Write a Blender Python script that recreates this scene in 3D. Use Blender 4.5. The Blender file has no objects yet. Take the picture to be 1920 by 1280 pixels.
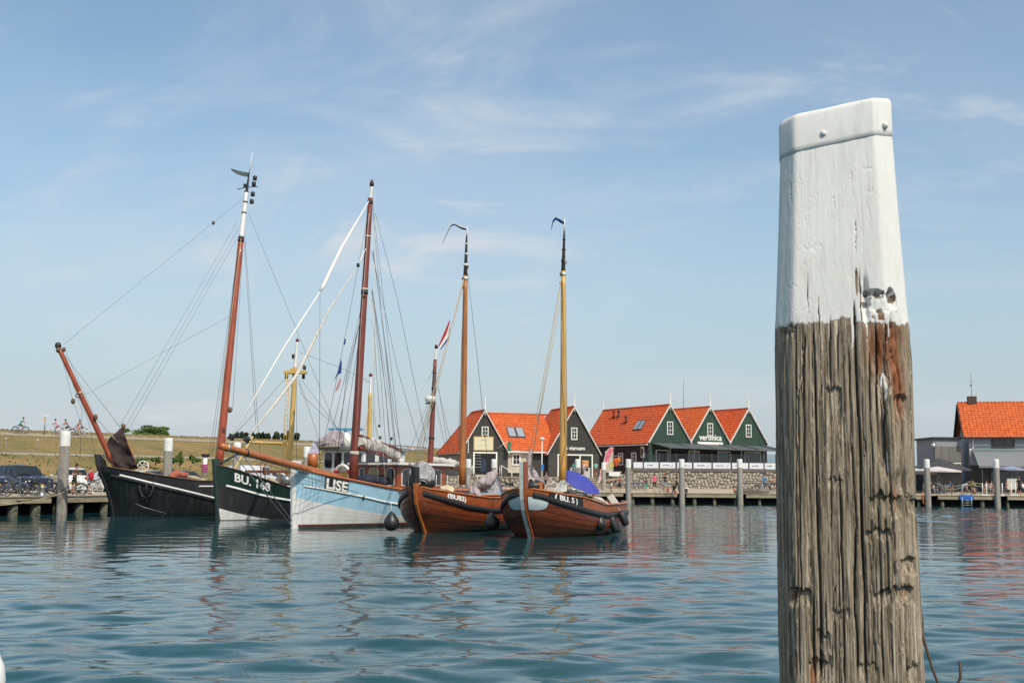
import bpy, math, random
import numpy as np
from mathutils import Vector, Matrix
R = math.radians
random.seed(7); rng = np.random.default_rng(7)
SC = bpy.context.scene
COL = SC.collection

# ---------------------------------------------------------------- camera, sky, sun, exposure
F_PX, PITCH, ROLL, CAM_Z = 2200.0, math.atan(261 / 2200.0), R(0.42), 2.0
fw = Vector((0, math.cos(PITCH), math.sin(PITCH)))
up0 = Vector((0, -math.sin(PITCH), math.cos(PITCH)))
cr = Vector((1, 0, 0)) * math.cos(ROLL) + up0 * math.sin(ROLL)
cu = up0 * math.cos(ROLL) - Vector((1, 0, 0)) * math.sin(ROLL)
cam_d = bpy.data.cameras.new('camera'); cam = bpy.data.objects.new('camera', cam_d); COL.objects.link(cam)
cam_d.sensor_width = 36; cam_d.lens = F_PX / 1920 * 36; cam_d.clip_start = 0.05; cam_d.clip_end = 6000
cam.matrix_world = Matrix(((cr.x, cu.x, -fw.x, 0), (cr.y, cu.y, -fw.y, 0), (cr.z, cu.z, -fw.z, CAM_Z), (0, 0, 0, 1)))
SC.camera = cam

SUN_EL, SUN_AZ = 48.0, 31.0          # elevation; azimuth to the right of "behind the camera"
to_sun = Vector((math.sin(R(SUN_AZ)) * math.cos(R(SUN_EL)), -math.cos(R(SUN_AZ)) * math.cos(R(SUN_EL)), math.sin(R(SUN_EL))))
sun_d = bpy.data.lights.new('sun', 'SUN'); sun = bpy.data.objects.new('sun', sun_d); COL.objects.link(sun)
sun_d.energy = 3.65; sun_d.angle = R(0.55); sun_d.color = (1.0, 0.91, 0.775)
sun.location = (20, -20, 40); sun.rotation_euler = to_sun.to_track_quat('Z', 'Y').to_euler()

W = bpy.data.worlds.new('World'); SC.world = W; W.use_nodes = True
nt = W.node_tree; nt.nodes.clear()
def wn(t, **kw):
    n = nt.nodes.new(t)
    for k, v in kw.items(): setattr(n, k, v)
    return n
def wmath(op, a, b=None, c=None):
    n = nt.nodes.new('ShaderNodeMath'); n.operation = op
    for i, s in enumerate((a, b, c)):
        if s is None: continue
        if isinstance(s, (int, float)): n.inputs[i].default_value = s
        else: nt.links.new(s, n.inputs[i])
    return n.outputs[0]
sky = wn('ShaderNodeTexSky', sky_type='NISHITA'); sky.sun_disc = False
sky.sun_elevation = R(SUN_EL); sky.sun_rotation = math.atan2(to_sun.x, to_sun.y)
sky.air_density = 1.0; sky.dust_density = 1.6; sky.ozone_density = 1.4; sky.altitude = 0
tc = wn('ShaderNodeTexCoord'); sep = wn('ShaderNodeSeparateXYZ'); nt.links.new(tc.outputs['Generated'], sep.inputs[0])
zc = wmath('ADD', wmath('MAXIMUM', sep.outputs[2], 0.0), 0.30)
cx = wmath('DIVIDE', sep.outputs[0], zc); cy = wmath('DIVIDE', sep.outputs[1], zc)
comb = wn('ShaderNodeCombineXYZ'); nt.links.new(cx, comb.inputs[0]); nt.links.new(cy, comb.inputs[1])
def cloud(scale, loc, rot, sc, detail, dist, lo, hi):
    mp = wn('ShaderNodeMapping'); nt.links.new(comb.outputs[0], mp.inputs[0])
    mp.inputs['Location'].default_value = loc; mp.inputs['Rotation'].default_value = (0, 0, rot); mp.inputs['Scale'].default_value = sc
    n = wn('ShaderNodeTexNoise'); n.inputs['Scale'].default_value = scale; n.inputs['Detail'].default_value = detail
    n.inputs['Roughness'].default_value = 0.6; n.inputs['Distortion'].default_value = dist
    nt.links.new(mp.outputs[0], n.inputs[0])
    m = wn('ShaderNodeMapRange', interpolation_type='SMOOTHSTEP'); nt.links.new(n.outputs[0], m.inputs[0])
    m.inputs[1].default_value = lo; m.inputs[2].default_value = hi
    return m.outputs[0]
c1 = cloud(1.9, (3.3, 1.2, 0), 0.75, (0.8, 1.35, 1), 11, 1.6, 0.49, 0.70)
c2 = cloud(4.2, (1.4, 7.3, 0), 0.25, (0.55, 1.5, 1), 10, 1.0, 0.45, 0.72)
c3 = cloud(0.8, (2.0, 5.0, 0), 0.3, (1, 1.2, 1), 3, 0.3, 0.40, 0.62)
c4 = cloud(1.1, (5.2, 0.3, 0), -0.12, (0.6, 2.2, 1), 8, 0.5, 0.46, 0.74)
cov = wmath('ADD', wmath('MULTIPLY', wmath('MULTIPLY', c1, c3), 0.52), wmath('MULTIPLY', wmath('MULTIPLY', c2, c1), 0.24))
cov = wmath('ADD', cov, wmath('MULTIPLY', c4, 0.24))
veil = wmath('ADD', wmath('MULTIPLY', c3, 0.18), 0.08)
cov = wmath('MINIMUM', wmath('ADD', cov, veil), 0.78)
hz = wn('ShaderNodeMapRange', interpolation_type='SMOOTHSTEP'); nt.links.new(sep.outputs[2], hz.inputs[0])
hz.inputs[1].default_value = -0.02; hz.inputs[2].default_value = 0.32; hz.inputs[3].default_value = 0.88; hz.inputs[4].default_value = 0.0
mixh = wn('ShaderNodeMix', data_type='RGBA'); nt.links.new(hz.outputs[0], mixh.inputs[0]); tint = wn('ShaderNodeMix', data_type='RGBA', blend_type='MULTIPLY'); tint.inputs[0].default_value = 1.0; nt.links.new(sky.outputs[0], tint.inputs[6]); tint.inputs[7].default_value = (1.06, 1.20, 1.16, 1); nt.links.new(tint.outputs[2], mixh.inputs[6])
mixh.inputs[7].default_value = (3.75, 4.28, 4.78, 1)
mixc = wn('ShaderNodeMix', data_type='RGBA'); nt.links.new(cov, mixc.inputs[0]); nt.links.new(mixh.outputs[2], mixc.inputs[6])
mixc.inputs[7].default_value = (5.2, 5.55, 5.9, 1)
bg = wn('ShaderNodeBackground'); bg.inputs[1].default_value = 0.13
wo = wn('ShaderNodeOutputWorld'); nt.links.new(mixc.outputs[2], bg.inputs[0]); nt.links.new(bg.outputs[0], wo.inputs[0])

vs = SC.view_settings; vs.view_transform = 'Standard'; vs.look = 'None'; vs.exposure = 0.0; vs.gamma = 1.0; vs.use_curve_mapping = False
SC.render.engine = 'CYCLES'
SC.cycles.use_denoising = True; SC.cycles.max_bounces = 7; SC.cycles.diffuse_bounces = 3; SC.cycles.glossy_bounces = 4
SC.cycles.transmission_bounces = 5; SC.cycles.transparent_max_bounces = 10; SC.cycles.caustics_reflective = False; SC.cycles.caustics_refractive = False
SC.cycles.sample_clamp_indirect = 4.0

# ---------------------------------------------------------------- geometry helpers
def at(px, py, Y):
    """world point seen at photo pixel (px, py) at forward distance Y"""
    d = fw + cr * ((px - 960) / F_PX) + cu * ((640 - py) / F_PX)
    return Vector((0, 0, CAM_Z)) + d * (Y / d.y)
def pix(p):
    d = Vector(p) - Vector((0, 0, CAM_Z)); w = d.dot(fw)
    return (960 + F_PX * d.dot(cr) / w, 640 - F_PX * d.dot(cu) / w)
def V(*a): return Vector(a)

class MB:
    """collects shapes, builds ONE mesh"""
    def __init__(s): s.v = []; s.f = []; s.m = []; s.sm = []
    def add(s, vs_, fs, m=0, smooth=False):
        b = len(s.v); s.v.extend([tuple(p) for p in vs_])
        for f in fs: s.f.append(tuple(i + b for i in f)); s.m.append(m); s.sm.append(smooth)
        return s
    def box(s, c, d, rz=0.0, m=0, M=None):
        x, y, z = d[0] / 2, d[1] / 2, d[2] / 2
        P = [Vector((i, j, k)) for k in (-z, z) for (i, j) in ((-x, -y), (x, -y), (x, y), (-x, y))]
        T = M if M is not None else Matrix.Translation(c) @ Matrix.Rotation(rz, 4, 'Z')
        if M is not None: T = M @ Matrix.Translation(c)
        return s.add([T @ p for p in P], [(3, 2, 1, 0), (4, 5, 6, 7), (0, 1, 5, 4), (1, 2, 6, 5), (2, 3, 7, 6), (3, 0, 4, 7)], m)
    def bevbox(s, c, d, b, rz=0.0, m=0):
        """box with chamfered vertical and top edges"""
        x, y, z = d[0] / 2, d[1] / 2, d[2] / 2
        def ring(ix, iy, zz, k): return [(-ix + k, -iy, zz), (ix - k, -iy, zz), (ix, -iy + k, zz), (ix, iy - k, zz), (ix - k, iy, zz), (-ix + k, iy, zz), (-ix, iy - k, zz), (-ix, -iy + k, zz)]
        T = Matrix.Translation(c) @ Matrix.Rotation(rz, 4, 'Z')
        P = ring(x - b, y - b, -z, b) + ring(x, y, -z + b, b) + ring(x, y, z - b, b) + ring(x - b, y - b, z, b)
        fs = [tuple(range(7, -1, -1)), tuple(range(24, 32))]
        for k in range(3):
            for i in range(8): fs.append((k * 8 + i, k * 8 + (i + 1) % 8, k * 8 + 8 + (i + 1) % 8, k * 8 + 8 + i))
        return s.add([T @ Vector(p) for p in P], fs, m)
    def beam(s, a, b, w, h, m=0, upv=(0, 0, 1)):
        a = Vector(a); b = Vector(b); d = (b - a).normalized(); sx = d.cross(Vector(upv))
        if sx.length < 1e-4: sx = d.cross(Vector((1, 0, 0)))
        sx.normalize(); sz = sx.cross(d)
        P = []
        for p in (a, b):
            for i, k in ((-1, -1), (1, -1), (1, 1), (-1, 1)): P.append(p + sx * (i * w / 2) + sz * (k * h / 2))
        return s.add(P, [(0, 1, 2, 3), (7, 6, 5, 4), (0, 4, 5, 1), (1, 5, 6, 2), (2, 6, 7, 3), (3, 7, 4, 0)], m)
    def prism(s, poly, vec, m=0):
        n = len(poly); poly = [Vector(p) for p in poly]; vec = Vector(vec)
        return s.add(poly + [p + vec for p in poly], [tuple(range(n - 1, -1, -1)), tuple(range(n, 2 * n))] + [(i, (i + 1) % n, n + (i + 1) % n, n + i) for i in range(n)], m)
    def tube(s, pts, r, n=6, m=0, cap=True, smooth=True):
        pts = [Vector(p) for p in pts]; k = len(pts)
        if isinstance(r, (int, float)): r = [r] * k
        P = []; prev = None
        for i, p in enumerate(pts):
            d = (pts[min(i + 1, k - 1)] - pts[max(i - 1, 0)])
            if d.length < 1e-9: d = Vector((0, 0, 1))
            d.normalize()
            if prev is None:
                a = Vector((0, 0, 1)) if abs(d.z) < 0.9 else Vector((1, 0, 0))
                x = d.cross(a).normalized()
            else:
                x = (prev - d * prev.dot(d))
                x = x.normalized() if x.length > 1e-6 else d.cross(Vector((1, 0, 0.1))).normalized()
            prev = x; y = d.cross(x)
            for j in range(n):
                t = 2 * math.pi * j / n; P.append(p + (x * math.cos(t) + y * math.sin(t)) * r[i])
        fs = []
        for i in range(k - 1):
            for j in range(n): fs.append((i * n + j, i * n + (j + 1) % n, (i + 1) * n + (j + 1) % n, (i + 1) * n + j))
        if cap: fs.append(tuple(range(n - 1, -1, -1))); fs.append(tuple(range((k - 1) * n, k * n)))
        return s.add(P, fs, m, smooth)
    def lathe(s, prof, n=12, M=None, m=0, smooth=True):
        M = M or Matrix.Identity(4); P = []; k = len(prof)
        for r, z in prof:
            for j in range(n):
                t = 2 * math.pi * j / n; P.append(M @ Vector((r * math.cos(t), r * math.sin(t), z)))
        fs = [(i * n + j, i * n + (j + 1) % n, (i + 1) * n + (j + 1) % n, (i + 1) * n + j) for i in range(k - 1) for j in range(n)]
        if prof[0][0] > 1e-6: fs.append(tuple(range(n - 1, -1, -1)))
        if prof[-1][0] > 1e-6: fs.append(tuple(range((k - 1) * n, k * n)))
        return s.add(P, fs, m, smooth)
    def ball(s, c, r, nu=10, nv=7, m=0):
        if isinstance(r, (int, float)): r = (r, r, r)
        c = Vector(c)
        M = Matrix.Translation(c) @ Matrix.Diagonal((r[0], r[1], r[2], 1))
        return s.lathe([(max(math.sin(math.pi * i / nv), 1e-4 if 0 < i < nv else 0.002), -math.cos(math.pi * i / nv)) for i in range(nv + 1)], nu, M, m)
    def grid(s, P, m=0, smooth=True, flip=False, close=False):
        P = np.asarray(P, float); a, b = P.shape[:2]; fs = []
        for i in range(a - 1):
            for j in range(b - (0 if close else 1)):
                j2 = (j + 1) % b; q = (i * b + j, i * b + j2, (i + 1) * b + j2, (i + 1) * b + j)
                fs.append(q[::-1] if flip else q)
        return s.add(P.reshape(-1, 3), fs, m, smooth)
    def ring(s, c, Rr, r, M=None, n=20, k=6, m=0):
        """torus about local z"""
        M = M or Matrix.Translation(c); P = []
        for i in range(n):
            t = 2 * math.pi * i / n
            for j in range(k):
                q = 2 * math.pi * j / k
                P.append(M @ Vector(((Rr + r * math.cos(q)) * math.cos(t), (Rr + r * math.cos(q)) * math.sin(t), r * math.sin(q))))
        return s.add(P, [(i * k + j, ((i + 1) % n) * k + j, ((i + 1) % n) * k + (j + 1) % k, i * k + (j + 1) % k) for i in range(n) for j in range(k)], m, True)
    def mesh(s, name, mats):
        me = bpy.data.meshes.new(name); me.from_pydata(s.v, [], s.f)
        for mt in (mats if isinstance(mats, (list, tuple)) else [mats]): me.materials.append(mt)
        me.polygons.foreach_set('material_index', s.m); me.polygons.foreach_set('use_smooth', s.sm); me.update()
        return me

INV = {}
def obj(name, me, parent=None, world=True):
    o = bpy.data.objects.new(name, me); COL.objects.link(o)
    if parent is not None:
        o.parent = parent
        if world and parent.name in INV: o.matrix_parent_inverse = INV[parent.name]
    return o
def part(name, mb, mats, parent=None, world=True, label=None, kind=None):
    o = obj(name, mb.mesh(name, mats), parent, world)
    if label: o['label'] = label
    if kind: o['kind'] = kind
    return o
def thing(name, label, cat, loc=(0, 0, 0), rz=0.0, group=None):
    o = bpy.data.objects.new(name, None); COL.objects.link(o); o.location = loc; o.rotation_euler = (0, 0, rz)
    o.empty_display_size = 0.3
    o['label'] = label; o['category'] = cat
    if group: o['group'] = group
    INV[o.name] = (Matrix.Translation(Vector(loc)) @ Matrix.Rotation(rz, 4, 'Z')).inverted()
    return o
def tag(o, label, cat, group=None):
    o['label'] = label; o['category'] = cat
    if group: o['group'] = group
    return o
def struct(o): o['kind'] = 'structure'; return o
def copy_tree(o, parent=None):
    c = o.copy(); COL.objects.link(c); c.parent = parent
    for ch in [x for x in bpy.data.objects if x.parent == o]: copy_tree(ch, c)
    return c
def place(o, loc, rz=0.0, label=None, group=None):
    o.location = loc; o.rotation_euler = (0, 0, rz)
    if label: o['label'] = label
    if group: o['group'] = group
    return o

TMP = bpy.data.scenes.new('helper_scene')
def eval_mesh(o):
    TMP.collection.objects.link(o); vl = TMP.view_layers[0]; vl.update()
    me = bpy.data.meshes.new_from_object(o.evaluated_get(vl.depsgraph)); TMP.collection.objects.unlink(o); bpy.data.objects.remove(o); return me
def text_mesh(txt, size, mat, extrude=0.01, bold=0.0, shear=0.0, spacing=1.0, align='CENTER'):
    cu_ = bpy.data.curves.new('t', 'FONT'); cu_.body = txt; cu_.size = size; cu_.extrude = extrude; cu_.offset = bold
    cu_.align_x = align; cu_.align_y = 'CENTER'; cu_.space_character = spacing; cu_.shear = shear; cu_.resolution_u = 3
    o = bpy.data.objects.new('t', cu_); me = eval_mesh(o)
    me.materials.clear(); me.materials.append(mat)
    return me
def text_on(name, txt, size, mat, origin, xdir, ydir, parent, extrude=0.01, bold=0.0, spacing=1.0, bend=None, sx=1.0):
    """lettering with its middle at origin, running along xdir, standing along ydir; bend(x, y) -> world point drapes it"""
    me = text_mesh(txt, size, mat, extrude, bold, 0, spacing)
    xd = Vector(xdir).normalized(); yd = Vector(ydir); yd = (yd - xd * yd.dot(xd)).normalized(); zd = xd.cross(yd); o0 = Vector(origin)
    for v in me.vertices:
        if bend: v.co = bend(v.co.x * sx, v.co.y, v.co.z)
        else: v.co = o0 + xd * v.co.x * sx + yd * v.co.y + zd * v.co.z
    me.update()
    return obj(name, me, parent)

# ---------------------------------------------------------------- materials
MATS = {}
def mat(name, col, rough=0.6, var=0.0, vscale=3.0, col2=None, bump=0.0, bscale=20.0, metal=0.0, spec=0.5, stretch=(1, 1, 1), detail=4, coat=0.0, lo=0.35, hi=0.65):
    """principled; colour wanders between col and col2 (or col darkened by var) with a noise in object space"""
    if name in MATS: return MATS[name]
    m = bpy.data.materials.new(name); m.use_nodes = True; t = m.node_tree; b = t.nodes['Principled BSDF']
    b.inputs['Base Color'].default_value = (*col, 1); b.inputs['Roughness'].default_value = rough; b.inputs['Metallic'].default_value = metal
    b.inputs['Specular IOR Level'].default_value = spec
    if coat: b.inputs['Coat Weight'].default_value = coat; b.inputs['Coat Roughness'].default_value = 0.08
    if var or col2 or bump:
        tc_ = t.nodes.new('ShaderNodeTexCoord'); mp = t.nodes.new('ShaderNodeMapping'); t.links.new(tc_.outputs['Object'], mp.inputs[0])
        mp.inputs['Scale'].default_value = stretch
    if var or col2:
        n = t.nodes.new('ShaderNodeTexNoise'); n.inputs['Scale'].default_value = vscale; n.inputs['Detail'].default_value = detail; n.inputs['Roughness'].default_value = 0.62
        t.links.new(mp.outputs[0], n.inputs[0])
        mr = t.nodes.new('ShaderNodeMapRange'); mr.inputs[1].default_value = lo; mr.inputs[2].default_value = hi; t.links.new(n.outputs[0], mr.inputs[0])
        mx = t.nodes.new('ShaderNodeMix'); mx.data_type = 'RGBA'; t.links.new(mr.outputs[0], mx.inputs[0])
        mx.inputs[6].default_value = (*col, 1)
        c2 = col2 if col2 else tuple(c * (1 - var) for c in col)
        mx.inputs[7].default_value = (*c2, 1); t.links.new(mx.outputs[2], b.inputs['Base Color'])
    if bump:
        n2 = t.nodes.new('ShaderNodeTexNoise'); n2.inputs['Scale'].default_value = bscale; n2.inputs['Detail'].default_value = 5; t.links.new(mp.outputs[0], n2.inputs[0])
        bp = t.nodes.new('ShaderNodeBump'); bp.inputs['Strength'].default_value = min(1.0, bump); bp.inputs['Distance'].default_value = 0.02
        t.links.new(n2.outputs[0], bp.inputs['Height']); t.links.new(bp.outputs[0], b.inputs['Normal'])
    MATS[name] = m; return m
def glass_mat(name, col=(0.02, 0.025, 0.03), rough=0.05):
    """window pane: dark interior seen through, with a clear surface gloss"""
    if name in MATS: return MATS[name]
    m = mat(name, col, rough, spec=0.8); return m
def clear_glass(name, tint=(0.75, 0.82, 0.85), mixf=0.82):
    if name in MATS: return MATS[name]
    m = bpy.data.materials.new(name); m.use_nodes = True; t = m.node_tree; t.nodes.clear()
    tr = t.nodes.new('ShaderNodeBsdfTransparent'); tr.inputs[0].default_value = (*tint, 1)
    gl = t.nodes.new('ShaderNodeBsdfGlossy'); gl.inputs['Roughness'].default_value = 0.03
    fr = t.nodes.new('ShaderNodeFresnel'); fr.inputs[0].default_value = 1.5
    mx = t.nodes.new('ShaderNodeMixShader'); o = t.nodes.new('ShaderNodeOutputMaterial')
    t.links.new(fr.outputs[0], mx.inputs[0]); t.links.new(tr.outputs[0], mx.inputs[1]); t.links.new(gl.outputs[0], mx.inputs[2]); t.links.new(mx.outputs[0], o.inputs[0])
    MATS[name] = m; return m

m_white = mat('white_paint', (0.80, 0.785, 0.75), 0.5, var=0.12, vscale=4)
m_black = mat('black_paint', (0.012, 0.012, 0.014), 0.45, col2=(0.022, 0.021, 0.02), vscale=2)
m_blackmetal = mat('black_metal', (0.02, 0.02, 0.022), 0.5)
m_steel = mat('galvanised_steel', (0.42, 0.43, 0.44), 0.4, var=0.2, vscale=8, metal=0.7)
m_rubber = mat('rubber', (0.014, 0.014, 0.015), 0.42, col2=(0.028, 0.028, 0.03), vscale=6)
m_rope = mat('rope', (0.46, 0.38, 0.24), 0.9, var=0.3, vscale=30)
m_rope_w = mat('white_rope', (0.62, 0.58, 0.5), 0.9, var=0.2, vscale=30)
m_wire = mat('wire', (0.13, 0.135, 0.14), 0.5)
m_darkpane = glass_mat('dark_pane')
m_clear = clear_glass('clear_pane')
# ---------------------------------------------------------------- water
def fbm(shape, cells, seed, octv=4, per=0.55):
    """tileable-free smooth value noise on an array, cells = (rows, cols) of the coarsest lattice"""
    g = np.random.default_rng(seed); out = np.zeros(shape); amp = 1.0; tot = 0
    for o in range(octv):
        cy_, cx_ = max(2, int(cells[0] * 2 ** o)), max(2, int(cells[1] * 2 ** o))
        L = g.random((cy_ + 2, cx_ + 2)); yy = np.linspace(0, cy_, shape[0]); xx = np.linspace(0, cx_, shape[1])
        y0 = np.clip(yy.astype(int), 0, cy_); x0 = np.clip(xx.astype(int), 0, cx_); fy = yy - y0; fx = xx - x0
        fy = fy * fy * (3 - 2 * fy); fx = fx * fx * (3 - 2 * fx)
        a = L[np.ix_(y0, x0)]; b = L[np.ix_(y0, x0 + 1)]; c = L[np.ix_(y0 + 1, x0)]; d = L[np.ix_(y0 + 1, x0 + 1)]
        out += amp * ((a * (1 - fx) + b * fx) * (1 - fy)[:, None] + (c * (1 - fx) + d * fx) * fy[:, None]); tot += amp; amp *= per
    return out / tot
def np_mesh(name, Vv, Ff, mats, smooth=True):
    me = bpy.data.meshes.new(name); me.vertices.add(len(Vv)); me.vertices.foreach_set('co', np.ascontiguousarray(Vv, np.float32).ravel())
    n = len(Ff); me.loops.add(n * 4); me.loops.foreach_set('vertex_index', np.ascontiguousarray(Ff, np.int32).ravel())
    me.polygons.add(n); me.polygons.foreach_set('loop_start', np.arange(0, n * 4, 4, dtype=np.int32)); me.polygons.foreach_set('loop_total', np.full(n, 4, np.int32))
    me.polygons.foreach_set('use_smooth', np.full(n, smooth))
    for m_ in mats: me.materials.append(m_)
    me.update(calc_edges=True); return me
def grid_faces(a, b, close=False):
    i = np.arange(a - 1)[:, None]; j = np.arange(b if close else b - 1)[None, :]; j2 = (j + 1) % b
    return np.stack([i * b + j, i * b + j2, (i + 1) * b + j2, (i + 1) * b + j], -1).reshape(-1, 4)

def make_water():
    ys = [7.0]
    while ys[-1] < 112: ys.append(ys[-1] + 0.055 * max(1.0, ys[-1] / 16) ** 0.85)
    ys = np.array([-400, -120, -40, -12, -2, 3, 6] + ys + [120, 135, 160.0])
    xs = np.concatenate([[-600, -250, -120, -70, -48], np.arange(-36, 46, 0.13), [55, 75, 120, 250, 600]])
    X, Y = np.meshgrid(xs, ys); Z = np.zeros_like(X)
    g = np.random.default_rng(11)
    for k in range(64):
        lam = 0.32 * (10 ** (g.random() * 0.95)); th = R(-90 + g.normal(0, 34) + 12)
        kx, ky = math.cos(th) * 2 * math.pi / lam, math.sin(th) * 2 * math.pi / lam
        # a little wandering of phase keeps the crests short
        ph = g.random() * 6.28 + 1.3 * np.sin(X * 0.21 + k * 1.7) + 1.1 * np.sin(Y * 0.17 + X * 0.05 + k * 2.3)
        Z += (lam ** 1.12) * 0.0034 * np.sin(kx * X + ky * Y + ph)
    patch = 0.75 + 0.5 * fbm(X.shape, (9, 7), 5, 3)
    fade = np.clip((46 - np.abs(X)) / 8, 0, 1) * np.clip((Y - 5) / 4, 0, 1) * np.clip((118 - Y) / 20, 0, 1)
    calm = 0.13 + 0.87 * np.clip((36 - Y) / 24, 0, 1); calm += 0.16 * np.clip((Y - 58) / 20, 0, 1); calm *= 1 + 0.9 * np.clip((X - 9) / 14, 0, 1) * np.clip((Y - 22) / 25, 0, 1); Z *= patch * fade * calm
    m = bpy.data.materials.new('harbour_water'); m.use_nodes = True; t = m.node_tree; b = t.nodes['Principled BSDF']
    b.inputs['Base Color'].default_value = (0.013, 0.062, 0.070, 1); b.inputs['Roughness'].default_value = 0.045; b.inputs['IOR'].default_value = 1.333; b.inputs['Specular IOR Level'].default_value = 0.44
    tc_ = t.nodes.new('ShaderNodeTexCoord')
    def nz(scale, st, det):
        mp = t.nodes.new('ShaderNodeMapping'); mp.inputs['Scale'].default_value = st; t.links.new(tc_.outputs['Object'], mp.inputs[0])
        n = t.nodes.new('ShaderNodeTexNoise'); n.inputs['Scale'].default_value = scale; n.inputs['Detail'].default_value = det; n.inputs['Roughness'].default_value = 0.5
        t.links.new(mp.outputs[0], n.inputs[0]); return n.outputs[0]
    a = nz(3.2, (0.62, 1.25, 1), 4.0); c = nz(0.9, (0.6, 1.2, 1), 2)
    ad = t.nodes.new('ShaderNodeMath'); ad.operation = 'MULTIPLY_ADD'; t.links.new(c, ad.inputs[0]); ad.inputs[1].default_value = 2.2; t.links.new(a, ad.inputs[2])
    bp = t.nodes.new('ShaderNodeBump'); bp.inputs['Strength'].default_value = 0.17; bp.inputs['Distance'].default_value = 0.035
    sx = t.nodes.new('ShaderNodeSeparateXYZ'); t.links.new(tc_.outputs['Object'], sx.inputs[0])
    def rng_(sock, a0, a1, b0, b1):
        m_ = t.nodes.new('ShaderNodeMapRange'); m_.interpolation_type = 'SMOOTHSTEP'; t.links.new(sock, m_.inputs[0])
        for q, v_ in zip((1, 2, 3, 4), (a0, a1, b0, b1)): m_.inputs[q].default_value = v_
        return m_.outputs[0]
    lee0 = rng_(sx.outputs[1], 22, 37, 0.24, 0.085); lee1 = rng_(sx.outputs[1], 56, 80, 0.0, 0.13); la = t.nodes.new('ShaderNodeMath'); la.operation = 'ADD'; t.links.new(lee0, la.inputs[0]); t.links.new(lee1, la.inputs[1]); lee = la.outputs[0]; open_ = rng_(sx.outputs[0], 8, 18, 0.0, 0.10)   # calm in the lee of the boats, breezier in the open
    far_ = rng_(sx.outputs[1], 20, 40, 0.0, 1.0); mm_ = t.nodes.new('ShaderNodeMath'); mm_.operation = 'MULTIPLY_ADD'; t.links.new(open_, mm_.inputs[0]); t.links.new(far_, mm_.inputs[1]); t.links.new(lee, mm_.inputs[2]); t.links.new(mm_.outputs[0], bp.inputs['Strength'])
    t.links.new(ad.outputs[0], bp.inputs['Height']); t.links.new(bp.outputs[0], b.inputs['Normal'])
    me = np_mesh('water', np.stack([X, Y, Z], -1).reshape(-1, 3), grid_faces(*X.shape), [m])
    o = struct(obj('water', me)); o['label'] = 'rippled blue green harbour water'; return o
make_water()

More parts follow.
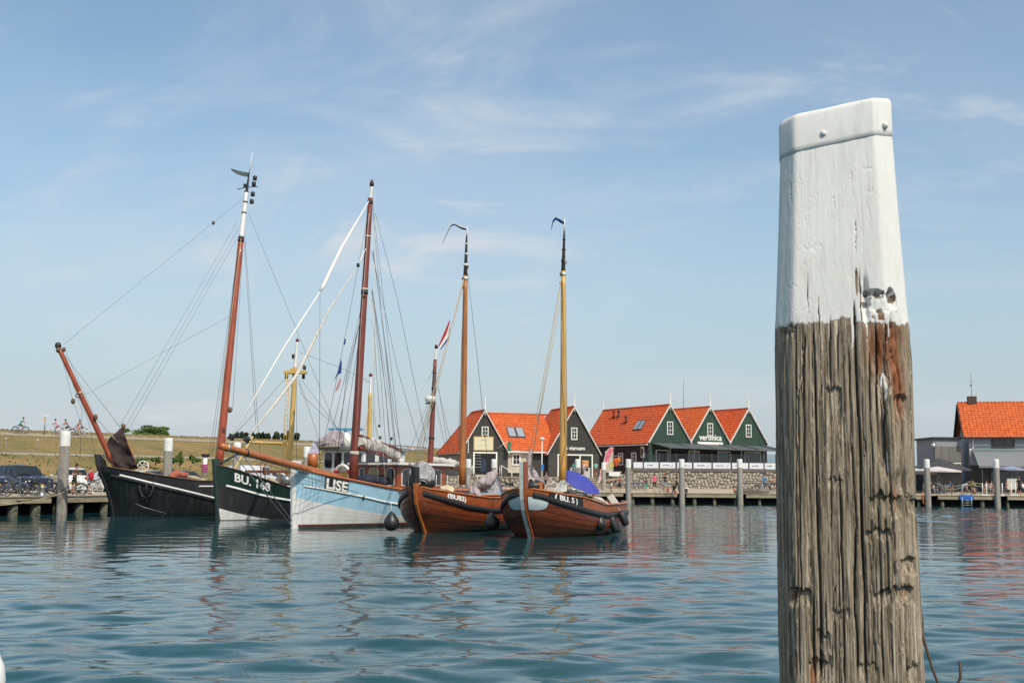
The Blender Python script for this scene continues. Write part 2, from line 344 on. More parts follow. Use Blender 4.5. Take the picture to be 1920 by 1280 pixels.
# ---------------------------------------------------------------- the weathered mooring pile in the foreground
def sm(x, a, b): t = np.clip((x - a) / (b - a), 0, 1); return t * t * (3 - 2 * t)
def make_pile():
    D = 3.36
    base = at(1592, 1000, D); X0, Y0 = base.x * (D + 0.2) / D - 0.004, base.y + 0.2
    zt = lambda py: at(1590, py, D).z              # photo row -> height on the front face
    z_top, z_cap, z_paint = zt(188), zt(263), zt(603)
    rot = math.atan2(X0, Y0) * -1.0
    root = thing('mooring_pile', 'large weathered timber mooring pile with white painted top in the foreground', 'mooring pile', (X0, Y0, -1.2), rot)
    # cross-section: square with cut, rounded corners; s runs round it, the front (towards the camera) is densest
    hw, ch = 0.1955, 0.054
    corners = [(-hw, -hw + ch), (-hw + ch, -hw), (hw - ch * 1.15, -hw), (hw, -hw + ch * 1.05), (hw, hw - ch), (hw - ch, hw), (-hw + ch, hw), (-hw, hw - ch)]
    dens = [0.0032, 0.0023, 0.0028, 0.006, 0.012, 0.016, 0.012, 0.006]
    pts, nrm = [], []
    for i in range(8):
        a = np.array(corners[i]); b = np.array(corners[(i + 1) % 8]); n = max(3, int(np.linalg.norm(b - a) / dens[i]))
        e = (b - a) / np.linalg.norm(b - a); nn = np.array([e[1], -e[0]])
        for k in range(n): pts.append(a + (b - a) * k / n); nrm.append(nn)
    pts = np.array(pts); nrm = np.array(nrm); N = len(pts)
    # soften the arrises
    for _ in range(5):
        nrm = (np.roll(nrm, 1, 0) + nrm * 2 + np.roll(nrm, -1, 0)) / 4
    for _ in range(5):
        nrm = (np.roll(nrm, 3, 0) + nrm + np.roll(nrm, -3, 0)) / 3
    nrm /= np.linalg.norm(nrm, axis=1)[:, None]
    for _ in range(14): pts = (np.roll(pts, 1, 0) + pts * 2 + np.roll(pts, -1, 0)) / 4
    step = np.linalg.norm(np.roll(pts, -1, 0) - pts, axis=1); s = np.concatenate([[0], np.cumsum(step)[:-1]])
    z_lo = zt(1310)
    zz = np.concatenate([np.linspace(-1.2, z_lo, 40)[:-1], np.arange(z_lo, z_cap + 0.05, 0.0030)])
    M_ = len(zz); S, Z = np.meshgrid(s, zz); PX = np.repeat(pts[None, :, 0], M_, 0)
    d = np.zeros((M_, N))
    painted_soft = sm(Z, z_paint - 0.02, z_paint + 0.03)
    # grain relief, strongly drawn out along the trunk
    g1 = fbm((M_, N), (5, 55), 3, 3, 0.6); g2 = fbm((M_, N), (9, 150), 4, 2, 0.6); g3 = fbm((M_, N), (3, 14), 8, 3)
    d += (g1 - 0.5) * 0.0065 * (1 - 0.90 * painted_soft) + (g2 - 0.5) * 0.0042 * (1 - 0.9 * painted_soft) + (g3 - 0.5) * 0.010 * (1 - 0.75 * painted_soft)
    g5 = fbm((M_, N), (70, 110), 31, 2); d += (g5 - 0.5) * 0.0016 * (1 - 0.6 * painted_soft)
    # local front coordinate u: -1 left .. 1 right as the photo shows it
    U = PX / hw; front = (pts[:, 1] < 0.02)[None, :]
    deep = np.zeros((M_, N))
    def crack(u0, p0, p1, w, dep, wob=0.012, seed=0, painted=1.0):
        g = np.random.default_rng(seed); za, zb = zt(p1), zt(p0)
        path = u0 + wob * (np.interp(zz, np.linspace(za, zb, 9), g.normal(0, 1, 9).cumsum() * 0.6) + np.interp(zz, np.linspace(za, zb, 22), g.normal(0, 0.12, 22)))
        env = np.clip((zz - za) / 0.05, 0, 1) * np.clip((zb - zz) / 0.05, 0, 1) * (0.65 + 0.35 * np.interp(zz, np.linspace(za, zb, 12), g.random(12)))
        ww = w * (0.4 + 0.6 * env)
        prof = np.exp(-((U - path[:, None]) / np.maximum(ww[:, None], 1e-4)) ** 4) * env[:, None] * front
        return -dep * prof
    def px2u(px): return (px - 1590) / 133.0
    CR = [(1497, 600, 1290, .011, .016), (1516, 610, 905, .013, .022), (1533, 605, 1290, .018, .03), (1549, 540, 760, .007, .012), (1566, 585, 740, .014, .022), (1559, 850, 1000, .01, .016),
          (1577, 880, 1290, .013, .024), (1604, 640, 1030, .009, .016), (1613, 560, 1290, .022, .036), (1629, 500, 620, .012, .02), (1640, 640, 960, .012, .02), (1655, 600, 860, .016, .026),
          (1668, 700, 900, .02, .03), (1600, 900, 1280, .016, .028), (1648, 930, 1290, .012, .022), (1677, 890, 1120, .014, .022), (1692, 1090, 1290, .014, .026), (1502, 720, 1140, .01, .016),
          (1490, 1080, 1290, .012, .022), (1523, 1110, 1290, .02, .03), (1562, 1080, 1290, .01, .018), (1624, 700, 1290, .006, .012), (1585, 610, 900, .007, .012), (1470, 630, 1290, .010, .012),
          (1480, 860, 1290, .007, .012), (1708, 650, 980, .014, .022), (1715, 900, 1290, .01, .018), (1543, 780, 1290, .007, .012), (1592, 640, 860, .006, .010), (1635, 1020, 1290, .008, .014),
          (1660, 960, 1290, .008, .014), (1510, 600, 800, .007, .012), (1682, 600, 740, .014, .024), (1695, 580, 700, .012, .02), (1582, 345, 395, .006, .006), (1626, 380, 500, .006, .008), (1622, 300, 360, .004, .004), (1489, 290, 370, .006, .006), (1530, 505, 600, .008, .010), (1549, 560, 604, .008, .010), (1620, 300, 345, .006, .006)]
    for i, (px, p0, p1, w, dep) in enumerate(CR): deep += crack(px2u(px), p0, p1, w * 0.8, dep * 1.1, 0.014, 100 + i)
    g = np.random.default_rng(77)
    for i in range(95):
        a = g.uniform(600, 1150); deep += crack(px2u(g.uniform(1462, 1722)), a, a + g.uniform(60, 330), g.uniform(.004, .008), g.uniform(.004, .010), 0.012, 300 + i)
    d += deep
    # chopped notches: a step under an arched edge, running out downwards
    def notch(px0, px1, py, length, dep, arch=0.01, seed=0):
        g = np.random.default_rng(seed); u0, u1 = px2u(px0), px2u(px1); t = (U - u0) / (u1 - u0)
        jag = np.interp(np.clip(t, 0, 1), np.linspace(0, 1, 12), g.normal(0, 0.0075, 12))
        z0 = zt(py) + arch * np.sin(np.clip(t, 0, 1) * math.pi) + jag
        inside = sm(t, 0, 0.07) * (1 - sm(t, 0.93, 1.0)) * front
        return -dep * 0.8 * inside * (Z < z0) * np.clip(1 - (z0 - Z) / length, 0, 1) ** 0.7
    for i, a in enumerate([(1632, 1696, 932, .06, .02, .012), (1622, 1672, 997, .03, .014, .008), (1478, 1522, 1108, .05, .022, .012), (1634, 1684, 1106, .045, .02, .006), (1681, 1710, 1102, .05, .026, .01),
                           (1556, 1588, 722, .12, .010, -.004), (1556, 1586, 897, .03, .008, .004), (1528, 1554, 1188, .05, .014, -.006), (1512, 1556, 1243, .06, .016, .006), (1556, 1592, 1146, .03, .008, .004),
                           (1686, 1720, 1045, .05, .02, .004), (1686, 1716, 1250, .06, .016, .008), (1700, 1724, 935, .05, .018, .01), (1600, 1640, 1245, .03, .008, .004), (1690, 1712, 745, .07, .022, .01), (1470, 1500, 610, .03, .010, .004)]):
        d += notch(*a, seed=500 + i)
    # broken hollow at the right edge of the paint and rotten wood below it
    def hollow(px, py, rx, ry, dep):
        q = ((U - px2u(px)) / (rx / 133.0)) ** 2 + ((Z - zt(py)) / (ry * D / F_PX)) ** 2
        return -dep * np.exp(-q ** 1.5) * front
    rag = fbm((M_, N), (40, 60), 55, 3)
    def gouge(px, py, rx, ry, dep):
        q = ((U - px2u(px)) / (rx / 133.0)) ** 2 + ((Z - zt(py)) / (ry * D / F_PX)) ** 2
        return -dep * sm(1.5 * rag + 0.25 - q, 0, 0.12) * (0.6 + 0.8 * rag2) * front
    rag2 = fbm((M_, N), (90, 130), 57, 2)
    d += gouge(1656, 549, 22, 7, .022) + gouge(1692, 555, 8, 15, .024) + gouge(1640, 571, 10, 5, .012) + gouge(1672, 568, 30, 20, .004)
    d += hollow(1664, 690, 22, 60, .016) * (0.3 + 1.4 * rag) + hollow(1690, 640, 18, 50, .012) * (.3 + 1.4 * rag) + hollow(1640, 560, 7, 40, .016) * (.3 + 1.4 * rag) + hollow(1662, 830, 8, 50, .022) + hollow(1690, 905, 16, 20, .012)
    # paint edge: ragged, with a few runs
    ej = np.interp(s, np.linspace(0, s[-1], 260), np.random.default_rng(9).normal(0, 0.0035, 260)) + np.interp(s, np.linspace(0, s[-1], 60), np.random.default_rng(10).normal(0, 0.004, 60))
    edge = np.full(N, z_paint) + ej
    up_ = PX[0] / hw
    edge += 0.020 * np.exp(-((up_ - px2u(1600)) / 0.16) ** 2)
    paint = (Z > edge[None, :]).astype(float)
    def run(px, w, p1): return ((np.abs(U - px2u(px) - 0.01 * np.sin(Z * 60)) < w * np.clip((Z - zt(p1)) / 0.05, 0.0, 1.0)) & front & (Z > zt(p1)) & (Z < z_paint + 0.05)).astype(float)
    for px, w, p1 in [(1612, .018, 662), (1640, .008, 645), (1657, .006, 628), (1674, .006, 634), (1688, .008, 642)]: paint = np.maximum(paint, run(px, w, p1))
    def patchp(px, py, rx, ry): return ((((U - px2u(px)) / (rx / 133)) ** 2 + ((Z - zt(py)) / (ry * D / F_PX)) ** 2 < 0.3 + 1.2 * rag) & front & (rag > 0.4)).astype(float)
    paint = np.maximum(paint, patchp(1668, 725, 8, 26)); paint = np.maximum(paint, patchp(1674, 985, 2.5, 22)); paint = np.maximum(paint, patchp(1668, 865, 3, 22))
    chip = ((deep < -0.009) & (Z < z_cap - 0.06)) | ((hollow(1660, 552, 26, 10, 1) < -.55) & (rag > .5)) | ((hollow(1694, 556, 9, 16, 1) < -.5) & (rag > .45)) | ((hollow(1625, 530, 4, 36, 1) < -.5) & (rag > .42)) | ((hollow(1680, 590, 34, 12, 1) < -.4) & (rag > .60))
    paint = paint * (1 - chip)
    d += 0.0009 * paint
    gz = np.random.default_rng(91)
    for i in range(60):
        pa = gz.uniform(290, 590); ln_ = gz.uniform(8, 60); d += crack(px2u(gz.uniform(1470, 1700)), pa, pa + ln_, gz.uniform(.002, .005), gz.uniform(.001, .0035), 0.02, 900 + i) * paint
    for i in range(26):
        d += notch(*(lambda x, w_: (x, x + w_))(gz.uniform(1480, 1680), gz.uniform(8, 26)), gz.uniform(300, 590), gz.uniform(.004, .012), gz.uniform(.0008, .0022), gz.uniform(-.003, .003), seed=1200 + i) * paint
    rust = np.clip(-(hollow(1668, 650, 32, 56, 1) + hollow(1690, 620, 22, 40, 1) + 0.9 * hollow(1697, 720, 12, 70, 1) + 0.8 * hollow(1683, 930, 5, 22, 1) + 0.8 * hollow(1522, 1275, 8, 30, 1) + 0.9 * hollow(1486, 1120, 6, 10, 1) + .7 * hollow(1695, 1110, 8, 8, 1)), 0, 1) * (0.25 + 1.1 * fbm((M_, N), (22, 60), 66, 3))
    # taper of the painted head
    tap = np.interp(zz, [-1.2, zt(1280), zt(1000), zt(700), zt(600), zt(430), z_cap + .05], [1.02, 1.02, 1.01, 0.985, 0.965, 0.90, 0.83])
    shift = np.interp(zz, [zt(1280), zt(600), z_cap], [0.0, -0.004, -0.006])
    Pxy = pts[None, :, :] * tap[:, None, None] + nrm[None, :, :] * d[:, :, None]
    Vv = np.stack([Pxy[..., 0] + shift[:, None], Pxy[..., 1], Z + 0.0], -1)
    # the trunk ends in a sloping head under the cap band
    slope = math.tan(R(8.6)); Vv[..., 2] += np.clip((Z - z_paint) / (z_cap - z_paint), 0, 1) * slope * Vv[..., 0] * np.clip((Z - z_paint) / (z_cap - z_paint), 0, 1)
    Vv[..., 2] += 1.2
    # material
    m = bpy.data.materials.new('weathered_pile_wood'); m.use_nodes = True; t = m.node_tree; b = t.nodes['Principled BSDF']
    tc_ = t.nodes.new('ShaderNodeTexCoord')
    def noise(scale, st, det, rough=0.6):
        mp = t.nodes.new('ShaderNodeMapping'); mp.inputs['Scale'].default_value = st; t.links.new(tc_.outputs['Object'], mp.inputs[0])
        n = t.nodes.new('ShaderNodeTexNoise'); n.inputs['Scale'].default_value = scale; n.inputs['Detail'].default_value = det; n.inputs['Roughness'].default_value = rough
        t.links.new(mp.outputs[0], n.inputs[0]); return n.outputs[0]
    def ramp(fac, stops):
        r = t.nodes.new('ShaderNodeValToRGB'); t.links.new(fac, r.inputs[0])
        while len(r.color_ramp.elements) < len(stops): r.color_ramp.elements.new(0.5)
        for e, (p, c) in zip(r.color_ramp.elements, stops): e.position = p; e.color = (*c, 1)
        return r.outputs[0]
    def mix(f, a, c, mode='MIX'):
        n = t.nodes.new('ShaderNodeMix'); n.data_type = 'RGBA'; n.blend_type = mode
        for i, q in ((0, f), (6, a), (7, c)):
            if isinstance(q, (int, float)): n.inputs[i].default_value = q
            elif isinstance(q, tuple): n.inputs[i].default_value = (*q, 1)
            else: t.links.new(q, n.inputs[i])
        return n.outputs[2]
    grain = noise(130, (1, 1, 0.022), 9, 0.78); grain2 = noise(380, (1, 1, 0.03), 4, 0.7); blot = noise(9, (1, 1, 0.35), 5); speck = noise(150, (1, 1, 0.6), 3)
    wood = ramp(grain, [(0.39, (0.038, 0.028, 0.019)), (0.46, (0.15, 0.112, 0.076)), (0.54, (0.33, 0.262, 0.19)), (0.64, (0.60, 0.51, 0.40))])
    wood = mix(ramp(grain2, [(0.46, (0, 0, 0)), (0.56, (1, 1, 1))]), wood, mix(0.30, wood, (0.52, 0.43, 0.325)))
    wood = mix(ramp(blot, [(0.45, (0, 0, 0)), (0.7, (0.75, 0.75, 0.75))]), wood, mix(0.6, wood, (0.13, 0.105, 0.062)))
    wood = mix(ramp(speck, [(0.60, (0, 0, 0)), (0.70, (0.6, 0.6, 0.6))]), wood, (0.06, 0.05, 0.04))
    at_r = t.nodes.new('ShaderNodeAttribute'); at_r.attribute_name = 'rot'
    rc = ramp(noise(45, (1, 1, 0.12), 4), [(0.3, (0.07, 0.022, 0.010)), (0.55, (0.26, 0.085, 0.03)), (0.75, (0.36, 0.20, 0.12))])
    wood = mix(at_r.outputs['Fac'], wood, rc)
    at_p = t.nodes.new('ShaderNodeAttribute'); at_p.attribute_name = 'paint'
    pn = noise(9, (1, 1, 0.5), 4)
    pc = ramp(pn, [(0.3, (0.69, 0.67, 0.635)), (0.7, (0.77, 0.75, 0.72))])
    dirt = noise(40, (1, 1, 0.14), 5)
    pc = mix(ramp(dirt, [(0.55, (0, 0, 0)), (0.72, (0.30, 0.30, 0.30))]), pc, (0.46, 0.44, 0.39))
    colr = mix(at_p.outputs['Fac'], wood, pc); t.links.new(colr, b.inputs['Base Color'])
    rr = t.nodes.new('ShaderNodeMapRange'); t.links.new(at_p.outputs['Fac'], rr.inputs[0]); rr.inputs[3].default_value = 0.88; rr.inputs[4].default_value = 0.7
    t.links.new(rr.outputs[0], b.inputs['Roughness']); b.inputs['Specular IOR Level'].default_value = 0.35
    hgt = noise(240, (1, 1, 0.035), 4); hp = noise(60, (1, 1, 0.5), 4)
    hp2 = mix(0.78, hp, (0.5, 0.5, 0.5)); hm = mix(at_p.outputs['Fac'], hgt, hp2)
    bp = t.nodes.new('ShaderNodeBump'); bp.inputs['Strength'].default_value = 0.8; bp.inputs['Distance'].default_value = 0.003
    t.links.new(hm, bp.inputs['Height']); t.links.new(bp.outputs[0], b.inputs['Normal'])
    Ff = grid_faces(M_, N, True)
    me = np_mesh('trunk', Vv.reshape(-1, 3), Ff, [m])
    for nm, arr in (('paint', paint), ('rot', rust)):
        a_ = me.attributes.new(nm, 'FLOAT', 'POINT'); a_.data.foreach_set('value', np.clip(arr, 0, 1).astype(np.float32).ravel())
    obj('trunk', me, root, world=False)
    # cap: a separate painted block with rounded edges, bolted on
    zc0, zc1 = z_cap + 0.001, z_top
    k0 = 0.85
    prof = [(k0 * 0.90, zc0 - 0.004), (k0, zc0 + 0.002), (k0 + .003, zc0 + 0.02), (k0, zc1 - 0.018), (k0 * 0.99, zc1 - 0.009), (k0 * .97, zc1 - 0.003), (k0 * 0.94, zc1), (k0 * 0.5, zc1 + .001), (0.002, zc1 + .001)]
    q = pts[::2]; rows = []
    gn = np.random.default_rng(5)
    for kk, z_ in prof:
        # rounder corners than the trunk's
        ang = np.arctan2(q[:, 1], q[:, 0]); rad = np.linalg.norm(q, axis=1)
        row = q * kk
        x_ = row[:, 0] - 0.007
        w_ = np.interp(s[::2], np.linspace(0, s[-1], 40), gn.normal(0, 0.0007, 40))
        rows.append(np.stack([x_, row[:, 1], z_ + x_ * slope + w_ + 1.2], -1))
    m_cap = mat('cap_paint', (0.77, 0.75, 0.72), 0.7, col2=(0.70, 0.68, 0.645), vscale=12, bump=0.13, bscale=30, stretch=(1, 1, 0.8))
    MBc = MB(); MBc.grid(np.array(rows), close=True); MBc.f.append(tuple(range(len(rows[0]) - 1, -1, -1))); MBc.m.append(0); MBc.sm.append(False)
    cap = part('cap', MBc, m, root, world=False); ac = cap.data.attributes.new('paint', 'FLOAT', 'POINT'); ac.data.foreach_set('value', np.ones(len(cap.data.vertices), np.float32))
    cm = (hw - ch / 2) * k0
    for (lx, ly, py, az) in ((px2u(1563) * hw, -hw * k0 - .001, 241, 0), (cm - .004, -cm - .001, 230, 45), (-cm + .004, -cm - .001, 261, -45)):
        MBb = MB(); Mx = Matrix.Translation((lx, ly, zt(py) + 1.2)) @ Matrix.Rotation(R(az), 4, 'Z') @ Matrix.Rotation(R(90), 4, 'X')
        MBb.lathe([(0.0095, -0.004), (0.0090, 0.002), (0.0065, 0.0055), (0.0015, 0.0065)], 12, Mx)
        part('bolt', MBb, m_cap, root, world=False)
    # bent rusty wire on the right side
    wm = mat('rusty_wire', (0.05, 0.032, 0.022), 0.7, col2=(0.09, 0.045, 0.025), vscale=60)
    W_ = MB(); Dw = D + 0.1
    pts_w = [at(1724, 1128, Dw), at(1729, 1160, Dw), at(1730, 1190, Dw - .02), at(1737, 1215, Dw - .04), at(1748, 1252, Dw - .06), at(1758, 1278, Dw - .07), at(1772, 1296, Dw - .08), at(1790, 1290, Dw - .08), at(1801, 1270, Dw - .08), at(1800, 1240, Dw - .08)]
    W_.tube(pts_w, [.004, .004, .005, .0045, .0038, .0038, .0038, .0038, .004, .0045], 8)
    part('wire', W_, wm, root, world=True)
make_pile()
# ---------------------------------------------------------------- land, dyke, quay
def sstep(x, a, b): t = min(1.0, max(0.0, (x - a) / (b - a))); return t * t * (3 - 2 * t)
QL0, QLD = Vector((-24.8, 65.0)), Vector((0.31, 0.951))          # left quay edge and its direction inland-wards
def quay_l(Y): return Vector((-24.8 + (Y - 65.0) * 0.326, Y))
CORNER = Vector((-10.6, 108.6))
def quay_r(X): return Vector((X, 109.6 - 0.092 * X))
CORNER = quay_r(-10.2)
def qdyke(x, y): return (x + 55) * 0.739 - (y - 126) * 0.674 + max(0.0, x + 20) * 1.3
def inland(x, y):
    """rough distance from the quay edge"""
    dl = (Vector((x, y)) - QL0).dot(Vector((-0.951, 0.31)))
    dr = y - (109.6 - 0.092 * x)
    return max(dl, dr) if y > 95 or dl < 0 else dl
def terrain(x, y):
    d = max(0.0, inland(x, y)); q = qdyke(x, y)
    z = 0.96 + 0.34 * sstep(d, 0, 19)
    z += 2.55 * sstep(q, 46, 31)
    if q < 22: z += 3.15 * sstep(q, 24, 1) if q > -4 else 3.15 - 4.5 * sstep(-q, 4, 26)
    return z
m_grass = mat('dry_grass', (0.255, 0.165, 0.058), 0.95, col2=(0.150, 0.128, 0.038), vscale=0.22, bump=0.9, bscale=6.0, detail=8, lo=0.38, hi=0.62)
m_pave = mat('quay_pavers', (0.47, 0.37, 0.26), 0.9, col2=(0.38, 0.305, 0.225), vscale=0.35, bump=0.2, bscale=18, detail=8)
m_asph = mat('road_asphalt', (0.17, 0.165, 0.158), 0.9, var=0.25, vscale=0.6, bump=0.2, bscale=40)
m_conc = mat('pale_concrete', (0.42, 0.39, 0.34), 0.9, var=0.2, vscale=1.5)
def make_land():
    # boundary polyline with inland directions fanning from left to straight back
    B = []
    for Y in np.linspace(30, CORNER.y - 2, 60): p = quay_l(Y); B.append((p, Vector((-0.951, 0.31))))
    for k in range(9):
        t = (k + 0.5) / 9; a = Vector((-0.951, 0.31)).lerp(Vector((0.0, 1.0)), t).normalized(); p = quay_l(CORNER.y - 2).lerp(quay_r(CORNER.x + 2), t); B.append((p, a))
    for X in np.linspace(CORNER.x + 2, 75, 60): B.append((quay_r(X), Vector((0, 1))))
    for X in (100, 160, 400): B.append((quay_r(X), Vector((0.05 * (X - 75) / 25, 1)).normalized()))
    bs = [0.0, 0.25, 0.6, 1.2, 2, 3, 4, 5.5, 7, 9, 11, 13, 15, 17, 19] + [19 + 1.5 * i for i in range(1, 44)] + [90, 100, 115, 135, 170, 230, 330, 500, 900, 2000]
    P = np.zeros((len(B), len(bs), 3)); mi = []
    for i, (p, a) in enumerate(B):
        for j, b in enumerate(bs):
            q = p + a * b; P[i, j] = (q.x, q.y, terrain(q.x, q.y) if b > 0 else 0.96)
    M_ = MB(); M_.grid(P, smooth=True, flip=False)
    nb = len(bs) - 1
    for f in range(len(M_.f)):
        i, j = divmod(f, nb); c = (P[i, j] + P[i + 1, j + 1]) / 2; q = qdyke(c[0], c[1])
        M_.m[f] = 0 if q > 46 else 1
    o = struct(part('ground', M_, [m_pave, m_grass])); o['label'] = 'brick quay pavement and dry grass bank behind the harbour'
    # asphalt road at the foot of the dyke
    r = MB(); kerb = MB()
    rows = []
    xs = np.linspace(-110, -19, 90)
    def on_q(x, q): # y on the line of constant q for given x
        return 126 + ((x + 55) * 0.739 + max(0.0, x + 20) * 1.3 - q) / 0.674
    for x in xs:
        rows.append([(x, on_q(x, qq), terrain(x, on_q(x, qq)) + 0.03) for qq in (30.5, 29, 27, 25, 23.6)])
    r.grid(np.array(rows), flip=True); struct(part('road', r, m_asph))['label'] = 'grey asphalt road along the foot of the dyke'
    for qq, nm in ((22.9, 'kerb'), (31.0, 'kerb')):
        k = MB(); rr = []
        for x in xs:
            y0, y1 = on_q(x, qq + 0.3), on_q(x, qq - 0.3); z = terrain(x, y0) + 0.14
            rr.append([(x, y0, z - 0.3), (x, y0, z), (x, y1, z), (x, y1, z - 0.3)])
        k.grid(np.array(rr), smooth=False, flip=True); struct(part(nm, k, m_conc))
    # narrow cycle path up on the dyke slope
    p = MB(); rows = []
    for x in np.linspace(-120, -20, 110):
        rows.append([(x, on_q(x, qq), terrain(x, on_q(x, qq)) + 0.03) for qq in (9.0, 8.0, 6.8)])
    p.grid(np.array(rows), flip=True); struct(part('path', p, mat('path', (0.36, 0.30, 0.20), 0.95, var=0.3, vscale=0.8)))
    # dry grass tufts: along the crest, the slopes and the verge
    g = np.random.default_rng(21); vs_, fs = [], []
    cols = []
    n = 0
    while n < 12000:
        x = g.uniform(-80, -9); q = g.choice([g.uniform(-1, 23), g.uniform(31.5, 46), g.uniform(-1, 3)]); y = on_q(x, q)
        if y > 205 or inland(x, y) < 3: continue
        green = 1 if (31 < q < 46 and g.random() < 0.6) else (1 if g.random() < 0.05 else 0)
        z = terrain(x, y); h = g.uniform(0.04, 0.13) * (1.7 if green and q > 31 else 1); w = g.uniform(0.05, 0.14); t = g.uniform(0, 3.14); dx, dy = math.cos(t) * w, math.sin(t) * w
        b = len(vs_); lx, ly = g.normal(0, 0.06, 2)
        vs_ += [(x - dx, y - dy, z - 0.03), (x + dx, y + dy, z - 0.03), (x + lx, y + ly, z + h)]; fs.append((b, b + 1, b + 2)); cols.append(green); n += 1
    mm = MB(); mm.v = vs_; mm.f = fs; mm.m = cols; mm.sm = [False] * len(fs)
    o = part('grass', mm, [mat('straw', (0.28, 0.17, 0.055), 0.95, col2=(0.19, 0.13, 0.04), vscale=1.5), mat('green_blades', (0.055, 0.085, 0.022), 0.9, col2=(0.10, 0.11, 0.035), vscale=1.2)], kind='stuff')
    o['label'] = 'dry straw coloured grass tufts on the dyke'
make_land()

# quay edges: timber beams on short piles, with a retaining wall set back underneath, coloured as dark shade
m_beam = mat('quay_timber', (0.46, 0.375, 0.255), 0.9, col2=(0.30, 0.245, 0.165), vscale=1.3, stretch=(1, 1, 5), bump=0.4, bscale=14)
m_beam2 = mat('quay_timber_grey', (0.38, 0.315, 0.225), 0.9, col2=(0.24, 0.20, 0.14), vscale=1.3, stretch=(1, 1, 5), bump=0.4, bscale=14)
m_void = mat('void_shade', (0.020, 0.020, 0.018), 0.9, var=0.4, vscale=2)  # near-black colour stands in for the shade of the void
m_pilec = mat('algae_pile', (0.20, 0.175, 0.13), 0.95, col2=(0.075, 0.085, 0.05), vscale=2.6, bump=0.6, bscale=10)
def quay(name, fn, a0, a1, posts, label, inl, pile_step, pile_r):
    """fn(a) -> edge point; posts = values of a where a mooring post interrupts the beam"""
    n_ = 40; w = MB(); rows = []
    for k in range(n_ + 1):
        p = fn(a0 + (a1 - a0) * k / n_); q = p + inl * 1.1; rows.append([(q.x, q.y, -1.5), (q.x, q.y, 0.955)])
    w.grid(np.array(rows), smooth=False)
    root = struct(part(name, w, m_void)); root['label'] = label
    cuts = [a0] + sorted(posts) + [a1]
    for i in range(len(cuts) - 1):
        for row, (zc, hh, off, mt) in enumerate(((0.80, 0.335, 0.0, m_beam), (0.985, 0.05, -0.05, m_beam2))):
            A, B_ = fn(cuts[i]), fn(cuts[i + 1]); d = (B_ - A).normalized(); gap = 0.42 if row == 0 else 0.33
            A2 = A + d * (gap if i else 0); B2 = B_ - d * (gap if i < len(cuts) - 2 else 0)
            # each span is two planks butted together
            mid = A2.lerp(B2, random.uniform(0.42, 0.6))
            for (s_, e_) in ((A2, mid - d * 0.006), (mid + d * 0.006, B2)):
                zj = random.uniform(-0.012, 0.012); b = MB(); o_ = inl * off
                dep = 0.30 if row == 0 else 0.62
                c0 = s_ - inl * 0.02 + inl * (dep / 2) + o_; c1 = e_ - inl * 0.02 + inl * (dep / 2) + o_
                b.beam((c0.x, c0.y, zc + zj), (c1.x, c1.y, zc + zj), dep, hh)
                part('beam' if row == 0 else 'plank', b, random.choice((m_beam, m_beam2)), root)
    a = min(a0, a1) + 0.7
    while a < max(a0, a1):
        p = fn(a) + inl * 0.35; b = MB(); rr = pile_r * random.uniform(0.85, 1.15)
        b.lathe([(rr * 1.06, -1.5), (rr, 0.1), (rr * 0.96, random.uniform(0.5, 0.62))], 9, Matrix.Translation((p.x, p.y, 0)))
        part('pile', b, m_pilec, root); a += pile_step * random.uniform(0.85, 1.15)
    return root
POSTS_L = [at(122, 900, 64.4).y]
L_POST = [64.8, 74.6, 83.0, 91.6]
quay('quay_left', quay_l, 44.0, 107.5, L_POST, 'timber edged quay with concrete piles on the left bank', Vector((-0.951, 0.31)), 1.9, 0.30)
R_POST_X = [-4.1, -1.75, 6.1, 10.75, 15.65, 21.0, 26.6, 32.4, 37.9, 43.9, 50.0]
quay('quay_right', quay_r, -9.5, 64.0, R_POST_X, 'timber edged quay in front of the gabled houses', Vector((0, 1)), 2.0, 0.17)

# mooring posts with white heads
m_postw = mat('post_wood', (0.24, 0.215, 0.185), 0.9, col2=(0.36, 0.33, 0.285), vscale=5, stretch=(1, 1, 0.06), bump=0.7, bscale=9)
def mooring_post(p, top, r, label, split, lean=0.0):
    root = thing('mooring_post', label, 'mooring post', (p.x, p.y, -1.4), 0, 'white topped mooring posts along the quays')
    n = 14; g = random.Random(label)
    def shape(z0, z1, r0, r1, k, capz=None):
        rows = []
        for i in range(k + 1):
            z = z0 + (z1 - z0) * i / k; rr = r0 + (r1 - r0) * i / k
            rows.append([(p.x + rr * (1 + 0.10 * abs(math.cos(2 * t)) ** 3 + 0.03 * math.sin(3 * t + 2)) * math.cos(t) + lean * z, p.y + rr * (1 + 0.10 * abs(math.sin(2 * t)) ** 3) * math.sin(t), z) for t in [2 * math.pi * j / n + 0.3 for j in range(n)]])
        return rows
    zs = top - split
    a = MB(); a.grid(np.array(shape(-1.4, zs, r * 1.10, r, 8)), close=True); part('shaft', a, m_postw, root)
    b = MB(); rows = shape(zs - 0.002, top - 0.05, r * 1.03, r * 0.98, 3) + shape(top - 0.02, top, r * 0.93, r * 0.85, 1) + [[(p.x + lean * top, p.y, top + 0.01)] * n]
    b.grid(np.array(rows), close=True); part('head', b, m_white, root)
names_l = ['mooring post with white head behind bicycles at far left', 'mooring post with white head rising behind the black barge', 'mooring post with white head seen behind the red bowsprit tip', 'mooring post with white head between the yellow ladder mast and the wheelhouse']
for Y, nm, tpx in zip(L_POST, names_l, ((122, 808), (316, 821), (445, 829), (576, 837))):
    p = quay_l(Y) + Vector((0.951, -0.31)) * 0.12
    p = Vector((at(tpx[0], 830, Y).x, Y)); top = at(tpx[0], tpx[1], Y).z
    mooring_post(p, top, 0.255, nm, 0.82)
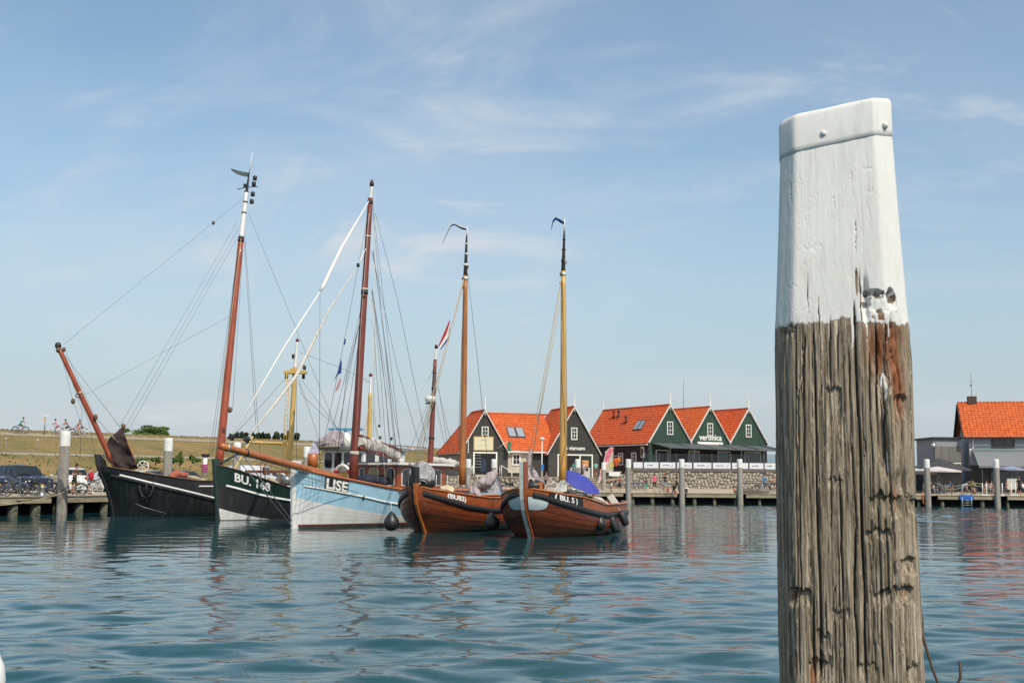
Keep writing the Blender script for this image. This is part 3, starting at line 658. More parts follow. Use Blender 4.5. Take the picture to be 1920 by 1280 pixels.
names_r = ['mooring post right of the brown mast of the left wooden boat', 'mooring post in front of the fish shop doorway of the left dark house', 'mooring post in front of the wide shop door', 'mooring post beside the girl in the dark skirt, left of the pink shirt',
           'mooring post right of the man in black and the cyclist with red cap', 'mooring post left of the railing and the man in blue shirt', None, None, 'mooring post beside the white parasol, just right of the big pile', 'mooring post in front of the grey awning, second right of the big pile', None]
for X, nm, px in zip(R_POST_X, names_r, (878, 926, 1083, 1178, 1278, 1387, 0, 0, 1738, 1868, 0)):
    if nm is None: continue
    p = quay_r(X) + Vector((0, -0.1)); p = Vector((at(px, 880, p.y).x, p.y)); mooring_post(p, at(px, 860.5, p.y).z, 0.235, nm, 0.78)
p = at(1132, 921, 119.5); mooring_post(Vector((p.x, p.y)), at(1132, 867, 119.5).z, 0.21, 'thinner mooring post standing back at the foot of the steps', 0.72)
# ---------------------------------------------------------------- houses
m_tile = mat('orange_roof_tiles', (0.64, 0.118, 0.026), 0.75, col2=(0.40, 0.062, 0.018), vscale=2.6, detail=8)
m_tile2 = mat('light_orange_tiles', (0.67, 0.148, 0.030), 0.75, col2=(0.44, 0.080, 0.020), vscale=2.6, detail=8)
m_dark = mat('black_weatherboard', (0.050, 0.046, 0.043), 0.8, col2=(0.036, 0.033, 0.031), vscale=1.2, stretch=(4, 4, 0.4))
m_dark2 = mat('black_weatherboard_b', (0.042, 0.038, 0.036), 0.8, col2=(0.060, 0.055, 0.05), vscale=1.2)
m_green = mat('green_weatherboard', (0.030, 0.068, 0.046), 0.75, col2=(0.024, 0.055, 0.038), vscale=1.2, stretch=(4, 4, 0.4))
m_trim = mat('white_trim', (0.80, 0.78, 0.72), 0.55)
m_beige = mat('beige_wall', (0.52, 0.47, 0.38), 0.85, var=0.15, vscale=2, bump=0.3, bscale=12)
m_greyw = mat('grey_render', (0.37, 0.38, 0.41), 0.85, var=0.1, vscale=1.2)
m_dgrey = mat('dark_grey_cladding', (0.075, 0.08, 0.088), 0.8, var=0.2, vscale=2)
m_gutter = mat('zinc_gutter', (0.42, 0.40, 0.37), 0.5, metal=0.3)
m_stone = mat('basalt_stone', (0.38, 0.335, 0.28), 0.95, col2=(0.26, 0.23, 0.195), vscale=2.2, bump=0.5, bscale=10)
m_mortar = mat('stone_joint', (0.15, 0.13, 0.105), 0.95)
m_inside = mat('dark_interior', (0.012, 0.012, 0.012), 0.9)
m_anth = mat('anthracite_frame', (.05, .05, .055), .5)
m_tarp = mat('grey_canvas_awning', (0.20, 0.205, 0.22), 0.85, var=0.08, vscale=2)

def tile_sheet(E0, e, Le, s, Ls, keep=None, w=0.25, c=0.34):
    """S-tiles: columns along e, courses up s; keep(a, b) clips"""
    E0 = np.array(E0); e = np.array(Vector(e).normalized()); s = np.array(Vector(s).normalized()); n = np.cross(e, s)
    if n[2] < 0: n = -n
    nc = max(1, int(round(Le / w))); nr = max(1, int(round(Ls / c)))
    prof = [0.0, 0.030, 0.048, 0.026]; A = []; H = []
    for i in range(nc):
        for k in range(4): A.append((i + k / 4) * Le / nc); H.append(prof[k])
    A.append(Le); H.append(0.0); A = np.array(A); H = np.array(H)
    Bv = []; HB = []
    for j in range(nr): Bv += [j * Ls / nr, (j + 0.995) * Ls / nr]; HB += [0.040, 0.0]
    Bv = np.array(Bv); HB = np.array(HB)
    AA, BB = np.meshgrid(A, Bv); HH = H[None, :] + HB[:, None]
    jit = np.repeat(np.random.default_rng(int(abs(E0[0] * 100)) % 1000).normal(0, 0.006, (nr, nc)), 2, 0); jit = np.repeat(jit, 4, 1); jit = np.concatenate([jit, jit[:, -1:]], 1)
    P = E0[None, None] + AA[..., None] * e + BB[..., None] * s + (HH + jit)[..., None] * n
    F = grid_faces(*AA.shape)
    if np.dot(np.cross(e, s), n) < 0: F = F[:, ::-1]
    if keep is not None:
        ca = AA.reshape(-1)[F].mean(1); cb = BB.reshape(-1)[F].mean(1); F = F[np.array([keep(x, y) for x, y in zip(ca, cb)])]
    return P.reshape(-1, 3), F
def tiles(name, parent, m, *a, **k):
    P, F = tile_sheet(*a, **k); me = np_mesh(name, P, F, [m], smooth=False); o = obj(name, me, parent); o['kind'] = 'stuff'; return o

class Frame:
    def __init__(s, O, ang): s.O = Vector(O); s.u = Vector((math.cos(ang), math.sin(ang), 0)); s.v = Vector((-math.sin(ang), math.cos(ang), 0)); s.ang = ang
    def __call__(s, a, b, z): return s.O + s.u * a + s.v * b + Vector((0, 0, z))

def ridge_caps(parent, a, b, m, r=0.12):
    a = Vector(a); b = Vector(b); L = (b - a).length; n = max(2, int(L / 0.36)); k = MB()
    for i in range(n):
        p, q = a.lerp(b, i / n), a.lerp(b, (i + 0.96) / n); k.tube([p, q], [r, r * 0.88], 7, smooth=True)
    o = part('ridge_tiles', k, m, parent); return o

def board_wall(parent, fr, pts, m, step=0.16, depth=0.03, b0=0.0, name='cladding', horizontal=False):
    """upright (or lapped) boards filling the polygon pts [(a, z)] on the plane b = b0, proud of it"""
    k = MB(); P = [Vector((p[0], p[1])) for p in pts]
    def span(val, ax):
        xs = []
        for i in range(len(P)):
            p, q = P[i], P[(i + 1) % len(P)]
            if (p[ax] - val) * (q[ax] - val) < 0: t = (val - p[ax]) / (q[ax] - p[ax]); xs.append((p[1 - ax] + (q[1 - ax] - p[1 - ax]) * t))
        return (min(xs), max(xs)) if len(xs) >= 2 else None
    if horizontal:
        z0, z1 = min(p.y for p in P), max(p.y for p in P); z = z0
        while z < z1 - 0.02:
            zb = min(z + step, z1); r = span((z + zb) / 2, 1)
            if r: k.add([fr(r[0], b0 - depth, z), fr(r[1], b0 - depth, z), fr(r[1], b0 - 0.004, zb), fr(r[0], b0 - 0.004, zb), fr(r[0], b0, z), fr(r[1], b0, z)], [(0, 1, 2, 3), (5, 4, 0, 1)[::-1]])
            z = zb
    else:
        a0, a1 = min(p.x for p in P), max(p.x for p in P); a = a0; i = 0
        while a < a1 - 0.02:
            ab = min(a + step, a1); l, r = span(a + 0.003, 0), span(ab - 0.003, 0)
            d = depth * (1.0 if i % 2 else 0.45)
            if l and r:
                g = 0.008
                k.add([fr(a + g, b0 - d, l[0]), fr(ab - g, b0 - d, r[0]), fr(ab - g, b0 - d, r[1]), fr(a + g, b0 - d, l[1]), fr(a + g, b0, l[0]), fr(ab - g, b0, r[0]), fr(ab - g, b0, r[1]), fr(a + g, b0, l[1])],
                      [(0, 1, 2, 3), (0, 3, 7, 4), (1, 5, 6, 2), (2, 6, 7, 3)])
            a = ab; i += 1
    o = part(name, k, m, parent); o['kind'] = 'stuff'; return o

def window(parent, fr, a, z, w, h, b, nx=2, ny=3, fw_=0.10, name='window', frame_m=None, pane_m=None, depth=0.09):
    """framed window: frame proud of the wall plane b, panes set back, glazing bars"""
    frame_m = frame_m or m_trim; f = MB()
    for (x0, x1, z0, z1) in ((a - w / 2, a + w / 2, z + h / 2 - fw_, z + h / 2), (a - w / 2, a + w / 2, z - h / 2, z - h / 2 + fw_), (a - w / 2, a - w / 2 + fw_, z - h / 2 + fw_, z + h / 2 - fw_), (a + w / 2 - fw_, a + w / 2, z - h / 2 + fw_, z + h / 2 - fw_)):
        f.prism([fr(x0, b - depth, z0), fr(x1, b - depth, z0), fr(x1, b - depth, z1), fr(x0, b - depth, z1)], fr.v * (depth + 0.02))
    root = part(name, f, frame_m, parent)
    iw, ih = w - 2 * fw_, h - 2 * fw_; x0, z0 = a - iw / 2, z - ih / 2
    for i in range(nx):
        for j in range(ny):
            p = MB(); g = 0.022
            xa, xb = x0 + iw * i / nx + g, x0 + iw * (i + 1) / nx - g; za, zb = z0 + ih * j / ny + g, z0 + ih * (j + 1) / ny - g
            p.prism([fr(xa, b - 0.035, za), fr(xb, b - 0.035, za), fr(xb, b - 0.035, zb), fr(xa, b - 0.035, zb)], fr.v * 0.02)
            part('pane', p, pane_m or m_darkpane, root)
    if nx > 1 or ny > 1:
        g = MB()
        for i in range(1, nx): xx = x0 + iw * i / nx; g.prism([fr(xx - .024, b - .065, z0), fr(xx + .024, b - .065, z0), fr(xx + .024, b - .065, z0 + ih), fr(xx - .024, b - .065, z0 + ih)], fr.v * 0.04)
        for j in range(1, ny): zz = z0 + ih * j / ny; g.prism([fr(x0, b - .063, zz - .022), fr(x0 + iw, b - .063, zz - .022), fr(x0 + iw, b - .063, zz + .022), fr(x0, b - .063, zz + .022)], fr.v * 0.035)
        part('glazing_bar', g, frame_m, root)
    return root

def gable_front(parent, fr, a, w, z_e, z_a, b=0.0, barge=0.26, fin=True, over=0.22):
    """white barge boards and spike finial on a gable"""
    for sgn in (-1, 1):
        k = MB(); e = fr(a + sgn * (w / 2 + over), b - 0.16, z_e - over * (z_a - z_e) / (w / 2)); t = fr(a, b - 0.16, z_a + 0.05)
        k.beam(e, t, 0.07, barge, upv=-fr.v if sgn > 0 else fr.v)
        part('barge_board', k, m_trim, parent)
    if fin:
        k = MB(); Mx = Matrix.Translation(fr(a, b - 0.22, z_a))
        k.lathe([(0.09, -0.55), (0.09, 0.10), (0.12, 0.14), (0.07, 0.24), (0.055, 0.8), (0.035, 1.25), (0.012, 1.6)], 8, Mx)
        part('finial', k, m_trim, parent)

def gable_vol(parent, fr, a, w, dep, z0, z_e, z_a, m, b0=0.0):
    k = MB(); k.prism([fr(a - w / 2, b0, z0), fr(a + w / 2, b0, z0), fr(a + w / 2, b0, z_e), fr(a, b0, z_a), fr(a - w / 2, b0, z_e)], fr.v * dep)
    return part('wall', k, m, parent)
def gable_roof(parent, fr, a, w, dep, z_e, z_a, m, b0=-0.12, over=0.3, hip_back=0.0, sides=(-1, 1), keep_r=None, keep_l=None):
    rise = z_a - z_e; half = w / 2; sl = math.hypot(half, rise); k = over / half
    for sg in sides:
        E0 = fr(a + sg * half * (1 + k), b0, z_e - rise * k + 0.06); s = fr.u * (-sg * half) + Vector((0, 0, rise)); Ls = sl * (1 + k)
        kp = (lambda x, y: x < dep - hip_back * (y / Ls)) if hip_back else None
        kk = keep_r if sg > 0 else keep_l
        if kk: kp = kk
        tiles('roof_tiles', parent, m, E0, fr.v, dep, s, Ls, keep=kp)
    if hip_back:
        E0 = fr(a - half * (1 + k), b0 + dep, z_e - rise * k + 0.06); Lw = w * (1 + k); s = -fr.v * hip_back + Vector((0, 0, rise * (1 + k))); Ls = s.length
        tiles('roof_tiles', parent, m, E0, fr.u, Lw, s, Ls, keep=lambda x, y: y / Ls < 1 - abs(x - Lw / 2) / (Lw / 2))
        for sg in (-1, 1): ridge_caps(parent, fr(a + sg * half * (1 + k), b0 + dep, z_e - rise * k + .1), fr(a, b0 + dep - hip_back, z_a + .1), m)
    ridge_caps(parent, fr(a, b0, z_a + 0.12), fr(a, b0 + dep - hip_back, z_a + 0.12), m)

# ---- dark twin-gabled fish shop
def fish_shop():
    fr = Frame((-3.04, 133, 0), R(17.5)); bA, bB = 0.0, 10.8
    root = thing('house', 'dark boarded house with two gables, white trim and orange tiled roof', 'house', fr(5, 0, 2.4), fr.ang)
    zA, zB, ze = 9.84, 10.5, 5.37; wA, wB = 5.35, 6.27; zf = 2.4
    gable_vol(root, fr, 0, wA, 4.6, 1.2, ze, zA - 0.1, m_dark2); gable_vol(root, fr, bB, wB, 6.5, 1.2, ze, zB - 0.1, m_dark2)
    for a, w in ((0, wA), (bB, wB)): k = MB(); k.box(fr(a, 7.55, 3.2), (w, 5.9, 4.0), fr.ang); part('wall', k, m_dark2, root)
    k = MB(); k.prism([fr(wA / 2 + .01, 0.9, 1.2), fr(bB - wB / 2 - .01, 0.9, 1.2), fr(bB - wB / 2 - .01, 0.9, ze), fr(wA / 2 + .01, 0.9, ze)], fr.v * 8); part('wall', k, m_dark, root)
    # beige front between the gables
    k = MB(); k.prism([fr(wA / 2 + .35, 0.75, 2.9), fr(wA / 2 + 3.2, .75, 2.9), fr(wA / 2 + 3.2, .75, ze - .1), fr(wA / 2 + .35, .75, ze - .1)], fr.v * 0.14); part('panel', k, m_beige, root, label='pale beige wall panel')
    gable_roof(root, fr, 0, wA, 10.9, ze, zA, m_tile, hip_back=5.4)
    gable_roof(root, fr, bB, wB, 10.9, ze, zB, m_tile, hip_back=3.0)
    # cross roof between
    Ls = math.hypot(4.7, 4.45)
    tiles('roof_tiles', root, m_tile2, fr(wA / 2 - 1.0, 0.35, ze + 0.0), fr.u, bB - wB / 2 - wA / 2 + 2.2, fr.v * 4.7 + V(0, 0, 4.45), Ls, keep=lambda x, y: True if y < 0 else (x > 1.0 - (y / Ls) * 3.0 + .0 and x < bB - wB / 2 - wA / 2 + 1.2 + (y / Ls) * 2.6))
    ridge_caps(root, fr(0.4, 5.05, ze + 4.52), fr(bB - 1.2, 5.05, ze + 4.52), m_tile2)
    k = MB(); k.beam(fr(wA / 2 - .4, 0.28, ze - .1), fr(bB - wB / 2 + .7, .28, ze - .1), .16, .14); part('gutter', k, m_trim, root)
    # gable faces
    for (a, w, za) in ((0, wA, zA), (bB, wB, zB)):
        sl = (za - ze) / (w / 2)
        board_wall(root, fr, [(a - w / 2 + .04, ze - .15), (a + w / 2 - .04, ze - .15), (a + w / 2 - .04, ze), (a + .01, za - .25), (a - .01, za - .25), (a - w / 2 + .04, ze)], m_dark, b0=-0.004)
        board_wall(root, fr, [(a - w / 2 + .02, 2.2), (a + w / 2 - .02, 2.2), (a + w / 2 - .02, ze - .17), (a - w / 2 + .02, ze - .17)], m_dark2, b0=-0.003, horizontal=True, step=.2, depth=.025)
        gable_front(root, fr, a, w, ze, za)
    window(root, fr, 0.05, 7.35, 0.8, 1.42, -0.03); window(root, fr, bB + .0, 7.46, 0.76, 1.42, -0.03)
    window(root, fr, wA / 2 + 1.35, 4.42, 1.0, 1.32, 0.74, 2, 2, .14)
    # lean-to end wall on the far left: pale stone with small windows
    k = MB(); k.prism([fr(-wA / 2 - .03, 0.4, 1.2), fr(-wA / 2 - .03, 10.4, 1.2), fr(-wA / 2 - .03, 10.4, ze - .35), fr(-wA / 2 - .03, .4, ze - .35)], -fr.u * 0.08); part('side_wall', k, mat('grey_stone_wall', (0.30, 0.28, 0.24), .9, var=.3, vscale=3, bump=.5, bscale=8), root)
    fs = Frame(fr(-wA / 2 - .11, 5, 0), fr.ang - R(90))
    for a in (-2.4, 1.2): window(root, fs, a, 4.3, .55, .6, 0, 1, 1, .08)
    k = MB(); k.beam(fr(-wA / 2 - .36, -.1, ze - .33), fr(-wA / 2 - .36, 10.9, ze - .33), .14, .12); part('gutter', k, m_gutter, root)
    # roof lights
    s = (fr.v * 4.7 + V(0, 0, 4.45)).normalized(); n = fr.u.cross(s)
    for a in (wA / 2 + 1.35, wA / 2 + 2.40):
        c = fr(a, .35, ze) + s * 3.15 + n * .10; w = MB(); Mx = Matrix((( fr.u.x, s.x, n.x, c.x), (fr.u.y, s.y, n.y, c.y), (fr.u.z, s.z, n.z, c.z), (0, 0, 0, 1)))
        w.box((0, 0, 0), (0.98, 1.75, .10), M=Mx); r = part('roof_window', w, m_anth, root)
        g = MB(); g.box((0, 0, .056), (0.80, 1.50, .012), M=Mx); part('pane', g, mat('sky_glass', (.30, .33, .36), .08, spec=.9), r)
    # left gable: open door with white frame, yellow sign board, green flag on a staff, steps with rail
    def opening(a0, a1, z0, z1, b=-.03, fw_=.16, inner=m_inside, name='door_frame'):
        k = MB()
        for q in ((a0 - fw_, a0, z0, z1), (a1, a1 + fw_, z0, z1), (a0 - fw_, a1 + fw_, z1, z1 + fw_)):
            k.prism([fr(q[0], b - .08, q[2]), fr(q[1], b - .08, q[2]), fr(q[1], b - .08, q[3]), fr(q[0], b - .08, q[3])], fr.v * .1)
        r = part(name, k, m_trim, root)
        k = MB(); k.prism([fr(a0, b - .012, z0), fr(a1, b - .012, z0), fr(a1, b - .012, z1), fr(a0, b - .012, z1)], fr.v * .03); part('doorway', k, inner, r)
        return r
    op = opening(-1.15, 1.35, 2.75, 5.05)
    k = MB(); k.prism([fr(-.5, -.055, 3.0), fr(.25, -.055, 3.0), fr(.25, -.055, 4.4), fr(-.5, -.055, 4.4)], fr.v * .03); part('blue_jacket_rack', k, mat('blue_cloth', (.03, .045, .08), .9, var=.3), op)
    k = MB()
    for i in range(5):
        for j in range(3): k.ball(fr(-1.0 + j * .24, -.07, 3.5 + i * .33), .045, 6, 4)
    part('fish_string', k, m_trim, op, kind='stuff')
    k = MB(); k.prism([fr(-1.3, -.12, 5.35), fr(1.05, -.12, 5.35), fr(1.05, -.12, 6.95), fr(-1.3, -.12, 6.95)], fr.v * .07)
    sg = part('sign_board', k, mat('ochre_frame', (.45, .30, .10), .6), root)
    k = MB(); k.prism([fr(-1.2, -.132, 5.45), fr(.95, -.132, 5.45), fr(.95, -.132, 6.85), fr(-1.2, -.132, 6.85)], fr.v * .03); part('panel', k, mat('cream_panel', (.66, .58, .36), .6, col2=(.6, .56, .42), vscale=1.5), sg)
    k = MB(); mk = mat('faded_print', (.42, .46, .38), .7)
    for i, (x0, x1, z) in enumerate(((-.55, -.1, 6.5), (-.3, .1, 6.62), (-.05, .3, 6.45), (-.75, -.35, 5.95), (-.25, .0, 5.95), (.08, .5, 5.95))): k.beam(fr(x0, -.14, z - .1 * (i % 2)), fr(x1, -.14, z + .08), .006, .10)
    part('faded_drawing', k, mk, sg, kind='stuff')
    k = MB(); k.tube([fr(1.45, -.1, 5.6), fr(2.5, -.95, 6.45)], .025, 6); fl = part('flag_staff', k, m_trim, root)
    k = MB(); rows = [[fr(2.45 + .05 * math.sin(i * 1.7), -.9, 6.4 - i * .22) + fr.u * (.42 * j / 3) + fr.v * (.05 * math.sin(j * 2 + i)) for j in range(4)] for i in range(6)]; k.grid(np.array([[tuple(q) for q in r] for r in rows]))
    part('flag', k, mat('green_cloth', (.02, .17, .10), .8), fl)
    k = MB()
    for i in range(6): k.box(fr(-1.9, -.06, 5.2 + i * .28), (.10, .06, .2), fr.ang)
    part('wind_chime', k, m_trim, root)
    # right gable: name and wide shop door
    text_on('lettering', "'t visruum", 0.60, m_trim, fr(bB + .1, -.09, 5.78), fr.u, (0, 0, 1), root, .03, .016, 1.02)
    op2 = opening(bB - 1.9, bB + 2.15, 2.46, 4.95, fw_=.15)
    for a in (bB - 1.28, bB + .72, ):
        k = MB(); k.prism([fr(a - .07, -.10, 2.46), fr(a + .07, -.10, 2.46), fr(a + .07, -.10, 4.95), fr(a - .07, -.10, 4.95)], fr.v * .08); part('door_post', k, m_trim, op2)
    k = MB(); k.prism([fr(bB + .84, -.06, 2.5), fr(bB + 2.1, -.06, 2.5), fr(bB + 2.1, -.06, 4.9), fr(bB + .84, -.06, 4.9)], fr.v * .02); part('pane', k, mat('shop_glass', (.03, .035, .03), .1), op2)
    k = MB(); k.box(fr(bB - .15, -.35, 3.0), (.9, .5, 1.05), fr.ang); part('counter', k, m_white, op2)
    k = MB(); k.box(fr(bB + 1.35, -.6, 3.0), (.75, .25, 1.15), fr.ang); bd = tag(part('price_board', k, mat('board_grey', (.5, .5, .48), .6, var=.2, vscale=4)), 'pale sandwich board below an orange poster by the shop door', 'sign')
    k = MB(); k.box(fr(bB + 1.3, -.735, 3.35), (.35, .012, .3), fr.ang); part('print', k, m_black, bd)
    k = MB(); k.box(fr(bB + 1.35, -.1, 4.05), (.8, .06, .75), fr.ang); part('poster', k, mat('orange_poster', (.55, .18, .05), .6, col2=(.6, .35, .15), vscale=4), op2)
    # steps with white hand rails by the left door
    k = MB()
    for i in range(5): k.box(fr(.1, -.45 - .32 * i, 2.66 - .19 * i - .09), (2.6, .34, .2), fr.ang)
    st = part('steps', k, m_conc, root)
    for a in (-1.5, 1.75):
        k = MB(); k.tube([fr(a, -.3, 3.7), fr(a, -1.0, 3.7), fr(a + (.9 if a > 0 else -.9), -2.0, 2.95)], .04, 6); k.tube([fr(a, -.3, 3.7), fr(a, -.3, 2.6)], .04, 6); k.tube([fr(a, -1.0, 3.7), fr(a, -1.0, 2.3)], .04, 6); k.tube([fr(a + (.9 if a > 0 else -.9), -2, 2.95), fr(a + (.9 if a > 0 else -.9), -2, 1.3)], .04, 6)
        part('hand_rail', k, m_white, st)
    return fr
FA = fish_shop()

# ---- green restaurant with three gables
def restaurant():
    fr = Frame((18.97, 141, 0), R(30)); w = 6.15; ze, za = 6.88, 11.1; zf = 3.1
    root = thing('house', 'green boarded restaurant with three white edged gables and orange roof', 'restaurant', fr(5.8, 0, 3), fr.ang)
    for i in range(3):
        a = i * w; gable_vol(root, fr, a, w - .01, 14, 1.2 if i == 0 else 1.2, ze, za - .1, m_green)
        board_wall(root, fr, [(a - w / 2 + .02, ze - .3), (a + w / 2 - .02, ze - .3), (a + w / 2 - .02, ze), (a + .01, za - .25), (a - .01, za - .25), (a - w / 2 + .02, ze)], m_green, b0=-.004, step=.18)
        gable_front(root, fr, a, w - .1, ze, za, over=.12 if i != 0 else .2)
        window(root, fr, a + .02, 8.4, .9, 1.58, -.035)
        if i == 0: gable_roof(root, fr, a, w, 14.2, ze, za, m_tile)
        else: gable_roof(root, fr, a, w, 14.2, ze, za, m_tile2 if i == 1 else m_tile, over=.05)
    # cross roof between the gables
    for i in (0, 1):
        tiles('roof_tiles', root, m_tile2, fr(i * w + .3, 2.2, ze + .05), fr.u, w - .6, fr.v * 3.2 + V(0, 0, 3.55), math.hypot(3.2, 3.55)); ridge_caps(root, fr(i * w + .2, 5.4, ze + 3.72), fr((i + 1) * w - .2, 5.4, ze + 3.72), m_tile2)
        k = MB(); k.tube([fr(i * w + w / 2, -.2, ze - .1), fr(i * w + w / 2, -.2, ze - 1.0)], .10, 8); part('downpipe', k, m_dgrey, root)
    # back gable edge, white, with its own finial (seen over the fish shop)
    fb = Frame(fr(0, 14.1, 0), fr.ang); gable_front(root, fb, 0, w - .1, ze, za, b=.14)
    ext = Frame(fr(2 * w, 10, 0), fr.ang)
    # a further plain gable behind on the right
    gable_vol(root, fr, 2 * w + 3.3, 5.4, 9, 1.2, 5.9, 9.7, m_dark2, b0=6); gable_roof(root, fr, 2 * w + 3.3, 5.4, 9, 5.9, 9.7, m_tile, b0=5.9); gable_front(root, Frame(fr(0, 6, 0), fr.ang), 2 * w + 3.3, 5.4, 5.9, 9.7, fin=True)
    # left slope: roof light and vent pipes
    s = (fr.u * (w / 2) + V(0, 0, za - ze)).normalized(); n = s.cross(-fr.v)
    if n.z < 0: n = -n
    def on(dv, ds): return fr(-w / 2, dv, ze) + s * ds + n * .12
    e = -fr.v
    for dv in (3.15, 4.05):
        c = on(dv, 2.35); Mx = Matrix(((e.x, s.x, n.x, c.x), (e.y, s.y, n.y, c.y), (e.z, s.z, n.z, c.z), (0, 0, 0, 1))); k = MB(); k.box((0, 0, 0), (.86, 1.5, .1), M=Mx); r = part('roof_window', k, m_anth, root)
        k = MB(); k.box((0, 0, .056), (.70, 1.28, .012), M=Mx); part('pane', k, MATS['sky_glass'], r)
    for dv, ds in ((9.3, 3.9), (10.4, 3.9), (6.9, 2.9)):
        k = MB(); c = on(dv, ds); k.tube([c - V(0, 0, .2), c + V(0, 0, .65)], .10, 8); k.lathe([(.17, .62), (.17, .78), (.05, .86)], 8, Matrix.Translation(c)); part('vent_pipe', k, m_blackmetal, root)
    # signs
    text_on('lettering', 'veronica', 1.02, m_trim, fr(w + .05, -.09, 7.40), fr.u, (0, 0, 1), root, .03, .022, 1.0)
    k = MB(); k.prism([fr(w - 1.95, -.09, 6.58), fr(w + 2.0, -.09, 6.58), fr(w + 2.0, -.09, 6.90), fr(w - 1.95, -.09, 6.90)], fr.v * .03); sb = part('sign_strip', k, m_trim, root)
    # lower front: openings under the veranda
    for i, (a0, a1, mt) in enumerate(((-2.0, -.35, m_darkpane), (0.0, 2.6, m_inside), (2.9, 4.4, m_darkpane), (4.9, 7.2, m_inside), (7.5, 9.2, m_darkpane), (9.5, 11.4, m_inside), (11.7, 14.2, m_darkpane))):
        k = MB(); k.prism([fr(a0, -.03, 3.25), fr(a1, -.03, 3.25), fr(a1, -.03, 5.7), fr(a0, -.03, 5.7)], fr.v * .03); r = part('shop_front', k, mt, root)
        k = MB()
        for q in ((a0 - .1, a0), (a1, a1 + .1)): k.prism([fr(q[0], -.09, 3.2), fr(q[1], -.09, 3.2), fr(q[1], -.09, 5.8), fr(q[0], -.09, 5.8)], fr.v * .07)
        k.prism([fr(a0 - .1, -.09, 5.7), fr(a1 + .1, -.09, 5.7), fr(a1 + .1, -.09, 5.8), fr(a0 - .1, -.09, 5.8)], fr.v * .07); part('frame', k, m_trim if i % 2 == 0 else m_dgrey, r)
    # veranda roof on posts
    k = MB(); k.prism([fr(-2.7, -.05, 6.5), fr(15.6, -.05, 6.5), fr(15.8, -3.6, 5.80), fr(-2.3, -2.9, 5.92)], V(0, 0, .10)); part('veranda_roof', k, mat('dark_membrane', (.10, .115, .115), .6, var=.2, vscale=1.5), root)
    for i in range(6):
        a = -2.1 + i * 3.5; k = MB(); k.beam(fr(a, -2.8 - i * .13, 3.1), fr(a, -2.8 - i * .13, 5.93), .11, .11, upv=(0, 1, 0)); part('veranda_post', k, m_dgrey, root)
    for i in range(5):
        a = .9 + i * 3.35; k = MB(); k.beam(fr(a, -.1, 6.62), fr(a, -3.0 - i * .13, 5.98), .12, .06); part('rafter', k, m_blackmetal, root)
    k = MB(); k.beam(fr(-w / 2 - .45, -.3, ze - .5), fr(-w / 2 - .45, 14.2, ze - .5), .16, .14); part('gutter', k, m_trim, root)
    # left side wall: dark, two small white windows, menu box
    fs = Frame(fr(-w / 2 - .01, 7, 0), fr.ang - R(90))
    board_wall(root, fs, [(-7, 2.2), (7, 2.2), (7, ze - .45), (-7, ze - .45)], m_dark, b0=-.003, step=.2)
    window(root, fs, 5.0 - .9, 4.75, .95, 1.5, -.05); window(root, fs, 1.35, 4.75, .95, 1.5, -.05)
    k = MB(); k.box(fs(5.9, -.12, 5.5), (.55, .12, 1.3), fs.ang); mb = part('menu_case', k, m_trim, root); k = MB(); k.box(fs(5.9, -.19, 5.5), (.38, .012, .9), fs.ang); part('pane', k, m_darkpane, mb)
    k = MB(); c = fr(2 * w - 3, 9, za); k.tube([c, c + V(0, 0, 4.2)], .03, 6); part('aerial', k, m_wire, root)
    return fr
FV = restaurant()

# ---- terraces, stone walls, steps
def stones(name, parent, p0, p1, z0, ztop, depth=0.10, size=0.36, seed=1):
    """irregular rounded stones set proud of the wall plane between p0 and p1 (ground plan), ztop(t) gives the top"""
    g = np.random.default_rng(seed); d = (Vector(p1) - Vector(p0)); L = d.length; d.normalize(); n = Vector((d.y, -d.x))
    k = MB(); z = z0; row = 0
    while z < max(ztop(t) for t in np.linspace(0, 1, 9)) - 0.05:
        h = size * g.uniform(.8, 1.15) * .82; x = -g.uniform(0, size)
        while x < L:
            w = size * g.uniform(.75, 1.3); xc = x + w / 2; t = xc / L
            if 0 < xc < L and z + h * .8 < ztop(t):
                cz = z + h / 2 + g.normal(0, .085); m_ = g.integers(6, 8); ph = g.uniform(0, 6); bz = depth * g.uniform(.6, 1.15)
                ring0, ring1 = [], []
                for i in range(m_):
                    a = ph + 2 * math.pi * i / m_; rr = g.uniform(.80, 1.14); ex, ez = math.cos(a) * w * .52 * rr, math.sin(a) * h * .60 * rr
                    q = Vector(p0) + d * (xc + ex); ring0.append((q.x, q.y, cz + ez)); q2 = Vector(p0) + d * (xc + ex * .72) + n * bz; ring1.append((q2.x, q2.y, cz + ez * .72))
                b = list(range(m_)); fs = [(i, (i + 1) % m_, m_ + (i + 1) % m_, m_ + i) for i in range(m_)] + [tuple(range(m_, 2 * m_))]
                k.add(ring0 + ring1, fs, int(g.integers(0, 3)))
            x += w
        z += h; row += 1
    o = part(name, k, [m_stone, mat('basalt_b', (.46, .405, .34), .95, col2=(.34, .30, .25), vscale=2.5), mat('basalt_c', (.31, .275, .235), .95, col2=(.40, .355, .30), vscale=2.5)], parent); o['kind'] = 'stuff'; return o
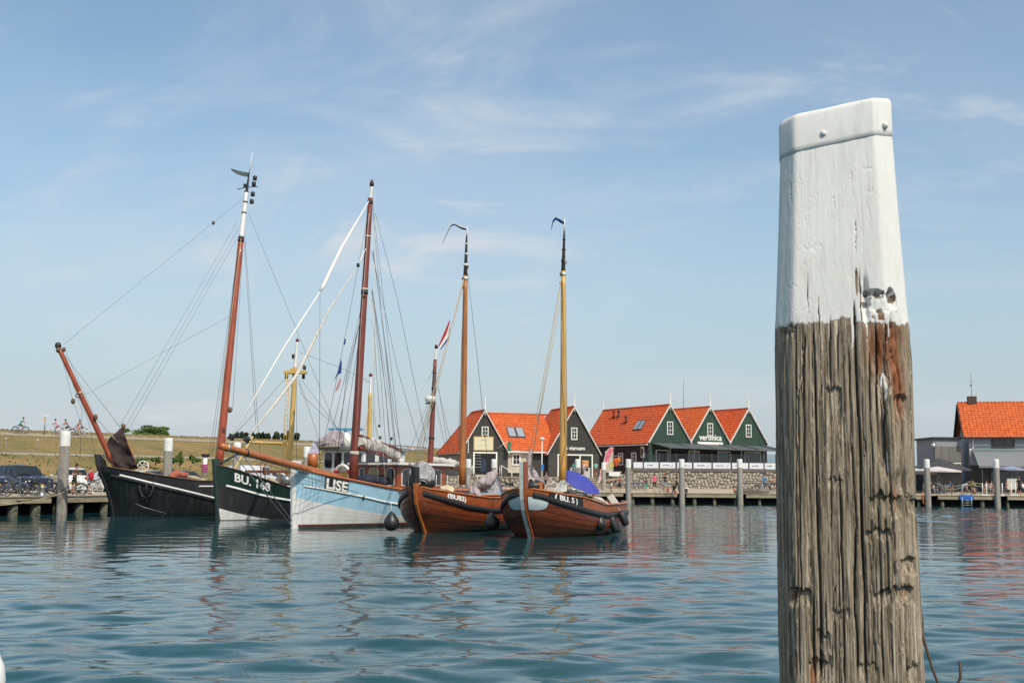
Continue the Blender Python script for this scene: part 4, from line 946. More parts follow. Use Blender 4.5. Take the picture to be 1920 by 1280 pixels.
def terraces():
    # higher terrace wall below the restaurant
    X0, X1, Yw = 12.9, 52.0, 127.0
    root = thing('terrace_wall', 'long grey boulder wall carrying the restaurant terrace', 'stone wall', (20, Yw, 1.2))
    k = MB(); k.prism([(X0, Yw, 1.0), (X1, Yw, 1.0), (X1, Yw, 3.1), (X0, Yw, 3.1)], (0, .6, 0)); k.prism([(10.2, Yw, 1.0), (X0, Yw, 1.0), (X0, Yw, 3.08), (10.2, Yw, 2.25)], (0, .6, 0)); part('core', k, m_mortar, root)
    stones('stones', root, (10.2, Yw), (34.0, Yw), 1.22, lambda t: min(3.12, 2.25 + (10.2 + t * 23.8 - 10.2) * .32), size=.37)
    k = MB(); k.prism([(X0 - .2, Yw - .08, 3.12), (X1, Yw - .08, 3.12), (X1, Yw - .08, 3.42), (X0 - .2, Yw - .08, 3.42)], (0, .5, 0)); part('coping', k, mat('brown_timber', (.16, .135, .115), .9, var=.3, vscale=1.5, stretch=(1, 1, 6)), root)
    k = MB(); k.prism([(X0 - .2, Yw + .4, 3.05), (X1, Yw + .4, 3.05), (X1, Yw + 25, 3.05), (X0 - .2, Yw + 6, 3.05)], (0, 0, .08)); tf = struct(part('terrace', k, m_pave)); tf['label'] = 'paved terrace in front of the green restaurant'
    # glass screen with printed panels
    scr = thing('terrace_screen', 'glass wind screen with a row of white printed panels along the terrace', 'wind screen', (20, Yw, 3.4))
    xs = [(470, 562), (575, 720), (735, 890), (907, 1055), (1072, 1250), (1265, 1442), (1458, 1618), (1632, 1780), (1785, 1890), (1905, 2050), (2065, 2210)]
    pr = mat('grey_print', (.10, .11, .13), .7); pan = mat('white_panel', (.66, .69, .74), .5)
    g = random.Random(4)
    for i, (a, b) in enumerate(xs):
        xa, xb = at(1100 + .1875 * a, 873, Yw - .1).x, at(1100 + .1875 * b, 873, Yw - .1).x; Yp = Yw + .1
        k = MB(); k.box(((xa + xb) / 2, Yp, 3.78), (xb - xa, .04, .64)); p = part('panel', k, pan, scr)
        if 1 <= i <= 8:
            k = MB(); xm = xa + (xb - xa) * .40; l = .42 * (xb - xa)
            x = xm - l / 2
            while x < xm + l / 2: wd = g.uniform(.06, .16); k.box((x + wd / 2, Yp - .026, 3.78), (wd, .008, g.uniform(.07, .12))); x += wd + .035
            if i in (2, 3, 4, 5): k.tube([(xb - .5, Yp - .03, 3.68), (xb - .38, Yp - .03, 3.66), (xb - .3, Yp - .03, 3.8), (xb - .2, Yp - .03, 3.9)], .018, 5)
            part('print', k, pr, p)
        k = MB(); k.beam((xa - .09, Yp, 3.42), (xa - .09, Yp, 5.05), .09, .09, upv=(0, 1, 0)); part('post', k, m_dgrey, scr)
        if i > 0:
            k = MB(); k.box(((xa + xb) / 2, Yp, 4.60), (xb - xa + .05, .015, .86)); part('pane', k, m_clear, scr)
        k = MB(); k.box(((xa + xb) / 2, Yp, 4.13), (xb - xa + .1, .07, .05)); part('rail', k, m_dgrey, scr)
    # lower terrace in front of the fish shop
    root = thing('terrace_wall', 'low boulder wall below the dark fish shop', 'stone wall', (2, 127.2, 1.2))
    k = MB(); k.prism([(-7, 127.3, 1.0), (7.4, 127.3, 1.0), (7.4, 127.3, 2.38), (-7, 127.3, 2.38)], (0, .6, 0)); part('core', k, m_mortar, root)
    stones('stones', root, (-7, 127.3), (7.4, 127.3), 1.2, lambda t: 2.42, size=.4, seed=8)
    k = MB(); k.prism([(-9, 127.35, 2.36), (10.3, 127.35, 2.36), (12.7, 150, 2.36), (-9, 142, 2.36)], (0, 0, .08)); tf = struct(part('terrace', k, m_pave)); tf['label'] = 'paved forecourt of the dark fish shop'
    st = thing('steps', 'wide grey timber steps up to the fish shop forecourt', 'steps', (8.8, 124.5, 1.25))
    for i in range(6):
        k = MB(); k.box((8.9, 124.6 + i * .5, 1.32 + i * .2), (3.0, .52, .17)); part('tread', k, m_beam2, st)
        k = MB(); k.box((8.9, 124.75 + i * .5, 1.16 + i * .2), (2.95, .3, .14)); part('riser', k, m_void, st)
    k = MB(); k.prism([(10.45, 124.3, 1.1), (10.45, 127.6, 1.1), (10.45, 127.6, 2.5), (10.45, 124.3, 1.35)], (.12, 0, 0)); part('stringer', k, m_stone, st)
terraces()

# ---- grey house on the right with awnings
def grey_house():
    fr = Frame((46.3, 119, 0), R(-14)); W_ = 22
    root = thing('house', 'grey rendered house with bright orange pantile roof at right', 'house', fr(8, 0, 1), fr.ang)
    ze, zr = 6.9, 10.35; dep = 3.7
    k = MB(); k.prism([fr(0, 0, .9), fr(0, 2 * dep, .9), fr(0, 2 * dep, ze), fr(0, dep, zr - .1), fr(0, 0, ze)], fr.u * W_); part('wall', k, m_greyw, root)
    k = MB(); k.prism([fr(-.02, -.02, .9), fr(W_, -.02, .9), fr(W_, -.02, 3.9), fr(-.02, -.02, 3.9)], fr.v * .05); part('plinth_wall', k, m_dgrey, root)
    Ls = math.hypot(dep + .35, zr - ze + .3)
    tiles('roof_tiles', root, m_tile2, fr(-.55, -.45, ze - .22), fr.u, W_ + 1, fr.v * (dep + .45) + V(0, 0, zr - ze + .3), Ls + .1, w=.36, c=.36)
    tiles('roof_tiles', root, m_tile2, fr(-.55, 2 * dep + .45, ze - .22), fr.u, W_ + 1, -fr.v * (dep + .45) + V(0, 0, zr - ze + .3), Ls + .1, w=.36, c=.36)
    ridge_caps(root, fr(-.55, dep, zr + .1), fr(W_ + .4, dep, zr + .1), m_tile2)
    for sg in (0, 1):
        k = MB(); k.beam(fr(-.5, -.42 if sg == 0 else 2 * dep + .42, ze - .33), fr(-.5, dep, zr - .05), .06, .3, upv=fr.u if sg else -fr.u); part('barge_board', k, m_blackmetal, root)
    k = MB(); k.beam(fr(-.5, -.52, ze - .34), fr(W_ + .4, -.52, ze - .34), .12, .12); part('gutter', k, m_blackmetal, root)
    k = MB(); k.box(fr(.9, dep, zr + .35), (.9, .6, .8), fr.ang); ch = part('chimney', k, mat('dark_brick', (.09, .06, .05), .9, var=.3, vscale=6), root)
    k = MB(); c = fr(.9, dep, zr + .7); k.tube([c, c + V(0, 0, 2.4)], .025, 6); k.tube([c + V(-.25, 0, 1.6), c + V(.25, 0, 1.6)], .02, 5); k.ball(c + V(-.05, 0, 1.2), .11, 6, 5); part('aerial', k, m_wire, ch)
    window(root, fr, 3.2, 6.12, 2.15, 1.0, -.03, 2, 1, .12, frame_m=m_dgrey)
    k = MB(); k.prism([fr(0, -.04, 5.38), fr(W_, -.04, 5.38), fr(W_, -.04, 5.55), fr(0, -.04, 5.55)], fr.v * .05); part('string_course', k, m_trim, root)
    k = MB(); k.beam(fr(.35, -.08, 6.9), fr(.35, -.08, 5.2), .09, .09, upv=fr.u); part('downpipe', k, m_trim, root)
    # ground floor openings
    for a0, a1 in ((1.9, 5.6), (6.6, 9.4), (10.2, 14.0)):
        k = MB(); k.prism([fr(a0, -.05, 1.2), fr(a1, -.05, 1.2), fr(a1, -.05, 3.55), fr(a0, -.05, 3.55)], fr.v * .02); r = part('shop_window', k, m_darkpane, root)
        k = MB()
        for a in (a0, (a0 + a1) / 2, a1): k.beam(fr(a, -.07, 1.2), fr(a, -.07, 3.6), .08, .07, upv=fr.u)
        part('frame', k, m_blackmetal, r)
    # awnings: sloping canvas, side arms, valance
    for i, (a0, a1) in enumerate(((.35, 5.4), (5.6, 11.0), (11.2, 16))):
        aw = thing('awning', ['grey canvas awning over the restaurant front, left one', 'grey canvas awning cut by the right edge of the photo', 'grey canvas awning farthest right'][i], 'awning', fr((a0 + a1) / 2, -1, 4))
        k = MB(); k.prism([fr(a0, -.1, 5.35), fr(a1, -.1, 5.35), fr(a1 - .15, -2.6, 3.78), fr(a0 + .15, -2.6, 3.78)], V(0, 0, .03)); part('canvas', k, m_tarp, aw)
        for j in range(9):
            a = a0 + (a1 - a0) * (j + .5) / 9; k = MB()
        k = MB(); k.prism([fr(a0 + .15, -2.6, 3.78), fr(a1 - .15, -2.6, 3.78), fr(a1 - .15, -2.6, 3.62), fr(a0 + .15, -2.6, 3.62)], -fr.v * .02); part('valance', k, m_tarp, aw)
        for a in (a0, a1): k = MB(); k.beam(fr(a, -.1, 5.42), fr(a + (.15 if a == a0 else -.15), -2.62, 3.84), .07, .07); part('arm', k, mat('teal_grey_frame', (.22, .30, .31), .5), aw)
        k = MB(); k.box(fr((a0 + a1) / 2, -.12, 5.46), (a1 - a0, .22, .18), fr.ang); part('cassette', k, MATS['teal_grey_frame'], aw)
    for a in (.8, 5.6):
        k = MB(); k.beam(fr(a, -2.5, 1.0), fr(a, -2.5, 3.75), .08, .08, upv=fr.u); part('canopy_post', k, m_dgrey, root)
    # flat-roofed annex with slatted balcony front
    fx = Frame((42.9, 119.6, 0), 0); an = thing('annex', 'flat roofed grey annex with slatted timber front beside the orange roof', 'annex', (44, 121, 1))
    k = MB(); k.prism([(42.9, 119.6, .9), (45.6, 119.6, .9), (45.6, 119.6, 6.5), (42.9, 119.6, 6.5)], (0, 5, 0)); part('wall', k, mat('pale_grey_wall', (.27, .28, .30), .8), an)
    k = MB(); k.box((44.2, 122, 6.62), (3.0, 5.2, .22)); part('roof', k, m_blackmetal, an)
    for i in range(16):
        k = MB(); k.box((43.05 + i * .165, 119.5, 5.0), (.145, .06, 1.55)); part('slat', k, mat('grey_slat', (.22, .20, .18), .9, var=.25, vscale=3, stretch=(1, 1, .2)), an)
    k = MB(); k.box((44.2, 119.54, 4.1), (2.8, .1, .12)); part('ledge', k, m_trim, an)
    k = MB(); k.lathe([(.3, 0), (.28, .05), (.05, .12)], 10, Matrix.Translation((42.85, 119.4, 5.9)) @ Matrix.Rotation(R(70), 4, 'X')); part('dish_aerial', k, m_steel, an)
    k = MB(); k.prism([(36, 123, .9), (45.6, 123, .9), (45.6, 123, 3.4), (36, 123, 3.4)], (0, .3, 0)); lo = tag(part('garden_wall', k, m_dgrey), 'low dark grey wall behind the cafe terrace at right', 'wall')
grey_house()
# ---------------------------------------------------------------- boats
m_varn = mat('varnished_oak', (0.36, 0.088, 0.025), 0.35, col2=(0.24, 0.058, 0.018), vscale=2.0, stretch=(1, 1, 5), coat=0.25)
m_hullA = mat('oiled_planks', (0.215, 0.048, 0.018), 0.36, col2=(0.105, 0.026, 0.012), vscale=1.4, stretch=(0.8, 0.8, 4), coat=0.15, detail=6)
m_hullB = mat('oiled_planks_dark', (0.135, 0.032, 0.015), 0.38, col2=(0.055, 0.019, 0.012), vscale=1.8, stretch=(0.8, 0.8, 4), coat=0.15, detail=6)
m_hullC = mat('oiled_planks_red', (0.27, 0.060, 0.020), 0.36, col2=(0.155, 0.036, 0.014), vscale=1.6, stretch=(0.8, 0.8, 4), coat=0.15, detail=6)
m_redmast = mat('red_brown_spar', (0.37, 0.072, 0.026), 0.4, col2=(0.27, 0.05, 0.021), vscale=1.5, stretch=(3, 3, .5), coat=.2)
m_darkmast = mat('dark_red_spar', (0.20, 0.042, 0.024), 0.5, col2=(0.14, 0.030, 0.020), vscale=1.5, stretch=(3, 3, .5))
m_brownmast = mat('oiled_spar', (0.46, 0.17, 0.038), 0.45, col2=(0.26, 0.085, 0.022), vscale=3, stretch=(3, 3, .35), coat=.2)
m_goldmast = mat('pale_spar', (0.68, 0.38, 0.09), 0.4, col2=(0.56, 0.28, 0.06), vscale=2, stretch=(3, 3, .3), coat=.2)
m_yellow = mat('yellow_paint', (0.60, 0.40, 0.12), 0.5, col2=(0.52, 0.33, 0.09), vscale=2)
m_sail = mat('white_sailcloth', (0.60, 0.56, 0.50), 0.9, col2=(0.47, 0.43, 0.38), vscale=4)
m_greycl = mat('grey_canvas', (0.36, 0.35, 0.36), 0.9, col2=(0.27, 0.265, 0.275), vscale=3)
m_pinkgrey = mat('faded_mauve_canvas', (0.44, 0.36, 0.36), 0.9, col2=(0.34, 0.29, 0.30), vscale=3)
m_browncl = mat('tanned_sailcloth', (0.062, 0.037, 0.033), 0.95, col2=(0.040, 0.026, 0.025), vscale=3)
m_ltblue = mat('light_blue_paint', (0.36, 0.58, 0.72), 0.42, col2=(0.27, 0.44, 0.55), vscale=2.0, stretch=(1.5, 1.5, .5), detail=8, lo=.45, hi=.85)
m_hullw = mat('white_hull_paint', (0.72, 0.71, 0.69), 0.42, col2=(0.52, 0.485, 0.42), vscale=2.2, stretch=(1.5, 1.5, .5), detail=8, lo=.45, hi=.85)
m_dkgreen = mat('dark_green_paint', (0.010, 0.030, 0.021), 0.35, col2=(0.015, 0.038, 0.027), vscale=1.5)
m_tar = mat('tarred_hull', (0.011, 0.012, 0.014), 0.38, col2=(0.055, 0.052, 0.05), vscale=2.4, stretch=(1.6, 1.6, .35), detail=9, lo=.5, hi=.9, bump=.25, bscale=3)
m_char = mat('black_hull', (0.024, 0.024, 0.026), 0.40, col2=(0.06, 0.056, 0.052), vscale=2.2, stretch=(1.6, 1.6, .4), detail=9, lo=.5, hi=.9, bump=.2, bscale=3)
m_deck = mat('deck_planks', (0.30, 0.225, 0.14), 0.8, var=0.3, vscale=3, stretch=(1, 1, 1))
m_redln = mat('red_boot', (0.20, 0.028, 0.016), 0.6, var=.3, vscale=3)
m_weed = mat('dark_boot', (0.035, 0.033, 0.027), 0.8, col2=(0.06, 0.055, 0.04), vscale=2)
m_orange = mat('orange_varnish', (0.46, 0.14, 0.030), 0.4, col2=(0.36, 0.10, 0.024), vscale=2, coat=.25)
m_blackspar = mat('black_spar', (0.012, 0.014, 0.018), .45)

class Boat:
    def __init__(s, bow, ang, L):
        s.B = Vector((bow[0], bow[1], 0)); s.A = Vector((math.sin(ang), math.cos(ang), 0)); s.P = Vector((math.cos(ang), -math.sin(ang), 0)); s.Len = L
    def __call__(s, t, p, z): return s.B + s.A * t + s.P * p + Vector((0, 0, z))

def interp(x, tab): return float(np.interp(x, [a for a, _ in tab], [b for _, b in tab]))
class Hull:
    """port/starboard surface from plan curves (deck, waterline) and sheer lines traced along the port side"""
    def __init__(s, bt, hb, hw, stem, lines, taus, flare=1.0, bulge=0.0):
        s.bt, s.hb, s.hw, s.stem, s.flare, s.bulge, s.taus = bt, hb, hw, stem, flare, bulge, taus
        s.z = {}
        for nm, ln in lines.items():
            zs = []; last = None; xs = [a for a, _ in ln]
            for tau in taus:
                q = bt(bt.Len * tau + stem(1.2) * (1 - tau) ** 3, hb(tau), 1.2); px = pix(q)[0]
                if last is not None and (px > xs[-1] or tau > 0.62): zs.append(last); continue
                last = at(px, float(np.interp(px, xs, [b for _, b in ln])), q.y).z; zs.append(last)
            s.z[nm] = zs
    def zz(s, nm, tau): return float(np.interp(tau, s.taus, s.z[nm])) if isinstance(nm, str) else nm
    def pt(s, tau, z, side, off=0.0, top='sheer'):
        zt = max(0.3, s.zz(top, tau)); f = min(1.25, max(0.0, z / zt)); w0, w1 = s.hw(tau), s.hb(tau)
        h = w0 + (w1 - w0) * f ** s.flare if f <= 1 else w1
        h += s.bulge * math.sin(math.pi * min(1, f)) * min(1.0, w1)
        if z < 0: h *= 1 + z * 0.5
        t = s.bt.Len * tau + s.stem(z) * (1 - tau) ** 3
        return s.bt(t, side * (h + off), z)
    def shell(s, mb, lo, hi, m, side, nsub=3, off=0.0, top='sheer', t0=0, t1=None):
        rows = []
        for tau in s.taus[t0:t1]:
            a, b = s.zz(lo, tau), s.zz(hi, tau)
            if b < a + 0.003: b = a + 0.003
            rows.append([tuple(s.pt(tau, a + (b - a) * k / nsub, side, off, top)) for k in range(nsub + 1)])
        mb.grid(np.array(rows), m, True, flip=(side < 0))
    def rail(s, mb, zname, side, w, h, m=0, off=0.0, dz=0.0, t0=0, t1=None, n=6, top='sheer'):
        pts = [s.pt(tau, s.zz(zname, tau) + dz, side, off, top) for tau in s.taus[t0:t1]]
        rows = []
        for p in pts:
            P_ = s.bt.P * side
            rows.append([tuple(p + P_ * (w * math.cos(a)) + Vector((0, 0, h * math.sin(a)))) for a in [2 * math.pi * k / n + .3 for k in range(n)]])
        mb.grid(np.array(rows), m, True, close=True, flip=(side > 0))
        for r_, o_ in ((rows[0], 1), (rows[-1], -1)): mb.add(r_, [tuple(range(n))[::o_]], m)
    def deck(s, mb, name, dz, m):
        rows = [[tuple(s.pt(t, s.zz(name, t) + dz, sd * k, 0) if k == 1 else (s.pt(t, s.zz(name, t) + dz, 1, 0) + s.pt(t, s.zz(name, t) + dz, -1, 0)) / 2 + Vector((0, 0, .05))) for sd, k in ((-1, 1), (0, 0), (1, 1))] for t in s.taus]
        mb.grid(np.array(rows), m, True, flip=True)
    def transom(s, mb, lo, hi, m):
        t = s.taus[-1]; a, b = s.zz(lo, t), s.zz(hi, t); L_ = [s.pt(t, a + (b - a) * k / 4, 1) for k in range(5)]; R_ = [s.pt(t, a + (b - a) * k / 4, -1) for k in range(5)]
        mb.grid(np.array([[tuple(q) for q in L_], [tuple(q) for q in R_]]), m, False)
TAUS = [0, .008, .02, .04, .065, .095, .13, .17, .21, .26, .31, .37, .43, .5, .57, .64, .71, .78, .85, .91, .96, 1.0]

def lines(root, name, L_, m, r=0.014):
    for seg in L_:
        k = MB(); k.tube([at(*q) if len(q) == 3 and q[2] > 20 and abs(q[0]) > 30 else Vector(q) for q in seg], r, 5); part(name, k, m, root)
def sag_line(root, name, a, b, sag, m, r=0.018, n=8):
    a = Vector(a); b = Vector(b); k = MB(); k.tube([a.lerp(b, i / n) - Vector((0, 0, sag * 4 * (i / n) * (1 - i / n))) for i in range(n + 1)], r, 5); return part(name, k, m, root)
def spar(root, name, a, b, r0, r1, m, n=10, bands=(), bow=0.0):
    a = Vector(a); b = Vector(b); k = MB(); N_ = 12; side = Vector((1, 0, 0))
    k.tube([a.lerp(b, i / N_) + side * (bow * math.sin(math.pi * i / N_)) for i in range(N_ + 1)], [r0 + (r1 - r0) * i / N_ for i in range(N_ + 1)], n); o = part(name, k, m, root)
    for t, mt, w in bands:
        k = MB(); d = (b - a).normalized(); p = a.lerp(b, t); rr = r0 + (r1 - r0) * t; k.tube([p - d * w / 2, p + d * w / 2], [rr + .018] * 2, n); part('band', k, mt, o)
    return o
def cloth_roll(root, name, path, radii, m, seed=0, n=12, amp=.28, flat=.8):
    g = np.random.default_rng(seed); path = [Vector(p) for p in path]; N_ = 26; rows = []
    ph = g.random((5, 2)) * 6.28
    for i in range(N_ + 1):
        t = i / N_ * (len(path) - 1); j = min(int(t), len(path) - 2); p = path[j].lerp(path[j + 1], t - j); rr = radii[j] + (radii[j + 1] - radii[j]) * (t - j)
        d = (path[j + 1] - path[j]).normalized(); x = d.cross(Vector((0, 0, 1))).normalized(); y = x.cross(d); row = []
        for q in range(n):
            a = 2 * math.pi * q / n; w = 1 + amp * (math.sin(3 * a + ph[0, 0] + i * .9) * .5 + math.sin(5 * a + ph[1, 0] - i * 1.3) * .35 + math.sin(2 * a + i * .45 + ph[2, 0]) * .4) + g.normal(0, .05)
            row.append(tuple(p + x * (math.cos(a) * rr * flat * w) + y * (math.sin(a) * rr * w)))
        rows.append(row)
    k = MB(); k.grid(np.array(rows), close=True); k.add(rows[0], [tuple(range(n - 1, -1, -1))]); k.add(rows[-1], [tuple(range(n))]); return part(name, k, m, root)
def drape(root, name, P, m, seed=0, amp=.05, sub=10, thick=.02):
    """cloth over control points P[rows][cols], creased"""
    P = np.array([[tuple(Vector(q)) for q in r] for r in P]); a, b = P.shape[:2]; A, Bn = (a - 1) * sub + 1, (b - 1) * sub + 1; Q = np.zeros((A, Bn, 3)); g = np.random.default_rng(seed)
    for i in range(A):
        y = i / sub; i0 = min(int(y), a - 2); fy = y - i0
        for j in range(Bn):
            x = j / sub; j0 = min(int(x), b - 2); fx = x - j0
            Q[i, j] = (P[i0, j0] * (1 - fx) + P[i0, j0 + 1] * fx) * (1 - fy) + (P[i0 + 1, j0] * (1 - fx) + P[i0 + 1, j0 + 1] * fx) * fy
    n1 = fbm((A, Bn), (4, 3), seed + 1, 3) - .5; n2 = fbm((A, Bn), (2, 11), seed + 2, 3) - .5
    Q[..., 1] -= (n1 + n2) * amp * 4; Q[..., 2] += n2 * amp * 2
    k = MB(); k.grid(Q); return part(name, k, m, root)
def block(root, p, r=.07, m=None): k = MB(); k.ball(p, (r, r * .7, r * 1.3), 8, 6); part('pulley_block', k, m or mat('wood_block', (.13, .075, .04), .6), root)
def flag(root, name, pole, rows_, m, nseg=8):
    """rows_: list of polylines (top to bottom) of points; one strip per colour"""
    for i in range(len(rows_) - 1):
        a, b = rows_[i], rows_[i + 1]; k = MB(); k.grid(np.array([[tuple(Vector(q)) for q in a], [tuple(Vector(q)) for q in b]])); part(name, k, m[i], root)

m_flagred = mat('flag_red', (.42, .018, .03), .8); m_flagblue = mat('flag_blue', (.018, .055, .22), .8); m_flagwhite = mat('flag_white', (.75, .73, .72), .8)

# ---- the two varnished wooden fishing boats in front
def botter(bowpx, Ybow, label, lines_, stem_px, mastpx, mast_m, name_txt, txt_at, idx):
    b0 = at(bowpx[0], bowpx[1], Ybow); bt = Boat((b0.x, b0.y), R(18), 11.2)
    root = thing('fishing_boat', label, 'fishing boat', tuple(bt.B), -R(18))
    hbm, hwm = 1.98, 1.72
    hb = lambda t: hbm * (1 - (1 - min(1, t / .42)) ** 2.3) ** .62 if t < .42 else hbm * (1 - .60 * ((t - .42) / .58) ** 2.0)
    hw = lambda t: hwm * (1 - (1 - min(1, t / .45)) ** 2.1) ** .85 if t < .45 else hwm * (1 - .75 * ((t - .45) / .55) ** 1.8)
    stem = lambda z: -interp(z, [(0, 0), (.35, .30), (.8, .72), (1.2, .95), (1.8, 1.05), (2.8, 1.08)])
    H = Hull(bt, hb, hw, stem, lines_, TAUS, flare=.62, bulge=.10)
    core = MB()
    for sd in (1, -1): H.shell(core, -.6, 'strake', 0, sd, 6, -.035, 'strake'); H.shell(core, 'strake', 'sheer', 0, sd, 2, -.03, 'strake')
    H.deck(core, 'strake', .12, 1); H.transom(core, -.4, 'sheer', 0)
    hull = part('hull', core, [m_hullB, m_deck], root)
    # planking: strakes run from stem to stern, each slightly proud of the one above
    NP = 7; g = random.Random(idx + 3)
    for sd in (1, -1):
        for k_ in range(NP):
            k = MB(); rows = []
            for tau in H.taus:
                zs = H.zz('strake', tau); lo, hi = -.25 + (zs + .25) * (k_ / NP), -.25 + (zs + .25) * ((k_ + 1) / NP) - .004
                rows.append([tuple(H.pt(tau, lo, sd, .015, 'strake')), tuple(H.pt(tau, (lo + hi) / 2, sd, .011, 'strake')), tuple(H.pt(tau, hi, sd, .006, 'strake'))])
            k.grid(np.array(rows), 0, True, flip=(sd < 0)); part('plank', k, g.choice((m_hullA, m_hullA, m_hullB, m_hullC)) if idx else g.choice((m_hullA, m_hullC, m_hullC)), hull)
        k = MB(); H.shell(k, 'strake', 'sheer', 0, sd, 2, .004, 'strake'); part('bulwark', k, m_varn, hull)
        k = MB(); H.rail(k, 'strake', sd, .06, .11, 0, .03, 0, 1, None, 8, 'strake'); part('rubbing_strake', k, m_black, hull)
        k = MB(); H.rail(k, 'sheer', sd, .075, .04, 0, -.02, .02, 1, None, 8, 'strake'); part('gunwale', k, m_orange, hull)
    # heavy curved stem post following the photo's outline
    k = MB(); rows = []
    for (px, py) in stem_px:
        q = at(px, py, Ybow - .10); z = q.z; t = stem(z) - .10
        c = bt(stem(z) - .10, 0, z); f = bt.A; p_ = bt.P; w = .085
        rows.append([tuple(c + p_ * w - f * .02), tuple(c + p_ * w + f * .42), tuple(c - p_ * w + f * .42), tuple(c - p_ * w - f * .02)])
    k.grid(np.array(rows), 0, False, close=True); k.add(rows[-1], [(0, 1, 2, 3)]); st = part('stem', k, m_black if idx == 0 else m_varn, root)
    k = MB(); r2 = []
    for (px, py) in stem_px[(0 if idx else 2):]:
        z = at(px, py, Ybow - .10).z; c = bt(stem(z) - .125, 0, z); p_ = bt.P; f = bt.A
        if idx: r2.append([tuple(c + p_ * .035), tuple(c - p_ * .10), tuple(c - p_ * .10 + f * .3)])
        else: r2.append([tuple(c + p_ * .10 + f * .4), tuple(c + p_ * .10), tuple(c + p_ * .01)])  # left boat: sunlit side of the black stem put in as orange
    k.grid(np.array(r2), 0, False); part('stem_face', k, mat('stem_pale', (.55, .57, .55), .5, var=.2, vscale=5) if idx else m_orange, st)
    # mast
    (mx0, my0), (mx1, my1), (mx2, my2) = mastpx; Ym = bt(4.15, 0, 0).y
    hd = spar(root, 'mast', at(mx0, my0, Ym), at(mx1, my1, Ym + .1), .148, .095, mast_m, 12, [(.985, m_white, .12)], .02)
    tp = spar(root, 'topmast', at(mx1, my1 + 2, Ym + .1), at(mx2, my2, Ym + .1), .094, .035, m_blackspar, 10, [(.28, m_white if idx == 0 else m_black, .10), (.55, m_white if idx == 0 else m_black, .06), (.80, m_white if idx == 0 else m_black, .05)])
    k = MB(); k.tube([at(mx2, my2 + 1, Ym + .1), at(mx2 + 1, my2 - (17 if idx == 0 else 24), Ym + .1)], [.03, .018], 6); part('truck', k, m_white, root)
    # long masthead pennant hanging over
    y0 = my2 - (16 if idx == 0 else 18); Yp = Ym + .1
    pts = [(mx2, y0), (mx2 - 10, y0 - 3), (mx2 - 24, y0 - 9), (mx2 - 31, y0 - 5), (mx2 - 39, y0 + 12), (mx2 - 46, y0 + 30)] if idx == 0 else [(mx2, y0), (mx2 - 8, y0 - 5), (mx2 - 17, y0 - 9), (mx2 - 22, y0 - 2), (mx2 - 24, y0 + 8), (mx2 - 24, y0 + 14)]
    ws = [6, 7, 5, 4, 3, 1]
    top_ = [at(a, b, Yp + .05 * i) for i, (a, b) in enumerate(pts)]; mid_ = [at(a + .5, b + w * .45, Yp + .05 * i) for i, ((a, b), w) in enumerate(zip(pts, ws))]; bot_ = [at(a + 1, b + w, Yp + .05 * i + .05) for i, ((a, b), w) in enumerate(zip(pts, ws))]
    flag(root, 'pennant', None, [top_, mid_, bot_], [m_flagwhite if idx == 0 else m_flagblue, m_flagblue])
    for dx, dy in ((-2.5, 6), (2.5, -16), (-2.5, 22)): block(root, at(mx1 + dx * 1.6, my1 + dy, Ym), .06)
    # bow lettering lies along the bulwark
    tpx, tpy, sz = txt_at
    tau_ = min(H.taus[2:16], key=lambda t: abs(pix(H.pt(t, H.zz('sheer', t), 1))[0] - tpx))
    def bend(x, y, zo):
        tau = tau_ + x / bt.Len
        zl, zh = H.zz('strake', tau), H.zz('sheer', tau); q = H.pt(tau, (zl * .42 + zh * .58) + y, 1, .022 + zo, 'strake'); return q
    text_on('lettering', name_txt, sz, m_trim, (0, 0, 0), (1, 0, 0), (0, 1, 0), root, .004, .008, 1.0, bend, 1.0)
    if idx:
        k = MB(); rows = []
        for i in range(9):
            tau = tau_ - .055 + .12 * i / 8; zl, zh = H.zz('strake', tau), H.zz('sheer', tau); rows.append([tuple(H.pt(tau, zl + .06, 1, .012, 'strake')), tuple(H.pt(tau, zh - .02, 1, .012, 'strake'))])
        k.grid(np.array(rows)); part('name_plate', k, m_black, root)
    return root, bt, H, Ym
L82 = {'strake': [(770, 922), (790, 923), (832, 936), (875, 950), (925, 958)], 'sheer': [(770, 906), (776, 908), (804, 917), (846, 923), (889, 930), (931, 935)]}
b82, BT82, H82, Y82 = botter((795, 997), 45.4, 'varnished wooden fishing boat with brown mast, dark stem and grey tarpaulin over the bow', L82,
    [(769.5, 875), (769.5, 890), (770.5, 905), (773, 925), (776.5, 945), (781, 962), (786, 976), (791, 988), (796, 1001)], ((866, 908), (872.5, 516), (875, 442)), m_brownmast, '(BU82)', (861, 932, .25), 0)
L5 = {'strake': [(985, 926), (1010, 929), (1056, 945), (1114, 962), (1143, 968)], 'sheer': [(985, 914), (992, 916), (1018, 920), (1062, 928), (1100, 934), (1136, 947)]}
b5, BT5, H5, Y5 = botter((997, 1006), 42.1, 'wooden fishing boat with golden mast, white stem and blue parasol on deck', L5,
    [(978, 866), (978, 890), (980, 915), (982.5, 935), (985.5, 955), (989, 972), (993, 989), (997, 1004), (999, 1010)], ((1055, 905), (1056, 508), (1058, 434)), m_goldmast, '( BU. 5 )', (1070, 930, .26), 1)
